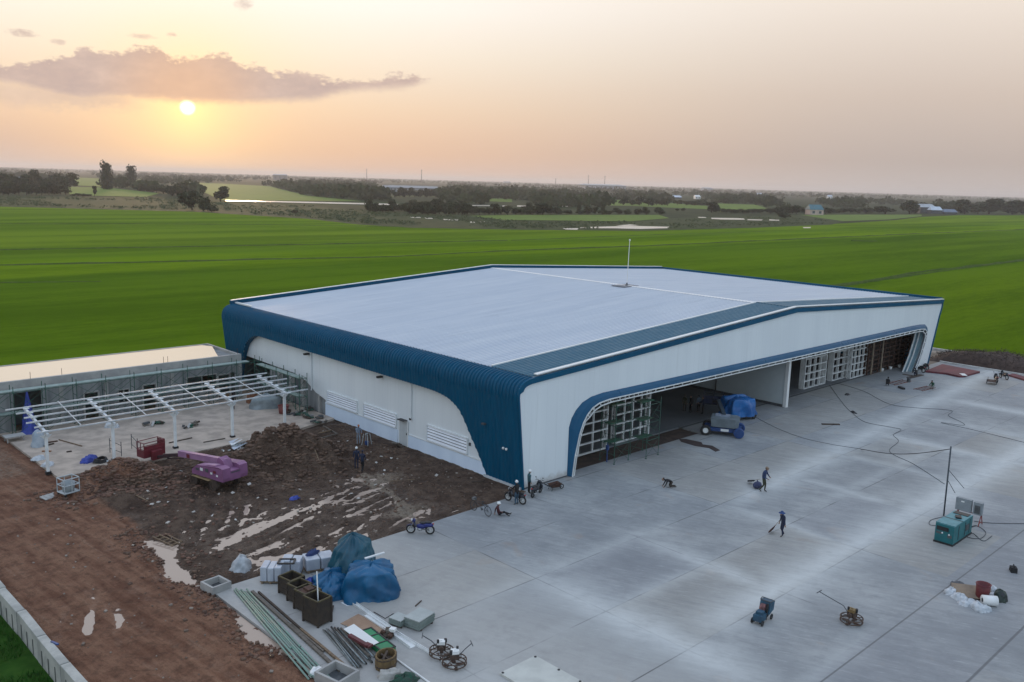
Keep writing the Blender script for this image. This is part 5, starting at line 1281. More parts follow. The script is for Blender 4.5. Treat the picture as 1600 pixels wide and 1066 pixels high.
# ------------------------------------------------------------------ draped tarpaulins
TARPB = M('tarp_blue', (.002,.105,.23), (.002,.070,.165), .9, .42, bump=.35, bscale=7)
TARPT = M('tarp_teal', (.002,.085,.125), (.002,.055,.092), .9, .45, bump=.35, bscale=7)
TARPV = M('tarp_violet', (.035,.065,.36), (.025,.045,.25), 1.2, .5, bump=.5, bscale=7)
def drape(name, label, cat, loc, rz, fn, foot, mat, n=80, m=40, seed=1, group=None, fold=.09):
    """closed cloth over a load: fn(a, t) -> (radius, z), a angle, t 0 (foot) .. 1 (crown)"""
    rows = []; ph = random.Random(seed)
    p1, p2, p3 = ph.random()*6, ph.random()*6, ph.random()*6
    for i in range(m+1):
        t_ = i/m; r_ = []
        for j in range(n+1):
            a = 2*math.pi*(j % n)/n; rr_, z = fn(a, t_)
            w = (1-t_)*.9+.15
            wp = 1.6*float(vnoise(np.array([math.cos(a)*1.7+seed]), np.array([math.sin(a)*1.7+t_*2.2]))[0])
            f = (1.2-2.2*abs(math.sin(a*3.5+p1+t_*1.2+wp))+.8-1.6*abs(math.sin(a*6+p2-t_*2.2-wp))+.5*math.sin(a*17+p3+3*t_))*fold*w
            nz = float(vnoise(np.array([math.cos(a)*2.2+seed*3.1+t_*2]), np.array([math.sin(a)*2.2+t_*3.0]))[0])-.5
            n2 = abs(float(vnoise(np.array([math.cos(a)*5.5+seed*1.7]), np.array([math.sin(a)*5.5+t_*6.0]))[0])-.5)
            rr_ = max(0.0, rr_*(1+f*.35)+(nz*.30-n2*.16)*(1-t_**4)*min(1, max(foot)))
            r_.append((math.cos(a)*rr_*foot[0], math.sin(a)*rr_*foot[1], max(.0, z+(nz*.30-n2*.14)*min(1, t_*2)*min(1, max(foot)))))
        rows.append(r_)
    mb = MB(); mb.grid(rows); o = mb.build(name, mat, smooth=True); tag(o, label, cat, group); o.location = loc; o.rotation_euler = (0,0,rz)
    return o
def boxy(h, p=3.0, top=.55, slump=.10):
    def fn(a, t):
        sq = 1/((abs(math.cos(a))**p+abs(math.sin(a))**p)**(1/p))
        if t < .62: u = t/.62; return sq*(1.0-(1-top)*.35*u**1.3-.10*u), h*(.92-slump)*u**.9
        u = (t-.62)/.38; return sq*((1.0-(1-top)*.35-.10)*(1-u)), h*(.92-slump)+h*(.08+slump)*math.sin(u*1.571)
    return fn
drape('tarpaulin', 'tall teal blue tarpaulin thrown over a pile, the rear one of the storage heap', 'tarpaulin', (-17.3,-4.0,0), .5, boxy(2.45,2.5,.55,.16), (1.65,1.25), TARPT, seed=3, fold=.13)
drape('tarpaulin', 'bright blue tarpaulin over a squarish load, front right of the storage heap', 'tarpaulin', (-17.75,-6.5,0), -.62, boxy(1.75,3.0,.6,.10), (1.6,1.35), TARPB, seed=5, fold=.12)
drape('tarpaulin', 'low dark blue sheet sagging between the two big tarpaulins and the crates', 'tarpaulin', (-19.25,-4.9,0), .3, boxy(1.15,2.3,.3,.2), (1.65,1.15), TARPB, seed=9, fold=.16)
drape('tarpaulin', 'crumpled violet blue sheet lying by the dark crates', 'tarpaulin', (-20.1,-4.3,0), .8, boxy(.75,2.0,.3,.2), (.55,.7), TARPV, seed=12, fold=.2)
mb = MB(); mb.bar((0,0,0),(1.1,-.25,.12),.14,.06); o = mb.build('plank', STEELW); tag(o, 'short pale plank lying on top of the bright blue tarpaulin', 'plank'); o.location = (-17.7,-5.85,1.72)
# wrapped tile pallets
WRAP = M('pale_wrap', (.46,.49,.54), (.36,.39,.45), 1.5, .35, bump=.25, bscale=6)
def pallet(label, x, y, rz, a, b_, h, nb_):
    t = thing('tile_pallet', label, 'pallet', (x,y,0), rz, 'wrapped pallets of tiles on the apron corner')
    mb = MB()
    for k in (-1,0,1): mb.box(k*a*.4,0,0,.1,b_,.1)
    mb.box(0,0,.1,a,b_,.03); mb.build('pallet_base', M('pallet_wood', (.26,.19,.12), (.17,.12,.08), 3, .85), t)
    for k in range(nb_):
        mb = MB(); w = a/nb_; s = MB(); s.box(-a/2+w*(k+.5), 0, .13, w*.94, b_*.95, h*(1-.05*(k % 2)))
        o = s.build('tile_stack', WRAP, t); bv = o.modifiers.new('bevel', 'BEVEL'); bv.width = .05; bv.segments = 2
    return t
pallet('wrapped grey tile pallet nearest the mud, leftmost of the row', -20.95,-1.75,-.75,1.15,1.05,.82,3)
pallet('wrapped pale tile pallet behind the small black frame', -19.75,-1.75,-.75,1.1,1.0,.85,2)
pallet('lower pale pallet with a blue cloth on top, behind the tarpaulins', -18.2,-2.0,-.3,1.7,1.1,.66,2)
mb = MB()
for a, b_ in (((-.42,-.3),(.42,-.3)), ((.42,-.3),(.42,.3)), ((.42,.3),(-.42,.3)), ((-.42,.3),(-.42,-.3))): mb.bar((*a,0.04), (*b_,.04), .1, .07)
o = mb.build('frame', BLACK); tag(o, 'small black rectangular frame lying on the pallets', 'frame'); o.location = (-20.25,-2.05,.96); o.rotation_euler = (0,0,-.7)
o = drape('cloth', 'dark blue cloth crumpled on the lower pale pallet', 'cloth', (-18.35,-1.6,.78), .4, boxy(.2,2.0,.3,.2), (.55,.3), M('navy_cloth', (.02,.04,.13), None, 2, .8), 30, 12, 21)
o = drape('sack', 'greyish pink sack beside the tall teal tarpaulin', 'sack', (-16.9,-2.1,0), 0, boxy(.6,2.2,.5,.1), (.6,.45), M('pink_sack', (.30,.24,.24), (.22,.17,.17), 2, .8), 30, 14, 22)
# heap wrapped in pale plastic
o = drape('wrapped_bundle', 'pale grey plastic bundle lying alone on the mud', 'bundle', (-21.5,.85,tz(-21.5,.85)-.05), .4, boxy(.85,2.0,.35,.22), (.72,.62), M('grey_plastic', (.42,.44,.46), (.30,.32,.34), 2, .45, bump=.5, bscale=7), 40, 20, 31, fold=.16)
# dark steel crates
CRATE = M('crate_steel', (.026,.020,.016), (.045,.032,.022), 3, .75, bump=.3); CRATEY = M('crate_rim', (.085,.068,.026), (.05,.042,.022), 3, .7)
def crate(label, x, y, rz, a, b_, h, group='dark open steel crates'):
    t = thing('steel_crate', label, 'crate', (x,y,0), rz, group)
    for sg in (1,-1):
        mb = MB(); mb.box(sg*a/2,0,.08,.05,b_,h-.08); mb.build('side_panel', CRATE, t); mb = MB(); mb.box(0,sg*b_/2,.08,a-.06,.05,h-.08); mb.build('side_panel', CRATE, t)
    mb = MB(); mb.box(0,0,.08,a-.06,b_-.06,.05); mb.build('bottom', CRATE, t)
    mb = MB()
    for sx in (1,-1):
        for sy in (1,-1): mb.box(sx*a/2,sy*b_/2,0,.1,.1,h)
    mb.build('corner_posts', CRATE, t)
    mb = MB()
    for sg in (1,-1): mb.bar((sg*a/2,-b_/2,h), (sg*a/2,b_/2,h), .07); mb.bar((-a/2,sg*b_/2,h), (a/2,sg*b_/2,h), .07)
    mb.build('rim', CRATEY, t)
    mb = MB()
    for k in (.35,.65): mb.box(0,-b_/2-.035,h*k,a,.03,.06); mb.box(-a/2-.035,0,h*k,.03,b_,.06)
    mb.build('ribs', CRATE, t)
    return t
crate('open dark steel crate farthest back in the row, beside the pallets', -20.95,-3.75,-1.42,.95,.9,.95)
crate('open dark steel crate second from the back of the row', -21.1,-4.8,-1.42,.9,.85,.95)
crate('dark steel crate third from the back, filled to the rim', -21.25,-5.85,-1.42,1.0,.9,1.05)
crate('tallest dark steel crate at the front end of the row', -21.6,-7.35,-1.42,1.1,.85,1.35)
mb = MB(); mb.box(0,0,0,.85,.75,.12); mb.box(.1,0,.12,.4,.5,.1); o = mb.build('scrap', RUST); tag(o, 'dark scrap filling the third steel crate', 'scrap'); o.location = (-21.25,-5.85,.9)
mb = MB(); mb.tube([(0,0,0),(.15,.35,1.5)], .035, 8); o = mb.build('pipe', TRIM); tag(o, 'thin white pipe leaning up out of the tallest crate', 'pipe'); o.location = (-21.45,-7.2,.9)
WOOD = M('timber', (.22,.15,.09), (.14,.095,.06), 3, .85, stretch=(.5,3,3)); WOODG = M('grey_timber', (.16,.135,.11), (.10,.085,.07), 3, .85, stretch=(.5,3,3)); WOODD = M('dark_timber', (.075,.052,.038), (.05,.035,.027), 3, .85)
t = thing('timber_scraps', 'short broken timbers nailed together beside the tallest crate', 'timber', (-20.6,-6.95,0), .5)
for k in range(6):
    mb = MB(); mb.bar((-.5+.1*k,-.3+.1*k,.08+.05*k), (.5-.05*k,.1+.12*k,.1+.04*k), .1, .06); mb.build('piece', WOOD if k % 2 else WOODD, t)
# stacked boards
GB = M('greenish_board', (.22,.26,.24), (.16,.20,.185), 1.2, .8); GBT = M('board_top', (.42,.44,.42), (.34,.36,.345), .9, .8)
def stack(name, label, cat, x, y, rz, a, b_, n, th, mat, topmat, seed, group=None):
    t = thing(name, label, cat, (x,y,0), rz, group); r = random.Random(seed)
    for k in range(n):
        mb = MB(); mb.box(r.uniform(-.02,.02), r.uniform(-.02,.02), .08+k*th, a, b_, th*.8, r.uniform(-.015,.015)); mb.build('board', topmat if k == n-1 else mat, t)
    mb = MB()
    for q in (-.35,.35): mb.box(a*q,0,0,.08,b_,.08)
    mb.build('bearer', WOODD, t)
    return t
stack('board_stack', 'larger stack of greenish grey boards with a pale top, on the open concrete', 'board stack', -17.95,-10.95,.25,1.25,.95,9,.055,GB,GBT,1)
stack('board_stack', 'smaller stack of greenish grey boards at the left of the larger one', 'board stack', -18.7,-10.25,.25,.7,.75,7,.05,GB,GBT,2)
mb = MB(); mb.bar((0,0,.03),(.62,.28,.03),.05); o = mb.build('stick', WOODD); tag(o, 'short dark stick lying beyond the board stacks', 'stick'); o.location = tuple(at(649,948))
# plywood, white channels, sheets
mb = MB(); mb.prism([tuple(at(*q)[:2]) for q in ((532,975),(560,960),(606,985),(590,999))], lambda p: (p[0],p[1],.03), lambda p: (p[0],p[1],.0)); o = mb.build('plywood_sheet', M('plywood', (.36,.235,.155), (.29,.18,.115), 1.5, .75)); tag(o, 'tan plywood sheet lying flat before the bright blue tarpaulin', 'plywood')
def channel(name, label, p, q, w, h, mat, group=None):
    mb = MB(); p, q = Vector(p), Vector(q); d = (q-p); L = d.length
    mb.box(L/2,0,0,L,w,.02); mb.box(L/2,w/2,0,L,.02,h); mb.box(L/2,-w/2,0,L,.02,h)
    o = mb.build(name, mat); tag(o, label, 'steel beam', group); o.location = p; o.rotation_euler = (0,0,math.atan2(d.y, d.x)); return o
G_ = 'white steel channels lying in a line'
channel('steel_channel', 'white steel channel next to the plywood, farther one of a parallel pair', at(553,944), at(614,986), .20,.12,STEELW,G_)
channel('steel_channel', 'white steel channel touching the plywood edge, nearer one of the pair', at(570,962), at(611,989), .24,.10,STEELW,G_)
channel('steel_channel', 'wide white channel with a notched end, starting at the rubble heap', at(613,989), at(645,1012), .34,.14,STEELW,G_)
channel('steel_channel', 'long thin white channel running to the power trowels', at(622,991), at(712,1045), .13,.10,STEELW,G_)
mb = MB(); mb.add([(0,0,0),(.5,-.1,.02),(.75,.3,.28),(.2,.5,.06),(0,0,.03)], [(0,1,2,3)]); mb.add([(0,0,0),(.2,.5,.06),(-.1,.5,.02)], [(0,1,2)]); o = mb.build('bent_sheet', STEELW); tag(o, 'bent white metal offcut at the corner of the bright blue tarpaulin', 'metal sheet'); o.location = tuple(at(543,947)); 
mb = MB(); mb.tube([at(584,957)+Vector((0,0,.03)), at(602,967)+Vector((0,0,.02)), at(614,960)+Vector((0,0,.03)), at(622,962)+Vector((0,0,.03))], .02, 5); o = mb.build('rebar', BLACK); tag(o, 'thin dark bent bar lying between the tarpaulin and the board stacks', 'bar')
t = thing('rubble', 'small brown heap of rubble and a white box at the end of the channels', 'rubble', tuple(at(609,994)))
for k in range(12):
    mb = MB(); r = random.Random(k); mb.box(r.uniform(-.35,.35), r.uniform(-.35,.35), r.uniform(0,.15), r.uniform(.15,.35), r.uniform(.12,.3), r.uniform(.1,.22), r.random()*3, (r.uniform(-.4,.4), r.uniform(-.4,.4))); mb.build('piece', (WOODD, RUST, WOODG)[k % 3], t)
mb = MB(); mb.box(.1,-.1,.28,.28,.28,.14,.5); mb.build('white_box', TRIM, t)
mb = MB(); mb.prism([tuple(at(*q)[:2]) for q in ((537,993),(553,985),(592,1014),(584,1018),(572,1015),(568,1018))], lambda p: (p[0],p[1],.34), lambda p: (p[0],p[1],.31)); o = mb.build('white_sheet', TRIM); tag(o, 'white sheet laid over the pile of steel pipes', 'sheet')
mb = MB(); a, b_ = at(546,993,.42), at(575,1010,.42); mb.bar(a, b_, .2, .14); mb.bar(a.lerp(b_,.7)+Vector((.05,-.15,0)), b_+Vector((.1,-.1,0)), .3, .1); o = mb.build('red_beam', M('primer_red', (.13,.028,.032), (.09,.022,.026), 2, .6)); tag(o, 'dark red primed beam resting on the white sheet', 'steel beam')
t = thing('green_panel', 'bright green panel box with dark cross bars beside the white sheet', 'panel', tuple(at(588,1008)), rz2(at(572,990), at(604,1016)))
mb = MB(); mb.box(0,0,.05,2.3,.75,.25); mb.build('panel_box', M('bright_green', (.012,.22,.085), (.010,.17,.065), 1.5, .45), t)
mb = MB()
for x in (-1.12,-.4,.4,1.12): mb.box(x,0,.295,.08,.75,.03)
for y in (-.36,.36): mb.box(0,y,.30,2.3,.07,.03)
mb.build('bars', BLACK, t)
def pole(name, label, p, q, r, mat, group, n=8, cat='pole'):
    p, q = Vector(p), Vector(q); d = q-p; L = d.length; mb = MB(); mb.lathe([(r*.72,0),(r,0),(r,L),(r*.72,L),(r*.72,0)], n=n)
    o = mb.build(name, mat, smooth=True); tag(o, label, cat, group); o.location = p; o.rotation_euler = d.to_track_quat('Z','Y').to_euler(); return o
STEELG = M('galvanised', (.30,.33,.33), (.20,.22,.22), 3, .5, .4); DARKPIPE = M('dark_pipe', (.045,.05,.05), (.08,.075,.065), 2, .7)
rp = random.Random(4)
for k in range(16):
    u = k/15; a = at(505+u*38, 988+rp.uniform(-5,6)-u*2); b_ = at(552+u*34, 1046-u*14+rp.uniform(-6,6)); z = .05+.06*(k % 3)
    pole('steel_pipe', 'long steel pipe in the bundle before the wooden crate', a+Vector((0,0,z)), b_+Vector((0,0,z)), rp.choice((.03,.04,.05)), (STEELG, DARKPIPE, STEELG, WOODG)[k % 4], 'pipes lying in the bundle', 8, 'pipe')
G2 = 'long green scaffold tubes along the apron edge'
for k in range(9):
    u = k/8; a = at(366+u*22, 925+rp.uniform(-3,3)); b_ = at(483+u*34, 1062+rp.uniform(-6,4))
    if k in (2,5): a = a.lerp(b_, .25)
    if k in (3,7): b_ = a.lerp(b_, .7)
    pole('scaffold_tube', 'pale green scaffold tube lying in the long row at the apron edge', a+Vector((0,0,.05+.05*(k % 2))), b_+Vector((0,0,.05+.05*(k % 2))), .045, M('pale_green_steel', (.20,.33,.26), (.26,.29,.25), 2, .6), G2, 8, 'tube')
for k, (a, b_, w) in enumerate((((394,926),(532,1052),.16), ((404,927),(470,985),.10), ((470,985),(548,1050),.12), ((455,978),(505,1020),.09))):
    mb = MB(); p, q = at(*a), at(*b_); mb.bar(p+Vector((0,0,.07)), q+Vector((0,0,.07)), w, .1); o = mb.build('timber_beam', (WOODG, WOODD, WOOD, WOODG)[k])
    tag(o, ('longest brown timber lying beside the green tubes', 'short dark timber at the upper end of the longest one', 'brown timber at the lower end, beside the pipe bundle', 'thin grey timber in the middle of the timber row')[k], 'timber')
t = thing('wooden_crate', 'brown slatted wooden crate with scraps inside, at the end of the pipe bundle', 'crate', tuple(at(603,1040)), .5)
mb = MB()
for k in range(8):
    a = k*math.pi/4
    for j in range(2):
        aa = a+j*.39; mb.box(math.cos(aa)*.55, math.sin(aa)*.42, 0, .06, .19, .58, aa)
mb.build('slats', M('crate_wood', (.20,.13,.055), (.13,.085,.04), 4, .85), t)
mb = MB(); mb.tube([(math.cos(k*.3927)*.58, math.sin(k*.3927)*.45, .5) for k in range(16)], .035, 6, closed=True); mb.tube([(math.cos(k*.3927)*.58, math.sin(k*.3927)*.45, .15) for k in range(16)], .035, 6, closed=True); mb.build('hoop', WOODD, t)
mb = MB(); mb.box(0,0,.05,.7,.5,.25); mb.bar((-.35,0,.4),(.35,.1,.5),.1); mb.bar((-.1,-.3,.35),(.1,.3,.45),.08); mb.build('scraps', WOODD, t)
o = drape('roll', 'pale rounded sack lying near the wooden crate', 'sack', tuple(at(609,1058)), -.5, boxy(.34,2.6,.7,.02), (.55,.26), M('pale_sack', (.44,.42,.39), (.36,.34,.31), 3, .8), 30, 14, 41, fold=.05)
o = drape('net', 'dark green netting heaped at the bottom edge', 'netting', tuple(at(632,1067)), 0, boxy(.4,2.0,.4,.2), (.75,.5), M('green_net', (.012,.075,.045), (.03,.05,.04), 5, .8, bump=.6), 36, 16, 42, fold=.25)
mb = MB(); mb.tube([at(617,1030)+Vector((0,0,.05)), at(680,1075)+Vector((0,0,.05))], .045, 8); o = mb.build('white_pipe', TRIM); tag(o, 'thin white pipe lying past the wooden crate to the bottom edge', 'pipe')
# precast boxes
def conc_box(label, loc, rz, a, b_, h, w=.12):
    t = thing('concrete_box', label, 'concrete box', loc, rz)
    for sg in (1,-1):
        mb = MB(); mb.box(sg*(a-w)/2,0,0,w,b_,h); mb.build('wall', GREYC2, t); mb = MB(); mb.box(0,sg*(b_-w)/2,0,a-2*w-.004,w,h-.003); mb.build('wall', GREYC2, t)
    mb = MB(); mb.box(0,0,.02,a-2*w,b_-2*w,.06); mb.build('floor', DARKGREY, t)
conc_box('open precast concrete box at the head of the green tubes', (-23.75,-.72,-.02), .12, 1.15,1.15,.42)
conc_box('open precast concrete box at the bottom edge below the timber row', (-23.85,-12.6,-.02), .2, 1.3,1.5,.5)
o = drape('bag', 'small white bag beside the lower concrete box', 'bag', (-24.2,-11.45,-.05), .3, boxy(.3,2.0,.4,.1), (.42,.3), TRIM, 26, 12, 43)
# pale slab with bolts at the bottom edge
t = thing('white_slab', 'pale flat slab with bolt holes at its corners, cut by the bottom edge', 'slab', tuple(at(848,1063)), rz2(at(851,1038), at(905,1068)))
mb = MB(); mb.box(-.1,.0,0,3.0,2.3,.10); mb.build('slab', M('pale_slab', (.56,.56,.51), (.47,.47,.43), .8, .7), t)
for x, y in ((-1.5,1.05),(-1.5,-1.05),(1.3,1.05),(1.3,-1.05),(0,1.05)):
    mb = MB(); mb.cyl((x,y,.10),(x,y,.13),.06,n=10); mb.build('bolt', BLACK, t)
# power trowels
BRN = M('trowel_guard', (.085,.050,.032), (.06,.035,.024), 4, .7)
def trowel(label, loc, rz, tank, L=1.5, group='power trowels on the concrete', tankmat=TRIM):
    t = thing('power_trowel', label, 'power trowel', loc, rz, group)
    mb = MB()
    for z in (.12,.30): mb.tube([(math.cos(k*.2618)*.56, math.sin(k*.2618)*.56, z) for k in range(24)], .03, 6, closed=True)
    for k in range(8): mb.bar((math.cos(k*.785)*.56, math.sin(k*.785)*.56, .12), (math.cos(k*.785)*.56, math.sin(k*.785)*.56, .30), .03); mb.bar((0,0,.34), (math.cos(k*.785)*.56, math.sin(k*.785)*.56, .30), .03)
    mb.build('guard_ring', BRN, t)
    for k in range(4):
        a = k*1.571; mb = MB(); mb.bar((math.cos(a)*.12, math.sin(a)*.12, .06), (math.cos(a)*.50, math.sin(a)*.50, .04), .16, .02); mb.build('blade', RUST, t)
    mb = MB(); mb.box(0,0,.34,.40,.34,.26); mb.cyl((.0,.2,.48),(0,.32,.48),.12,n=12); mb.build('engine', M('engine_brown', (.10,.06,.04), (.05,.035,.03), 6, .6), t)
    mb = MB(); mb.box(.02,0,.60,.36,.30,.16); mb.cyl((.02,0,.76),(.02,0,.80),.05,n=8); mb.build('tank', tankmat, t)
    mb = MB(); mb.cyl((-.18,-.1,.62),(-.18,-.1,.80),.07,n=8); mb.cyl((.16,.12,.70),(.16,.12,.86),.06,n=8); mb.build('air_filter', BLACK, t)
    mb = MB(); mb.tube([(.15,0,.40),(.5,0,.75),(L,0,1.0)], .025, 6); mb.bar((L,-.25,1.0),(L,.25,1.0),.035); mb.build('handle', DARKGREY, t)
trowel('power trowel with a white tank, farther of two by the long channel', (-19.0,-13.95,0), 2.4, True, .9)
trowel('power trowel with a white tank, nearer of two by the long channel', (-19.1,-15.0,0), -.5, True, .8)
trowel('small engine trowel with a long tow bar alone on the concrete at right', tuple(at(1330,973)), rz2(at(1330,970), at(1300,958)), False, 1.9, tankmat=M('ochre_tank', (.20,.13,.05), None, 4, .6))
# blue barrow machine
t = thing('ride_on_saw', 'blue machine with a tipped blue hopper and a pink bag on the bright dust band', 'machine', tuple(at(1193,968)), rz2(at(1180,975), at(1212,950)))
t.scale = (.68,.68,.68); BLM = M('machine_blue', (.02,.085,.14), (.025,.06,.10), 2, .6)
mb = MB(); mb.prism([(-.1,.5),(.75,.7),(.85,1.35),(.15,1.5)], lambda p: (p[0],-.42,p[1]), lambda p: (p[0],.42,p[1])); mb.build('hopper', BLM, t)
mb = MB(); mb.tube([(.85,-.42,1.35),(.5,-.45,1.52),(.1,-.42,1.5),(.1,.42,1.5),(.5,.45,1.52),(.85,.42,1.35)], .04, 6, closed=True); mb.build('hopper_rim', DARKGREY, t)
mb = MB(); mb.box(-.75,0,.25,.85,.7,.5); mb.box(-.7,0,.75,.5,.5,.2); mb.build('engine_cover', BLM, t)
mb = MB(); mb.bar((-1.2,-.25,.2),(.6,-.25,.45),.1); mb.bar((-1.2,.25,.2),(.6,.25,.45),.1); mb.bar((-.3,-.3,.2),(-.1,-.3,1.4),.12); mb.build('frame', BLACK, t)
for x, y in ((-1.1,.42),(-1.1,-.42),(.45,.42),(.45,-.42)): wheel(t, (x,y,.22), .17, .05, DARKGREY, 6)
mb = MB(); mb.prism([(-.42,.78),(-.05,.80),(.08,1.22),(-.12,1.36),(-.38,1.18)], lambda p: (p[0],-.16,p[1]), lambda p: (p[0]+.03,.30,p[1]-.05)); o = mb.build('bag', M('pink_bag', (.22,.10,.10), (.12,.06,.06), 4, .8, bump=.6), t); bv = o.modifiers.new('bevel', 'BEVEL'); bv.width = .09; bv.segments = 3
mb = MB(); mb.tube([(.8,0,.9),(1.5,.1,1.1)], .03, 6); mb.build('handle', WOODG, t)
# wheelbarrow near the corner
t = thing('wheelbarrow', 'rusty wheelbarrow tipped on the concrete by the front wall', 'wheelbarrow', tuple(at(866,765)), -.3)
mb = MB(); mb.add([(-.45,-.3,.42),(.45,-.34,.5),(.45,.34,.5),(-.45,.3,.42),(-.25,-.18,.2),(.25,-.2,.2),(.25,.2,.2),(-.25,.18,.2)], [(4,5,6,7),(0,1,5,4),(1,2,6,5),(2,3,7,6),(3,0,4,7)]); mb.build('tray', RUST, t)
mb = MB()
for sg in (1,-1): mb.tube([(.6,.05*sg,.18),(-.3,.25*sg,.24),(-1.0,.32*sg,.62)], .022, 6); mb.tube([(-.25,.24*sg,.24),(-.35,.26*sg,0)], .02, 6)
mb.build('handles', BLACK, t); wheel(t, (.62,0,.17), .15, .035, ALU, 6)
# ------------------------------------------------------------------ generator, distribution box, pole
TEALG = M('generator_teal', (.012,.150,.165), (.012,.120,.135), 1.2, .45); TEALT = M('generator_top', (.10,.27,.30), (.07,.21,.235), 1.5, .5)
a, b_ = at(1460,846), at(1487,854); c_ = at(1516,834); rzg = rz2(b_, c_)
t = thing('generator', 'teal box generator on a skid with a dark control panel', 'generator', tuple((a+c_)/2), rzg)
Lg, Wg = (c_-b_).length, max(1.15, (a-b_).length)
mb = MB(); mb.box(0,0,.12,Lg,Wg,1.15); mb.build('housing', TEALG, t)
mb = MB(); mb.box(-Lg*.30,0,1.27,Lg*.38,Wg+.02,.07); mb.box(Lg*.22,0,1.27,Lg*.50,Wg+.01,.035); mb.build('top_cover', TEALT, t)
mb = MB(); mb.box(-Lg*.085,0,1.31,.10,Wg,.02); mb.box(Lg*.38,0,1.31,.55,Wg*.8,.03); mb.box(Lg*.1,-.1,1.31,.5,.35,.10,.4); mb.build('top_grille', BLACK, t)
mb = MB(); mb.box(0,0,0,Lg+.1,Wg+.06,.12); mb.build('skid', BLACK, t)
mb = MB(); mb.box(-Lg/2-.015,.12,.86,.03,.72,.26); mb.build('control_panel', BLACK, t)
mb = MB(); mb.box(-Lg/2-.012,.32,.62,.03,.35,.14); mb.box(-Lg/2-.012,-.34,.48,.03,.26,.20); mb.build('socket_panel', DARKGREY, t)
for y, z in ((.12,.72),(-.30,.70)):
    mb = MB(); mb.cyl((-Lg/2,y,z),(-Lg/2-.04,y,z),.05,n=10); mb.build('dial', TRIM, t)
mb = MB()
for x in (-.25*Lg,.1*Lg,.35*Lg): mb.box(x,-Wg/2-.012,.25,.03,.03,.9)
mb.box(.22*Lg,-Wg/2-.012,.5,.5,.03,.4); mb.build('door_seams', DARKGREY, t)
pp = at(1474.5,806); t = pole('pole', 'tall dark pole standing behind the generator with a cable from its top', pp, pp+Vector((0.1,.1,4.95)), .055, M('dark_pole', (.06,.075,.085), (.04,.05,.06), 3, .6), None)
for k, (q, l) in enumerate((((1489,798), 'thin guy wire from the pole to the generator top'), ((1503,790), 'thin guy wire from the pole to the grey cabinet'))):
    mb = MB(); e = at(*q); e.z = 1.3; mb.tube([pp+Vector((.06,.06,3.3 if k else 2.6)), e], .022, 5); o = mb.build('guy_wire', DARKGREY); tag(o, l, 'wire')
CAB = M('cabinet_grey', (.25,.28,.30), (.20,.225,.24), 2, .5)
t = thing('distribution_box', 'grey electrical cabinets on a red trestle behind the generator', 'electrical cabinet', tuple(at(1512,818)), rzg)
mb = MB(); mb.box(.25,.45,.75,.30,1.0,.85); mb.build('cabinet', CAB, t)
mb = MB(); mb.box(.30,-.45,.70,.32,.55,.85); k2 = mb.build('cabinet', CAB, t)
mb = MB(); mb.box(.13,-.45,.8,.02,.35,.55); mb.build('breaker_panel', DARKGREY, k2)
mb = MB(); mb.box(.09,.5,1.35,.02,.2,.08); mb.build('label_plate', TRIM, t)
mb = MB()
for y in (-.7,.8):
    mb.bar((-.1,y,0),(.25,y,.75),.05); mb.bar((.65,y,0),(.3,y,.75),.05)
mb.bar((.25,-.7,.72),(.25,.8,.72),.05); mb.bar((-.05,-.7,.2),(.6,-.7,.2),.04); mb.build('trestle', M('trestle_red', (.30,.05,.04), (.2,.04,.035), 3, .6), t)
mb = MB(); mb.tube([tuple(at(1487,848)), tuple(at(1509,838)), tuple(at(1513,826)), tuple(at(1525,822))], .03, 5); o = mb.build('trestle_bar', BLACK); tag(o, 'dark bar lying on the ground along the generator side', 'bar')
# cables on the concrete
def cable(label, pts, r=.028, z=.03, name='cable', mat=M('cable_grey', (.075,.08,.09), (.11,.115,.12), 1, .8), group='cables on the concrete'):
    P_ = [at(*p) if len(p) == 2 else at(*p[:2], p[2]) for p in pts]; out = []
    for i in range(len(P_)-1):
        p0, p1, p2, p3 = P_[max(i-1,0)], P_[i], P_[i+1], P_[min(i+2,len(P_)-1)]
        for k in range(6):
            u = k/6; out.append(.5*((2*p1)+(p2-p0)*u+(2*p0-5*p1+4*p2-p3)*u*u+(3*p1-p0-3*p2+p3)*u**3))
    out.append(P_[-1]); mb = MB(); mb.tube([v+Vector((0,0,z)) for v in out], r, 5); o = mb.build(name, mat, smooth=True); return tag(o, label, 'cable', group)
cable('black cable looping from the gate to the dust band, upper of the two long ones', ((1308,599),(1350,612),(1390,632),(1435,638),(1470,640),(1488,643),(1482,650),(1502,660),(1505,665),(1470,661),(1520,672),(1605,693)), .019)
cable('black cable running from the gate down to the pole, left long one', ((1296,602),(1318,632),(1332,646),(1352,660),(1392,668),(1408,672),(1396,680),(1404,690),(1390,703),(1398,712),(1428,726),(1476,757)), .019)
cable('dark cable along the concrete from beside the blue lift to the pole', ((1180,652),(1215,670),(1255,685),(1300,695),(1345,702)), .017)
c0 = at(1345,702); mb = MB(); top_ = pp+Vector((.1,.1,4.75)); mb.tube([c0.lerp(top_, k/12)+Vector((0,0,.03-1.2*math.sin(math.pi*k/12)*(.35))) if k else c0 for k in range(13)], .03, 5); o = mb.build('overhead_cable', BLACK); tag(o, 'cable sagging from the pole top towards the hangar', 'cable')
cable('cable leaving the generator to the right edge', ((1522,815),(1550,818),(1605,819)), .022)
cable('cable coiled in loops beside the generator', ((1500,838),(1522,822),(1540,832),(1532,842),(1512,840),(1520,834),(1536,846),(1550,838)), .022)
cable('thin cable curling on the ground left of the generator', ((1462,822),(1452,820),(1455,813),(1474,808)), .02)
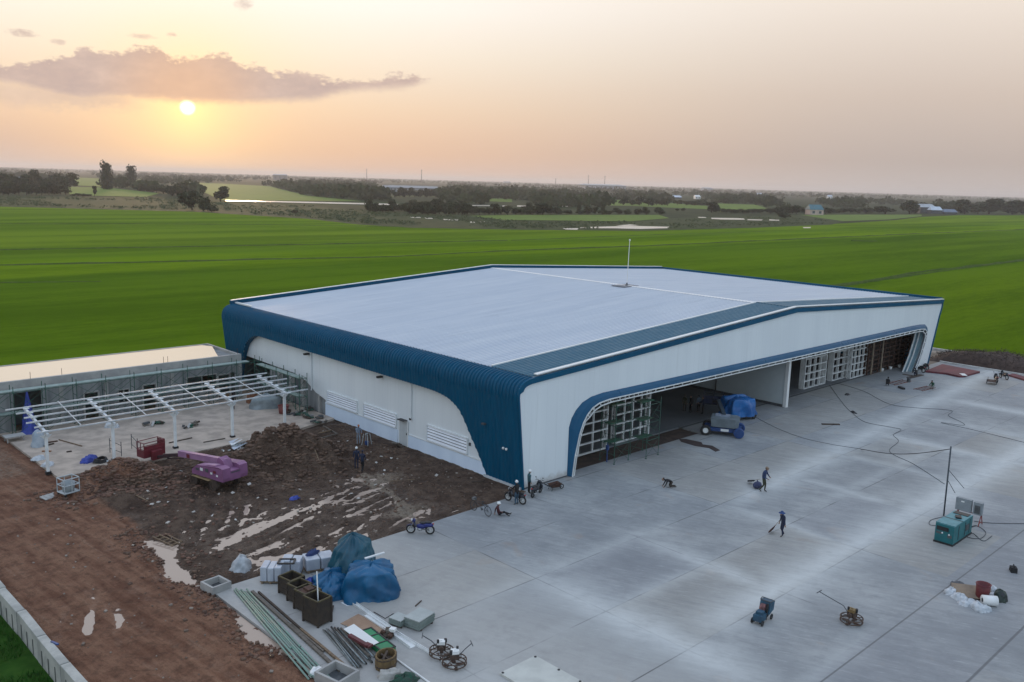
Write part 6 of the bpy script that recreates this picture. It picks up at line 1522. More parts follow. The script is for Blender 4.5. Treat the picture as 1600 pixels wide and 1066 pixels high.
# ------------------------------------------------------------------ rubbish heap
WBAG = M('white_bag', (.56,.58,.60), (.42,.45,.48), 4, .6, bump=.5, bscale=9)
HC = at(1528,932); 
def hb(px, py): return tuple(at(px, py))
t = thing('red_drum', 'dark red drum standing in the middle of the rubbish heap', 'drum', hb(1534,936), 0)
mb = MB(); mb.lathe([(.0,.02),(.30,.02),(.34,.25),(.35,.5),(.38,.88),(.33,.88),(.30,.3),(0,.3)], n=18); mb.build('drum', M('drum_red', (.14,.02,.022), (.10,.016,.018), 2, .55), t, smooth=True); mb = MB(); mb.tube([(math.cos(k*.3927)*.38, math.sin(k*.3927)*.38, .88) for k in range(16)], .025, 6, closed=True); mb.build('rim', REDB, t)
mb = MB(); mb.add([(-.9,-.5,.05),(.6,-.55,.12),(.75,.45,.45),(-.8,.5,.40),(-.9,-.5,.02),(.6,-.55,.09),(.75,.45,.42),(-.8,.5,.37)], [(0,1,2,3),(7,6,5,4),(0,4,5,1),(1,5,6,2),(2,6,7,3),(3,7,4,0)]); o = mb.build('cardboard', M('cardboard', (.27,.20,.14), (.20,.15,.11), 2, .85)); tag(o, 'brown cardboard sheet propped left of the red drum', 'cardboard'); o.location = hb(1512,930); o.rotation_euler = (0,0,rz2(at(1495,925), at(1530,930)))
sacks = [(1486,926,.5,.28,'white sack at the far left tip of the rubbish heap'), (1500,936,.5,.3,'white sack left below the cardboard in the rubbish heap'), (1512,944,.5,.3,'white sack at the lower middle of the rubbish heap'), (1527,950,.55,.34,'largest white sack at the bottom of the rubbish heap'), (1536,953,.4,.28,'white sack at the lower right tip of the rubbish heap'), (1551,925,.4,.35,'white sack at the top right of the rubbish heap'), (1556,935,.38,.3,'white sack right of the red drum in the rubbish heap')]
for k, (x, y, r, h, l) in enumerate(sacks): drape('sack', l, 'sack', hb(x,y), k*1.3, boxy(h,2.0,.4,.2), (r*1.15,r*.72), WBAG, 28, 12, 60+k, 'white sacks of the rubbish heap', .22)
t = thing('roll', 'white roll with a dark hollow end, in front of the red drum', 'roll', hb(1545,946), -.9)
mb = MB(); mb.lathe([(.13,0),(.28,0),(.28,.75),(.13,.75),(.13,0)], n=18)
for i, v in enumerate(mb.v): mb.v[i] = (v[2]-.37, v[0], .28+v[1])
mb.build('roll', TRIM, t, smooth=True); mb = MB(); mb.cyl((-.36,0,.28),(.36,0,.28),.135,n=12); mb.build('core', BLACK, t)
o = drape('bag', 'black and green bag at the right end of the rubbish heap', 'bag', hb(1562,936), .4, boxy(.55,2.2,.4,.2), (.55,.42), M('black_green', (.010,.028,.018), (.012,.012,.014), 3, .5), 30, 14, 71, fold=.15)
o = drape('cloth', 'dark cloth spread at the back left of the rubbish heap', 'cloth', hb(1500,918), .4, boxy(.16,2.2,.6,.05), (.8,.5), M('grey_cloth', (.10,.105,.115), None, 3, .9), 30, 12, 72)
o = drape('cloth', 'cream cloth on top of the rubbish heap behind the red drum', 'cloth', hb(1541,922), .4, boxy(.42,2.2,.5,.15), (.62,.4), M('cream_cloth', (.45,.38,.29), (.35,.28,.22), 4, .9), 30, 12, 73, fold=.2)
t = thing('tool_bag', 'small black tool bag alone at the right edge', 'bag', tuple(at(1583,893)), .5)
mb = MB(); mb.prism([(-.28,0),(.28,0),(.22,.28),(-.22,.28)], lambda p: (p[0],-.17,p[1]), lambda p: (p[0],.17,p[1])); mb.build('bag', BLK, t); mb = MB(); mb.tube([(-.15,0,.28),(-.1,0,.42),(.1,0,.42),(.15,0,.28)], .02, 6); mb.build('handle', BLK, t)
# scraps on the concrete
for l, a, b_, w in (('dark flat bar lying on the concrete right of the blue lift', (1284,663.5), (1312,664), .22),): 
    mb = MB(); mb.bar(at(*a)+Vector((0,0,.05)), at(*b_)+Vector((0,0,.05)), w, .1); o = mb.build('flat_bar', WOODD); tag(o, l, 'bar')
mb = MB(); mb.prism([tuple(at(*q)[:2]) for q in ((1061,686.5),(1072,686.5),(1096,691.5),(1098,695),(1113,697),(1125,704),(1118,706),(1108,700.5),(1086,697),(1064,690.5))], lambda p: (p[0],p[1],.03), lambda p: (p[0],p[1],.0)); o = mb.build('rubber_mat', M('mat_brown', (.035,.022,.02), (.05,.032,.028), 2, .9)); tag(o, 'dark torn mat on the floor in front of the gate', 'mat')
for i, (x, y, l) in enumerate(((1324,617,'dark clump of cable on the concrete before the pale gate frames'), (1334,645,'dark knot of cable where the long cable bends'))):
    o = drape('cable_clump', l, 'cable', tuple(at(x,y)), i, boxy(.14,2,.4,.1), (.5,.25), BLACK, 24, 8, 80+i, fold=.3)
# red matting, brush heap, ladders at the right end
MAR = M('maroon_sheet', (.155,.030,.038), (.11,.024,.030), 1.0, .7, stretch=(.3,2,1))
t = thing('red_sheets', 'stack of dark red roofing sheets laid at the right edge of the apron', 'sheets', (0,0,0))
q = [tuple(at(*p)[:2]) for p in ((1446,582),(1472,571.5),(1531,583),(1505,590),(1498,590),(1478,585.5))]
mb = MB(); mb.prism(q, lambda p: (p[0],p[1],.22), lambda p: (p[0],p[1],.0)); mb.build('sheets', MAR, t); c = at(1505,588.5); mb = MB(); mb.box(c.x,c.y,.22,1.2,.6,.05,.6); mb.build('pale_offcut', TRIM, t)
o = tag(MB().prism([tuple(at(*p)[:2]) for p in ((1576,588),(1582,586),(1606,592),(1606,597))], lambda p: (p[0],p[1],.2), lambda p: (p[0],p[1],.0)).build('red_sheets', MAR), 'smaller strip of dark red sheets cut by the right edge', 'sheets')
def brushheap():
    r = random.Random(8); mb = MB(); rows = []
    for i in range(15):
        u = i/14; rr_ = []
        for j in range(31):
            v = j/30; h = math.sin(math.pi*u)**.7*math.sin(math.pi*v)**.6*2.0*(.7+.6*vnoise(np.array([v*6.]), np.array([u*3.+.5]))[0])
            p = Vector((79.3+u*7.0, 2.8-v*17.0, -.25+h+r.uniform(-.08,.08))); rr_.append(p)
        rows.append(rr_)
    mb.grid(rows); o = mb.build('brush_heap', M('brush_soil', (.050,.032,.026), (.085,.055,.042), 1.5, .95, bump=.8, bscale=5), smooth=True)
    mb = MB()
    for k in range(900):
        i, j = r.randrange(1,14), r.randrange(1,30); p = rows[i][j]+Vector((r.uniform(-.3,.3), r.uniform(-.4,.4), r.uniform(-.05,.15))); d = Vector((r.gauss(0,1), r.gauss(0,1), abs(r.gauss(0,.7)))).normalized()*r.uniform(.25,.7)
        mb.tube([p, p+d*.5+Vector((0,0,.05)), p+d], [.03,.022,.01], 4)
    mb.build('twigs', M('brush_twig', (.075,.048,.036), (.04,.03,.024), 3, .95), o)
    return tag(o, 'long brown heap of soil and dead brush beyond the right kerb', 'heap')
brushheap()
LADM = M('ladder_rust', (.20,.075,.05), (.13,.05,.035), 3, .7)
def ladder(name, label, p, q, w, n, mat, h=.0, group=None, cat='ladder', bar=.06):
    p, q = Vector(p), Vector(q); d = (q-p); L = d.length; t = thing(name, label, cat, tuple(p), math.atan2(d.y, d.x), group)
    for sg in (1,-1):
        mb = MB(); mb.bar((0,sg*w/2,bar/2),(L,sg*w/2,bar/2+d.z),bar); mb.build('rail', mat, t)
    for k in range(n):
        x = L*(k+.5)/n; mb = MB(); mb.bar((x,-w/2,bar/2+d.z*x/L),(x,w/2,bar/2+d.z*x/L),bar*.9); mb.build('rung', mat, t)
    return t
ladder('ladder_frame', 'rust coloured ladder frame lying by the crouching worker in black', at(1391,601), at(1417,595), 1.0, 5, LADM)
ladder('ladder_frame', 'rust coloured ladder frame held by the worker in the green shirt', at(1434,610), at(1455,605), 1.0, 5, LADM)
mb = MB(); mb.bar(at(1405,606)+Vector((0,0,.1)), at(1412,609)+Vector((0,0,.1)), .35, .2); o = mb.build('tool_case', BLACK); tag(o, 'black tool case between the two ladder frames', 'case')
mb = MB(); mb.bar(at(1418,597)+Vector((0,0,.25)), at(1421,597)+Vector((0,0,.25)), .4, .5); o = mb.build('toolbox', DARKGREY); tag(o, 'dark box at the right end of the left ladder frame', 'box')
mb = MB(); a = at(1411,585); mb.bar(a, at(1430,588), .5, .06); mb.bar(at(1420,591)+Vector((0,0,.04)), at(1440,586)+Vector((0,0,.04)), .6, .06); o = mb.build('dark_mat', WOODD); tag(o, 'dark boards lying around the squatting worker', 'boards')
for k, (x, y, l) in enumerate(((1378,580.5,'white bucket at the foot of the rusty lattice, leftmost of three'), (1391,577.5,'white bucket at the foot of the rusty lattice, middle of three'), (1405,574.5,'white bucket at the foot of the rusty lattice, rightmost of three'))):
    t = thing('bucket', l, 'bucket', tuple(at(x,y)), 0, 'white buckets before the rusty lattice'); mb = MB(); mb.lathe([(0,.02),(.16,.02),(.21,.38),(.18,.38),(.14,.06),(0,.06)], n=14); mb.build('pail', TRIM, t, smooth=True); mb = MB(); mb.tube([(-.2,0,.36),(-.1,0,.5),(.1,0,.5),(.2,0,.36)], .012, 5); mb.build('bail', DARKGREY, t)
# tarpaulin covered machine at the hangar mouth
t = thing('covered_machine', 'boxy machine on wheels under a bright blue tarpaulin at the hangar mouth', 'machine', tuple(at(1152,653)), math.atan2(.95,3.1)*-1)
o = drape('tarpaulin', None, None, (0,0,.35), 0, boxy(1.9,4.0,.85,.04), (1.7,1.25), M('tarp_bright', (.018,.15,.42), (.014,.10,.31), .9, .4, bump=.35, bscale=6), seed=91, fold=.13); o.parent = t; 
mb = MB(); mb.box(0,0,.25,3.0,2.0,.14); mb.build('chassis', BLACK, t)
for x in (-1.2,1.2):
    for y in (-.95,.95): wheel(t, (x,y,.2), .17, .06, DARKGREY, 6)
# ------------------------------------------------------------------ scaffolds
def scaffold(label, loc, rz, L, Wd, levels, h=1.7, mat=GREENST, net=None, bays=1, group='green scaffolds', plank=True, r=.032):
    t = thing('scaffold', label, 'scaffold', loc, rz, group); H = h*levels
    for k in range(bays+1):
        x = L*k/bays
        for y in (0, Wd):
            mb = MB(); mb.tube([(x,y,0),(x,y,H+.5)], r, 6); mb.cyl((x,y,0),(x,y,.03),.09,n=8); mb.build('upright', mat, t)
        for j in range(levels):
            mb = MB(); mb.tube([(x,0,h*(j+1)),(x,Wd,h*(j+1))], r*.9, 6); mb.tube([(x,0,h*(j+.5)),(x,Wd,h*(j+.5))], r*.8, 6); mb.build('transom', mat, t)
    for j in range(levels):
        for y in (0, Wd):
            mb = MB(); mb.tube([(0,y,h*(j+1)),(L,y,h*(j+1))], r*.9, 6)
            for k in range(bays):
                a, b_ = L*k/bays, L*(k+1)/bays; mb.tube([(a,y,h*j+.1),(b_,y,h*(j+1)-.02)], r*.55, 5)
                if y == 0: mb.tube([(b_,y,h*j+.1),(a,y,h*(j+1)-.02)], r*.55, 5)
            mb.build('ledger', mat, t)
        if plank:
            mb = MB(); mb.box(L/2,Wd*.6,h*(j+1)+.04,L*.92,Wd*(.45 if bays == 1 else .8),.05); mb.build('platform', net or WOODG, t)
    return t
NETG = M('green_plank', (.02,.10,.055), (.035,.07,.045), 2, .8)
scaffold('green scaffold tower before the curved gate frame', (9.9,-.4,0), .0, 1.8,1.5,3,1.55,GREENST,NETG,r=.024)
scaffold('green scaffold tower right of the square gate frame at the hangar mouth', (13.1,-1.1,0), .03, 1.7,1.6,3,1.5,GREENST,NETG,r=.024)
mb = MB(); mb.tube([(0,0,0),(0,0,1.6)], .05, 8); mb.box(0,0,1.0,.2,.2,.4); o = mb.build('prop', BLUEL); tag(o, 'blue steel prop under the right edge of the curved gate frame', 'prop'); o.location = tuple(at(948,722))
# ------------------------------------------------------------------ annex with the flooded flat roof
ax = thing('annex', 'unfinished grey concrete annex with a flat roof full of water', 'building', (0,0,0))
X0, X1, Y0, Y1, ZR = -60.0, -2.65, 37.3, 44.3, 4.2
ops = [(-23.1,-20.95,.15,3.3), (-17.55,-16.35,.1,2.5), (-14.6,-13.6,1.2,2.4), (-12.4,-11.2,.1,2.6), (-8.2,-5.2,1.0,2.7), (-5.1,-3.3,.1,2.6), (-28.5,-27.3,.1,2.5), (-33,-31.5,1.2,2.5)]
ops.sort(); mb = MB(); x = X0
for a, b_, z0, z1 in ops:
    mb.box((x+a)/2,Y0+.1,0,a-x,.2,ZR-.55); mb.box((a+b_)/2,Y0+.1,z1,b_-a,.2,ZR-.55-z1)
    if z0 > .2: mb.box((a+b_)/2,Y0+.1,0,b_-a,.2,z0)
    x = b_
mb.box((x+X1)/2,Y0+.1,0,X1-x,.2,ZR-.55); mb.build('front_wall', GREYC, ax)
mb = MB(); mb.box((X0+X1)/2,Y0+.06,ZR-.553,X1-X0+.1,.32,.72); mb.box((X0+X1)/2,Y1,0,X1-X0,.25,ZR+.15); mb.box(X1-.1,(Y0+Y1)/2,0,.22,Y1-Y0-.3,ZR+.16); mb.build('parapet', GREYC2, ax)
mb = MB(); mb.box((X0+X1)/2,(Y0+Y1)/2,ZR-.3,X1-X0-.3,Y1-Y0-.3,.2); mb.build('roof_slab', GREYC, ax)
mb = MB(); mb.add([(X0,Y0+.24,ZR+.11),(X1-2.2,Y0+.24,ZR+.11),(X1-1.9,Y0+1.1,ZR+.11),(X1-.25,Y1-1.4,ZR+.11),(X1-.9,Y1-.14,ZR+.11),(X0,Y1-.14,ZR+.11)], [(0,1,2,3,4,5)]); rw = mb.build('roof_water', water_mat('roof_water', (.86,.62,.40), .03), ax, fix=False)  # peach of the reflected sunset sky put into the water's base colour
for a, b_, z0, z1 in ops:
    mb = MB(); mb.box((a+b_)/2,Y0+2.2,0,b_-a+1.5,.1,3.4); mb.build('inner_wall', DARKIN, ax)
    if z0 > .2:
        fr = MB()
        for z in (z0,z1): fr.bar((a,Y0-.01,z),(b_,Y0-.01,z),.1)
        for xx_ in (a,(a+b_)/2,b_): fr.bar((xx_,Y0-.01,z0),(xx_,Y0-.01,z1),.08)
        fr.build('window_frame', GREYC2, ax)
for a in (-17.55,-12.4,-5.1,-28.5):
    mb = MB(); mb.bar((a,Y0-.03,0),(a,Y0-.03,2.55),.14); mb.bar((a+1.25,Y0-.03,0),(a+1.25,Y0-.03,2.55),.14); mb.bar((a,Y0-.03,2.55),(a+1.25,Y0-.03,2.55),.14); mb.build('door_frame', GREYC2, ax)
for a in (-24.6,-19.4,-15.6,-9.6,-2.75):
    mb = MB(); mb.box(a,Y0-.04,0,.32,.12,ZR-.56); mb.build('pilaster', GREYC2, ax)
for a in (-19.2,-10.3,-9.9,-2.9,-21.7):
    mb = MB(); mb.tube([(a,Y0+.1,ZR+.1),(a,Y0+.1,ZR+.75)], .02, 5); mb.build('starter_bar', RUST, ax)
scaffold('long green scaffold along the annex front', (-26.0,35.6,.05), 0, 24.5,.95,2,1.85,GREENST,M('pale_plank', (.30,.36,.33), (.20,.27,.24), 2, .8),10)
scaffold('green scaffold bay in the corner between annex and hangar wall', (-1.25,27.2,.05), rad(90), 8.4,.8,2,1.75,GREENST,M('pale_plank', (.3,.36,.33)),4)
o = drape('tarpaulin', 'violet blue tarpaulin hanging like a cone from the annex scaffold', 'tarpaulin', (-22.45,35.9,.1), 0, lambda a, t: (1-.93*t**.55 if t < 1 else 0, 3.55*t), (.85,.6), TARPV, 40, 24, 95, None, .22)
# ------------------------------------------------------------------ white steel pergola
PERG = M('pergola_white', (.62,.635,.64), (.48,.50,.51), 2, .5)
pg = thing('pergola', 'white steel pergola frame on five columns over the paved yard', 'pergola', (0,0,0))
cols = [(-24.55,24.2), (-19.85,24.25), (-14.95,24.5), (-10.0,24.6), (-4.95,24.85)]
def pslope(y): return 3.15+(y-24.6)*.085
for x, y in cols:
    mb = MB(); mb.box(x,y,.12,.19,.19,pslope(y)-.25); c_ = mb.build('column', STEELW, pg)
    mb = MB(); mb.box(x,y,.02,.36,.34,.22); mb.build('footing', BLACK, c_)
    mb = MB()
    for sg in (1,-1): mb.prism([(0.12,0),(.42,0),(.10,-.30)], lambda p: (x+sg*p[0],y-.02,pslope(y)-.15+p[1]), lambda p: (x+sg*p[0],y+.02,pslope(y)-.15+p[1]))
    mb.build('gusset', STEELW, c_)
    mb = MB(); mb.bar((x,y-.5,pslope(y-.5)-.02),(x+.35,30.2,pslope(30.2)-.02),.17,.20); rf = mb.build('rafter', PERG, pg)
    for k in range(6):
        mb = MB(); mb.box(x+.06*k+.05,24.3+k*1.12,pslope(24.3+k*1.12)+.10,.42,.30,.02); mb.build('cleat', TRIM, rf)
for k in range(6):
    y = 24.0+k*1.2; x0, x1 = -25.2+.2*(k % 2)-(.6 if k == 5 else 0), -2.9-.35*(k % 3)
    mb = MB(); mb.bar((x0,y,pslope(y)+.17),(x1,y+.35,pslope(y)+.17),.09,.10); mb.build('purlin', PERG, pg)
for (x, y), (x2, y2) in zip(cols[:-1], cols[1:]):
    xm = (x+x2)/2; mb = MB(); mb.bar((xm,23.9,pslope(23.9)+.27),(xm+.35,30.1,pslope(30.1)+.27),.05); mb.build('sag_rod', PERG, pg)
# ------------------------------------------------------------------ clutter on the paved yard
o = drape('sack', 'tall whitish bulk bag by the left end of the pergola', 'sack', tuple(at(61,697,.09)), .3, boxy(1.35,2.4,.4,.15), (.55,.5), M('bulk_bag', (.42,.47,.52), (.30,.36,.42), 2, .6, bump=.4), 34, 16, 101, fold=.12)
mb = MB(); mb.box(0,0,.42,1.5,1.0,.06); [mb.box(sx*.6,sy*.4,0,.08,.08,.42) for sx in (1,-1) for sy in (1,-1)]; o = mb.build('low_table', GREYC2); tag(o, 'low grey table at the left end of the annex', 'table'); o.location = (-24.0,34.4,.05)
for k, (a, b_, l, mm) in enumerate((((68,698),(84,694),'short brown board left of the first pergola column', WOODD), ((70,693),(90,690),'short rusty board right of the bulk bag', RUST), ((104,707),(112,706),'small dark block on the paving behind the first column', WOODD), ((92,688),(128,698),'thin long stick on the paving behind the first column', WOOD), ((264,693),(300,685),'thin dark strip on the paving between the third and fourth column', WOODD), ((318,692),(352,686),'thin grey strip on the paving by the fourth column', WOODG), ((66,706),(80,706),'orange brown scrap on the paving by the first column', M('orange_scrap', (.30,.15,.08), None, 2, .8)))):
    mb = MB(); mb.bar(at(*a,.09)+Vector((0,0,.05)), at(*b_,.09)+Vector((0,0,.05)), .16 if k not in (3,4,5) else .06, .08); o = mb.build('board', mm); tag(o, l, 'board')
o = drape('tarpaulin', 'crumpled bright blue sheet between the first and second column', 'tarpaulin', tuple(at(140,721,.09)), .2, boxy(.5,2,.4,.2), (.75,.5), TARPV, 34, 14, 102, None, .28)
t = thing('hose_coil', 'black hose coil lying beside the crumpled bright blue sheet', 'hose', tuple(at(157,722,.09)), .3)
for k in range(4):
    mb = MB(); mb.tube([(math.cos(j*.3)*(.55-.04*k), math.sin(j*.3)*(.42-.03*k), .06+.07*k+.05*math.sin(j*.7)) for j in range(21)], .045, 6, closed=True); mb.build('turn', BLACK, t)
for k, (x, y, r, h, l) in enumerate(((60,718,.55,.3,'white sheets and bags heaped left of the first column foot'), (75,727,.6,.3,'crumpled white plastic at the first column foot'), (172,722,.35,.18,'small white bag right of the black hose coil'), (170,668,.35,.5,'white pail shaped bag under the middle of the pergola'), (183,668,.3,.3,'small white heap right of the pail shaped bag'), (391,690,.0,.0,''))):
    if r: drape('bag', l, 'bag', tuple(at(x,y,.09)), k, boxy(h,2,.4,.2), (r,r*.7), WBAG, 28, 12, 110+k, None, .25)
t = thing('handrail', 'grey welded handrail frame standing left of the second column', 'handrail', tuple(at(172,707,.09)), rz2(at(172,707), at(190,713)))
mb = MB(); [mb.tube([(x,0,0),(x,0,1.15)], .03, 6) for x in (0,1.55)]; mb.tube([(0,0,1.0),(1.55,0,.85)], .025, 6); mb.tube([(0,0,.35),(1.55,0,.3)], .025, 6); mb.build('rails', DARKGREY, t)
t = thing('handrail', 'grey welded handrail frame standing right of the second column', 'handrail', tuple(at(206,701,.09)), rz2(at(206,701), at(215,708)))
mb = MB(); [mb.tube([(x,0,0),(x,0,1.2)], .03, 6) for x in (0,1.5)]; mb.tube([(0,0,1.05),(1.5,0,.9)], .025, 6); mb.tube([(0,0,.35),(1.5,0,.3)], .025, 6); mb.build('rails', DARKGREY, t)
o = drape('covered_stack', 'grey plastic sheet draped over a stack under the right end of the pergola', 'covered stack', tuple(at(416,637,.09)), -.4, boxy(1.35,3.5,.8,.2), (1.5,.7), M('grey_sheet', (.25,.29,.30), (.19,.22,.235), 1.5, .5, bump=.3), 40, 18, 121, None, .08)
mb = MB(); mb.prism([(-.5,0),(.5,0),(.42,.8),(-.3,1.0)], lambda p: (p[0],-.3,p[1]), lambda p: (p[0],.3,p[1])); o = mb.build('orange_crate', M('orange_brown', (.24,.10,.05), (.17,.07,.04), 2, .8)); tag(o, 'orange brown panel behind the covered stack', 'panel'); o.location = tuple(at(394,629,.09))
t = thing('red_tub', 'dull red tub beside the last pergola column', 'tub', tuple(at(443,646,.09))); mb = MB(); mb.lathe([(0,.02),(.4,.02),(.5,.75),(.44,.75),(.36,.1),(0,.1)], n=16); mb.build('tub', M('dull_red', (.22,.06,.05), (.16,.05,.045), 2, .7), t, smooth=True); mb = MB(); mb.tube([(math.cos(k*.3927)*.5, math.sin(k*.3927)*.5, .75) for k in range(16)], .03, 6, closed=True); mb.build('rim', MATS['dull_red'], t)
r = random.Random(77)
for k, (x, y, l) in enumerate(((462,648,'dark scrap pile right of the last pergola column'), (478,643,'green and grey scrap pile in the corner by the unclad bay'), (488,654,'dark pit edge rubble at the start of the white plinth'), (500,662,'loose rubble at the plinth corner'), (300,667,'scrap pile along the annex wall behind the third column'), (238,664,'scrap pile along the annex wall behind the second column'))):
    t = thing('scrap_pile', l, 'scrap', tuple(at(x,y,.09)), r.random()*3)
    for j in range(10):
        mb = MB(); mb.box(r.uniform(-.8,.8), r.uniform(-.4,.4), r.uniform(0,.15), r.uniform(.2,.8), r.uniform(.1,.3), r.uniform(.05,.2), r.random()*3, (r.uniform(-.3,.3), r.uniform(-.3,.3))); mb.build('piece', (WOODD, DARKGREY, WOODG, GREENST, GREYC2)[(j+k) % 5], t)
# ------------------------------------------------------------------ clutter on the earth
CT = M('cart_white', (.50,.53,.54), (.38,.41,.42), 2, .6)
t = thing('wire_cart', 'whitish steel cage cart with a tub inside, standing on the red earth', 'cart', (-24.95,18.6,tz(-24.95,18.6)-.03), .2)
cage(t, 1.05, .9, 1.0, CT, .18); mb = MB(); mb.lathe([(0,.2),(.35,.2),(.45,.85),(.4,.85),(.3,.3),(0,.3)], n=14); mb.build('tub', M('cart_tub', (.30,.33,.34), None, 2, .6), t, smooth=True)
for sx in (1,-1):
    mb = MB(); mb.cyl((sx*.45,-.45,.09),(sx*.45,-.39,.09),.09,n=10); mb.build('castor', BLACK, t); mb = MB(); mb.cyl((sx*.45,.39,.09),(sx*.45,.45,.09),.09,n=10); mb.build('castor', BLACK, t)
mb = MB(); mb.box(0,0,0,1.15,.7,.05,0,(.12,0)); [mb.box(x,0,.05,.03,.7,.03,0,(.12,0)) for x in (-.35,0,.35)]; o = mb.build('flat_board', GREYC2); tag(o, 'pale flat panel leaning on the earth left of the cage cart', 'panel'); o.location = (-25.9,19.3,tz(-25.9,19.3)+.02); o.rotation_euler = (0,0,.3)
ladder('timber_ladder', 'short rough timber ladder lying on the bank above the ditch', (-23.35,8.1,tz(-23.35,8.1)+.15), (-22.9,6.2,tz(-22.9,6.2)+.12), .45, 5, WOOD)
pole('stick', 'loose timber beside the short rough ladder', (-22.75,8.2,tz(-22.75,8.2)+.1), (-22.45,6.4,tz(-22.45,6.4)+.12), .05, WOOD, None, 6, 'timber')
t = thing('metal_scraps', 'bluish bent metal sheets on a white rubble patch by the fourth column', 'metal sheets', tuple(at(372,697,.1)), rz2(at(355,702), at(390,688)))
for k in range(4):
    mb = MB(); mb.grid([[(-1.1+.2*k,-.5+.25*k,.08*k+.05),(1.0-.15*k,-.45+.25*k,.1*k+.2)], [(-1.1+.2*k,-.2+.25*k,.08*k+.18),(1.0-.15*k,-.1+.25*k,.1*k+.06)]]); mb.build('sheet', (WROOF, STEELG, TRIM, WROOF)[k], t)
r = random.Random(31); t = thing('rubble', 'white broken rubble under the bent metal sheets', 'rubble', tuple(at(376,702,.02)), 0)
for k in range(34):
    mb = MB(); s = r.uniform(.06,.2); mb.box(r.gauss(0,.9), r.gauss(0,.6), 0, s, s*r.uniform(.6,1.2), s*.6, r.random()*3, (r.uniform(-.4,.4),0)); mb.build('lump', TRIM if k % 3 else GREYC2, t)
G3 = 'timbers of the frame lying at the yard edge'
for k, (a, b_, w) in enumerate((((435,697),(518,676),.11), ((450,700),(526,681),.10), ((468,682),(498,697),.09), ((505,668),(527,681),.10), ((484,681),(500,690),.08), ((395,704),(456,707),.13), ((400,695),(430,691),.1))):
    p, q = at(*a), at(*b_); p.z = tz(p.x,p.y)+.12; q.z = tz(q.x,q.y)+.12; mb = MB(); mb.bar(p, q, w, .09); o = mb.build('timber_beam', (WOOD, WOODG, WOOD, WOODG)[k % 4]); tag(o, 'pale timber in the loose frame lying at the right edge of the paved yard', 'timber', G3)
o = drape('cloth', 'small blue cloth dropped on the mud left of the path', 'cloth', (*tuple(at(460,780))[:2], tz(at(460,780).x, at(460,780).y)), .2, boxy(.18,2,.4,.2), (.42,.26), TARPV, 26, 10, 131, None, .3)
t = thing('wall_easel', 'white wire stand with a blue bucket beside the worker at the louvred wall', 'stand', tuple(at(573,695,.02)), .4)
mb = MB(); [mb.tube([(x,y,0),(x*.6,y*.6,.95)], .025, 6) for x in (-.3,.3) for y in (-.3,.3)]; mb.bar((-.25,0,.95),(.25,0,.95),.05); mb.build('stand_frame', CT, t); mb = MB(); mb.lathe([(0,0),(.14,0),(.18,.3),(.15,.3),(0,.04)], n=12); mb.build('bucket', BLUEL, t)
t = thing('doorstep', 'dark boards piled as a step under the grey side door', 'boards', (-.55,14.1,-.02), 1.5)
for k in range(5):
    mb = MB(); mb.box(.05*k-.1,.1*k-.2,.07*k,1.3-.15*k,.25,.07,.2*k-.3); mb.build('piece', WOODD if k % 2 else WOODG, t)
for k, (a, b_, l) in enumerate((((610,751),(648,751),'thin pale lath on the mud near the blue corner'), ((737,755),(756,753),'dark plank on the mud near the blue corner'), ((484,722),(498,735),'thin pale stick on the side of the dark heap'), ((213,784),(231,787),'short pale stick on the red earth below the left heap'))):
    p, q = at(*a), at(*b_); p.z = tz(p.x,p.y)+.06; q.z = tz(q.x,q.y)+.06; mb = MB(); mb.bar(p, q, .08, .05); o = mb.build('stick', (WOOD, WOODD, WOOD, WOOD)[k]); tag(o, l, 'stick')
def clods():
    r = random.Random(41); mbs = [MB(), MB()]; n = 0
    while n < 7500:
        q = r.random()
        if q < .34: x, y, s0 = r.gauss(-10.4,3.2), r.gauss(15.6,2.3), 1.25
        elif q < .62: x, y, s0 = r.gauss(-21.2,2.2), r.gauss(18.6,1.6), 1.15
        elif q < .86: x, y, s0 = r.uniform(-24,-1), r.uniform(.5,21), .75
        else: x, y, s0 = r.gauss(-24.3,.8), r.uniform(-9,10), .8
        if not (-31 < x < -.6) or y > 22.3 or (x > -24.2 and y < .4): continue
        z = tz(x, y)
        if z < -.12: continue
        n += 1; s = s0*r.choice((.035,.045,.055,.07,.09,.13))*r.uniform(.8,1.2)
        vs = [Vector((r.uniform(.6,1.1)*a, r.uniform(.6,1.1)*b_, r.uniform(.35,.75)*c)) for a in (-1,1) for b_ in (-1,1) for c in (-.5,1)]
        R = Matrix.Rotation(r.random()*6.28, 3, 'Z'); mbs[0 if x > -17 or r.random() < .4 else 1].add([R @ v*s+Vector((x,y,z)) for v in vs], [(0,1,3,2),(4,6,7,5),(0,4,5,1),(2,3,7,6),(0,2,6,4),(1,5,7,3)])
    tag(mbs[0].build('soil_clods', M('clod_brown', (.078,.044,.030), (.160,.098,.066), .9, .95, bump=.6, bscale=9), smooth=True), kind='stuff')
    tag(mbs[1].build('soil_clods', M('clod_red', (.095,.046,.032), (.185,.100,.068), .9, .95, bump=.6, bscale=9), smooth=True), kind='stuff')
clods()
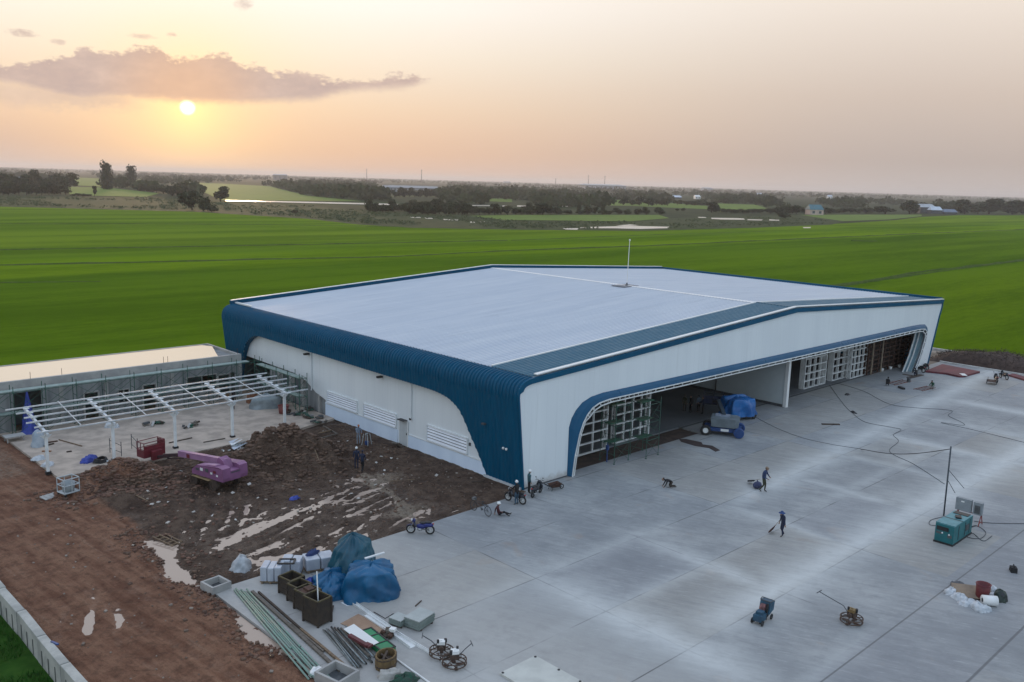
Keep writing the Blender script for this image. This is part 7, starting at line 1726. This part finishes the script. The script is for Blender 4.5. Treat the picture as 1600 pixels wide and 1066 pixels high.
# stones and white scraps scattered over the churned earth
r = random.Random(12); mb = MB(); n = 0
while n < 420:
    x, y = r.uniform(-31.5,-.6), r.uniform(-12,22)
    if x > -24.2 and y < .3: continue
    n += 1; z = tz(x,y); s = r.choice((.04,.05,.06,.08,.12)); mb.box(x,y,z-.01,s*r.uniform(.8,1.8),s,s*.7,r.random()*3,(r.uniform(-.4,.4),0))
tag(mb.build('stones', M('stone', (.36,.31,.26), (.14,.10,.075), .35, .85)), kind='stuff')
r = random.Random(13); mb = MB()
for k in range(60):
    x, y = r.uniform(-22,-2), r.uniform(6,21); z = tz(x,y); s = r.uniform(.07,.2); mb.box(x,y,z,s*1.4,s,s*.35,r.random()*3,(r.uniform(-.5,.5),r.uniform(-.5,.5)))
tag(mb.build('litter', M('litter_white', (.60,.58,.54), (.42,.38,.34), .4, .7)), kind='stuff')
# ------------------------------------------------------------------ precast barrier blocks and grass
BAR = M('barrier_concrete', (.46,.45,.41), (.31,.31,.285), 1.2, .85, bump=.35, bscale=6)
yb = 12.2; k = 0; names = ['topmost in view', 'second', 'third', 'fourth', 'lowest in view']
while yb > -9:
    L = 3.25
    if P(0,0) and True:
        vis = -9 < yb < 8.2
        t = thing('barrier_block', 'grooved concrete barrier block by the grass, %s' % ('%s' % ['farthest one', 'next to farthest', 'cut by the left frame edge', 'second down from the left edge', 'third down from the left edge', 'cut by the bottom edge', 'past the bottom edge'][min(k,6)]), 'barrier block', (-32.45+.03*(k % 2), yb-L/2, -1.05), .012*((k % 3)-1), 'concrete barrier blocks')
        mb = MB(); mb.prism([(-.20,0),(.22,0),(.22,1.42),(-.20,1.42)], lambda p: (p[0],-L/2+.03,p[1]), lambda p: (p[0],L/2-.03,p[1])); o = mb.build('block', BAR, t); bv = o.modifiers.new('bevel', 'BEVEL'); bv.width = .03; bv.segments = 2
        for j in range(3):
            mb = MB(); mb.box(-.205,-L/2+L*(j+.75)/3.5,0,.03,.10,1.0); mb.build('groove', M('groove_dark', (.10,.11,.10), None, 2, .9), t)
    yb -= L; k += 1
mb = MB(); mb.box(-32.2,-1.95,.35,.1,.5,.06,.3); o = mb.build('blue_strip', BLUEL); tag(o, 'short blue strip caught between two barrier blocks', 'strip')
r = random.Random(21); mb = MB()
for k in range(9000):
    x = -32.75-abs(r.gauss(0,1))*4.5; y = r.uniform(-11,9); z = ZF-.02
    if vnoise(np.array([x*.9]), np.array([y*.9]))[0] < .25: continue
    h = r.uniform(.12,.42); a = r.random()*6.28; d = Vector((math.cos(a), math.sin(a), 0)); q = Vector((-d.y, d.x, 0))*r.uniform(.015,.04); l = Vector((r.gauss(0,.12), r.gauss(0,.12), 0))
    b0 = Vector((x,y,z)); mb.add([b0-q, b0+q, b0+q*.6+l*.5+Vector((0,0,h*.6)), b0+l+Vector((0,0,h)), b0-q*.6+l*.5+Vector((0,0,h*.6))], [(0,1,2,3,4)])
tag(mb.build('grass', M('grass_blade', (.022,.085,.012), (.050,.130,.020), .8, .8, spec=.1), fix=False), kind='stuff')
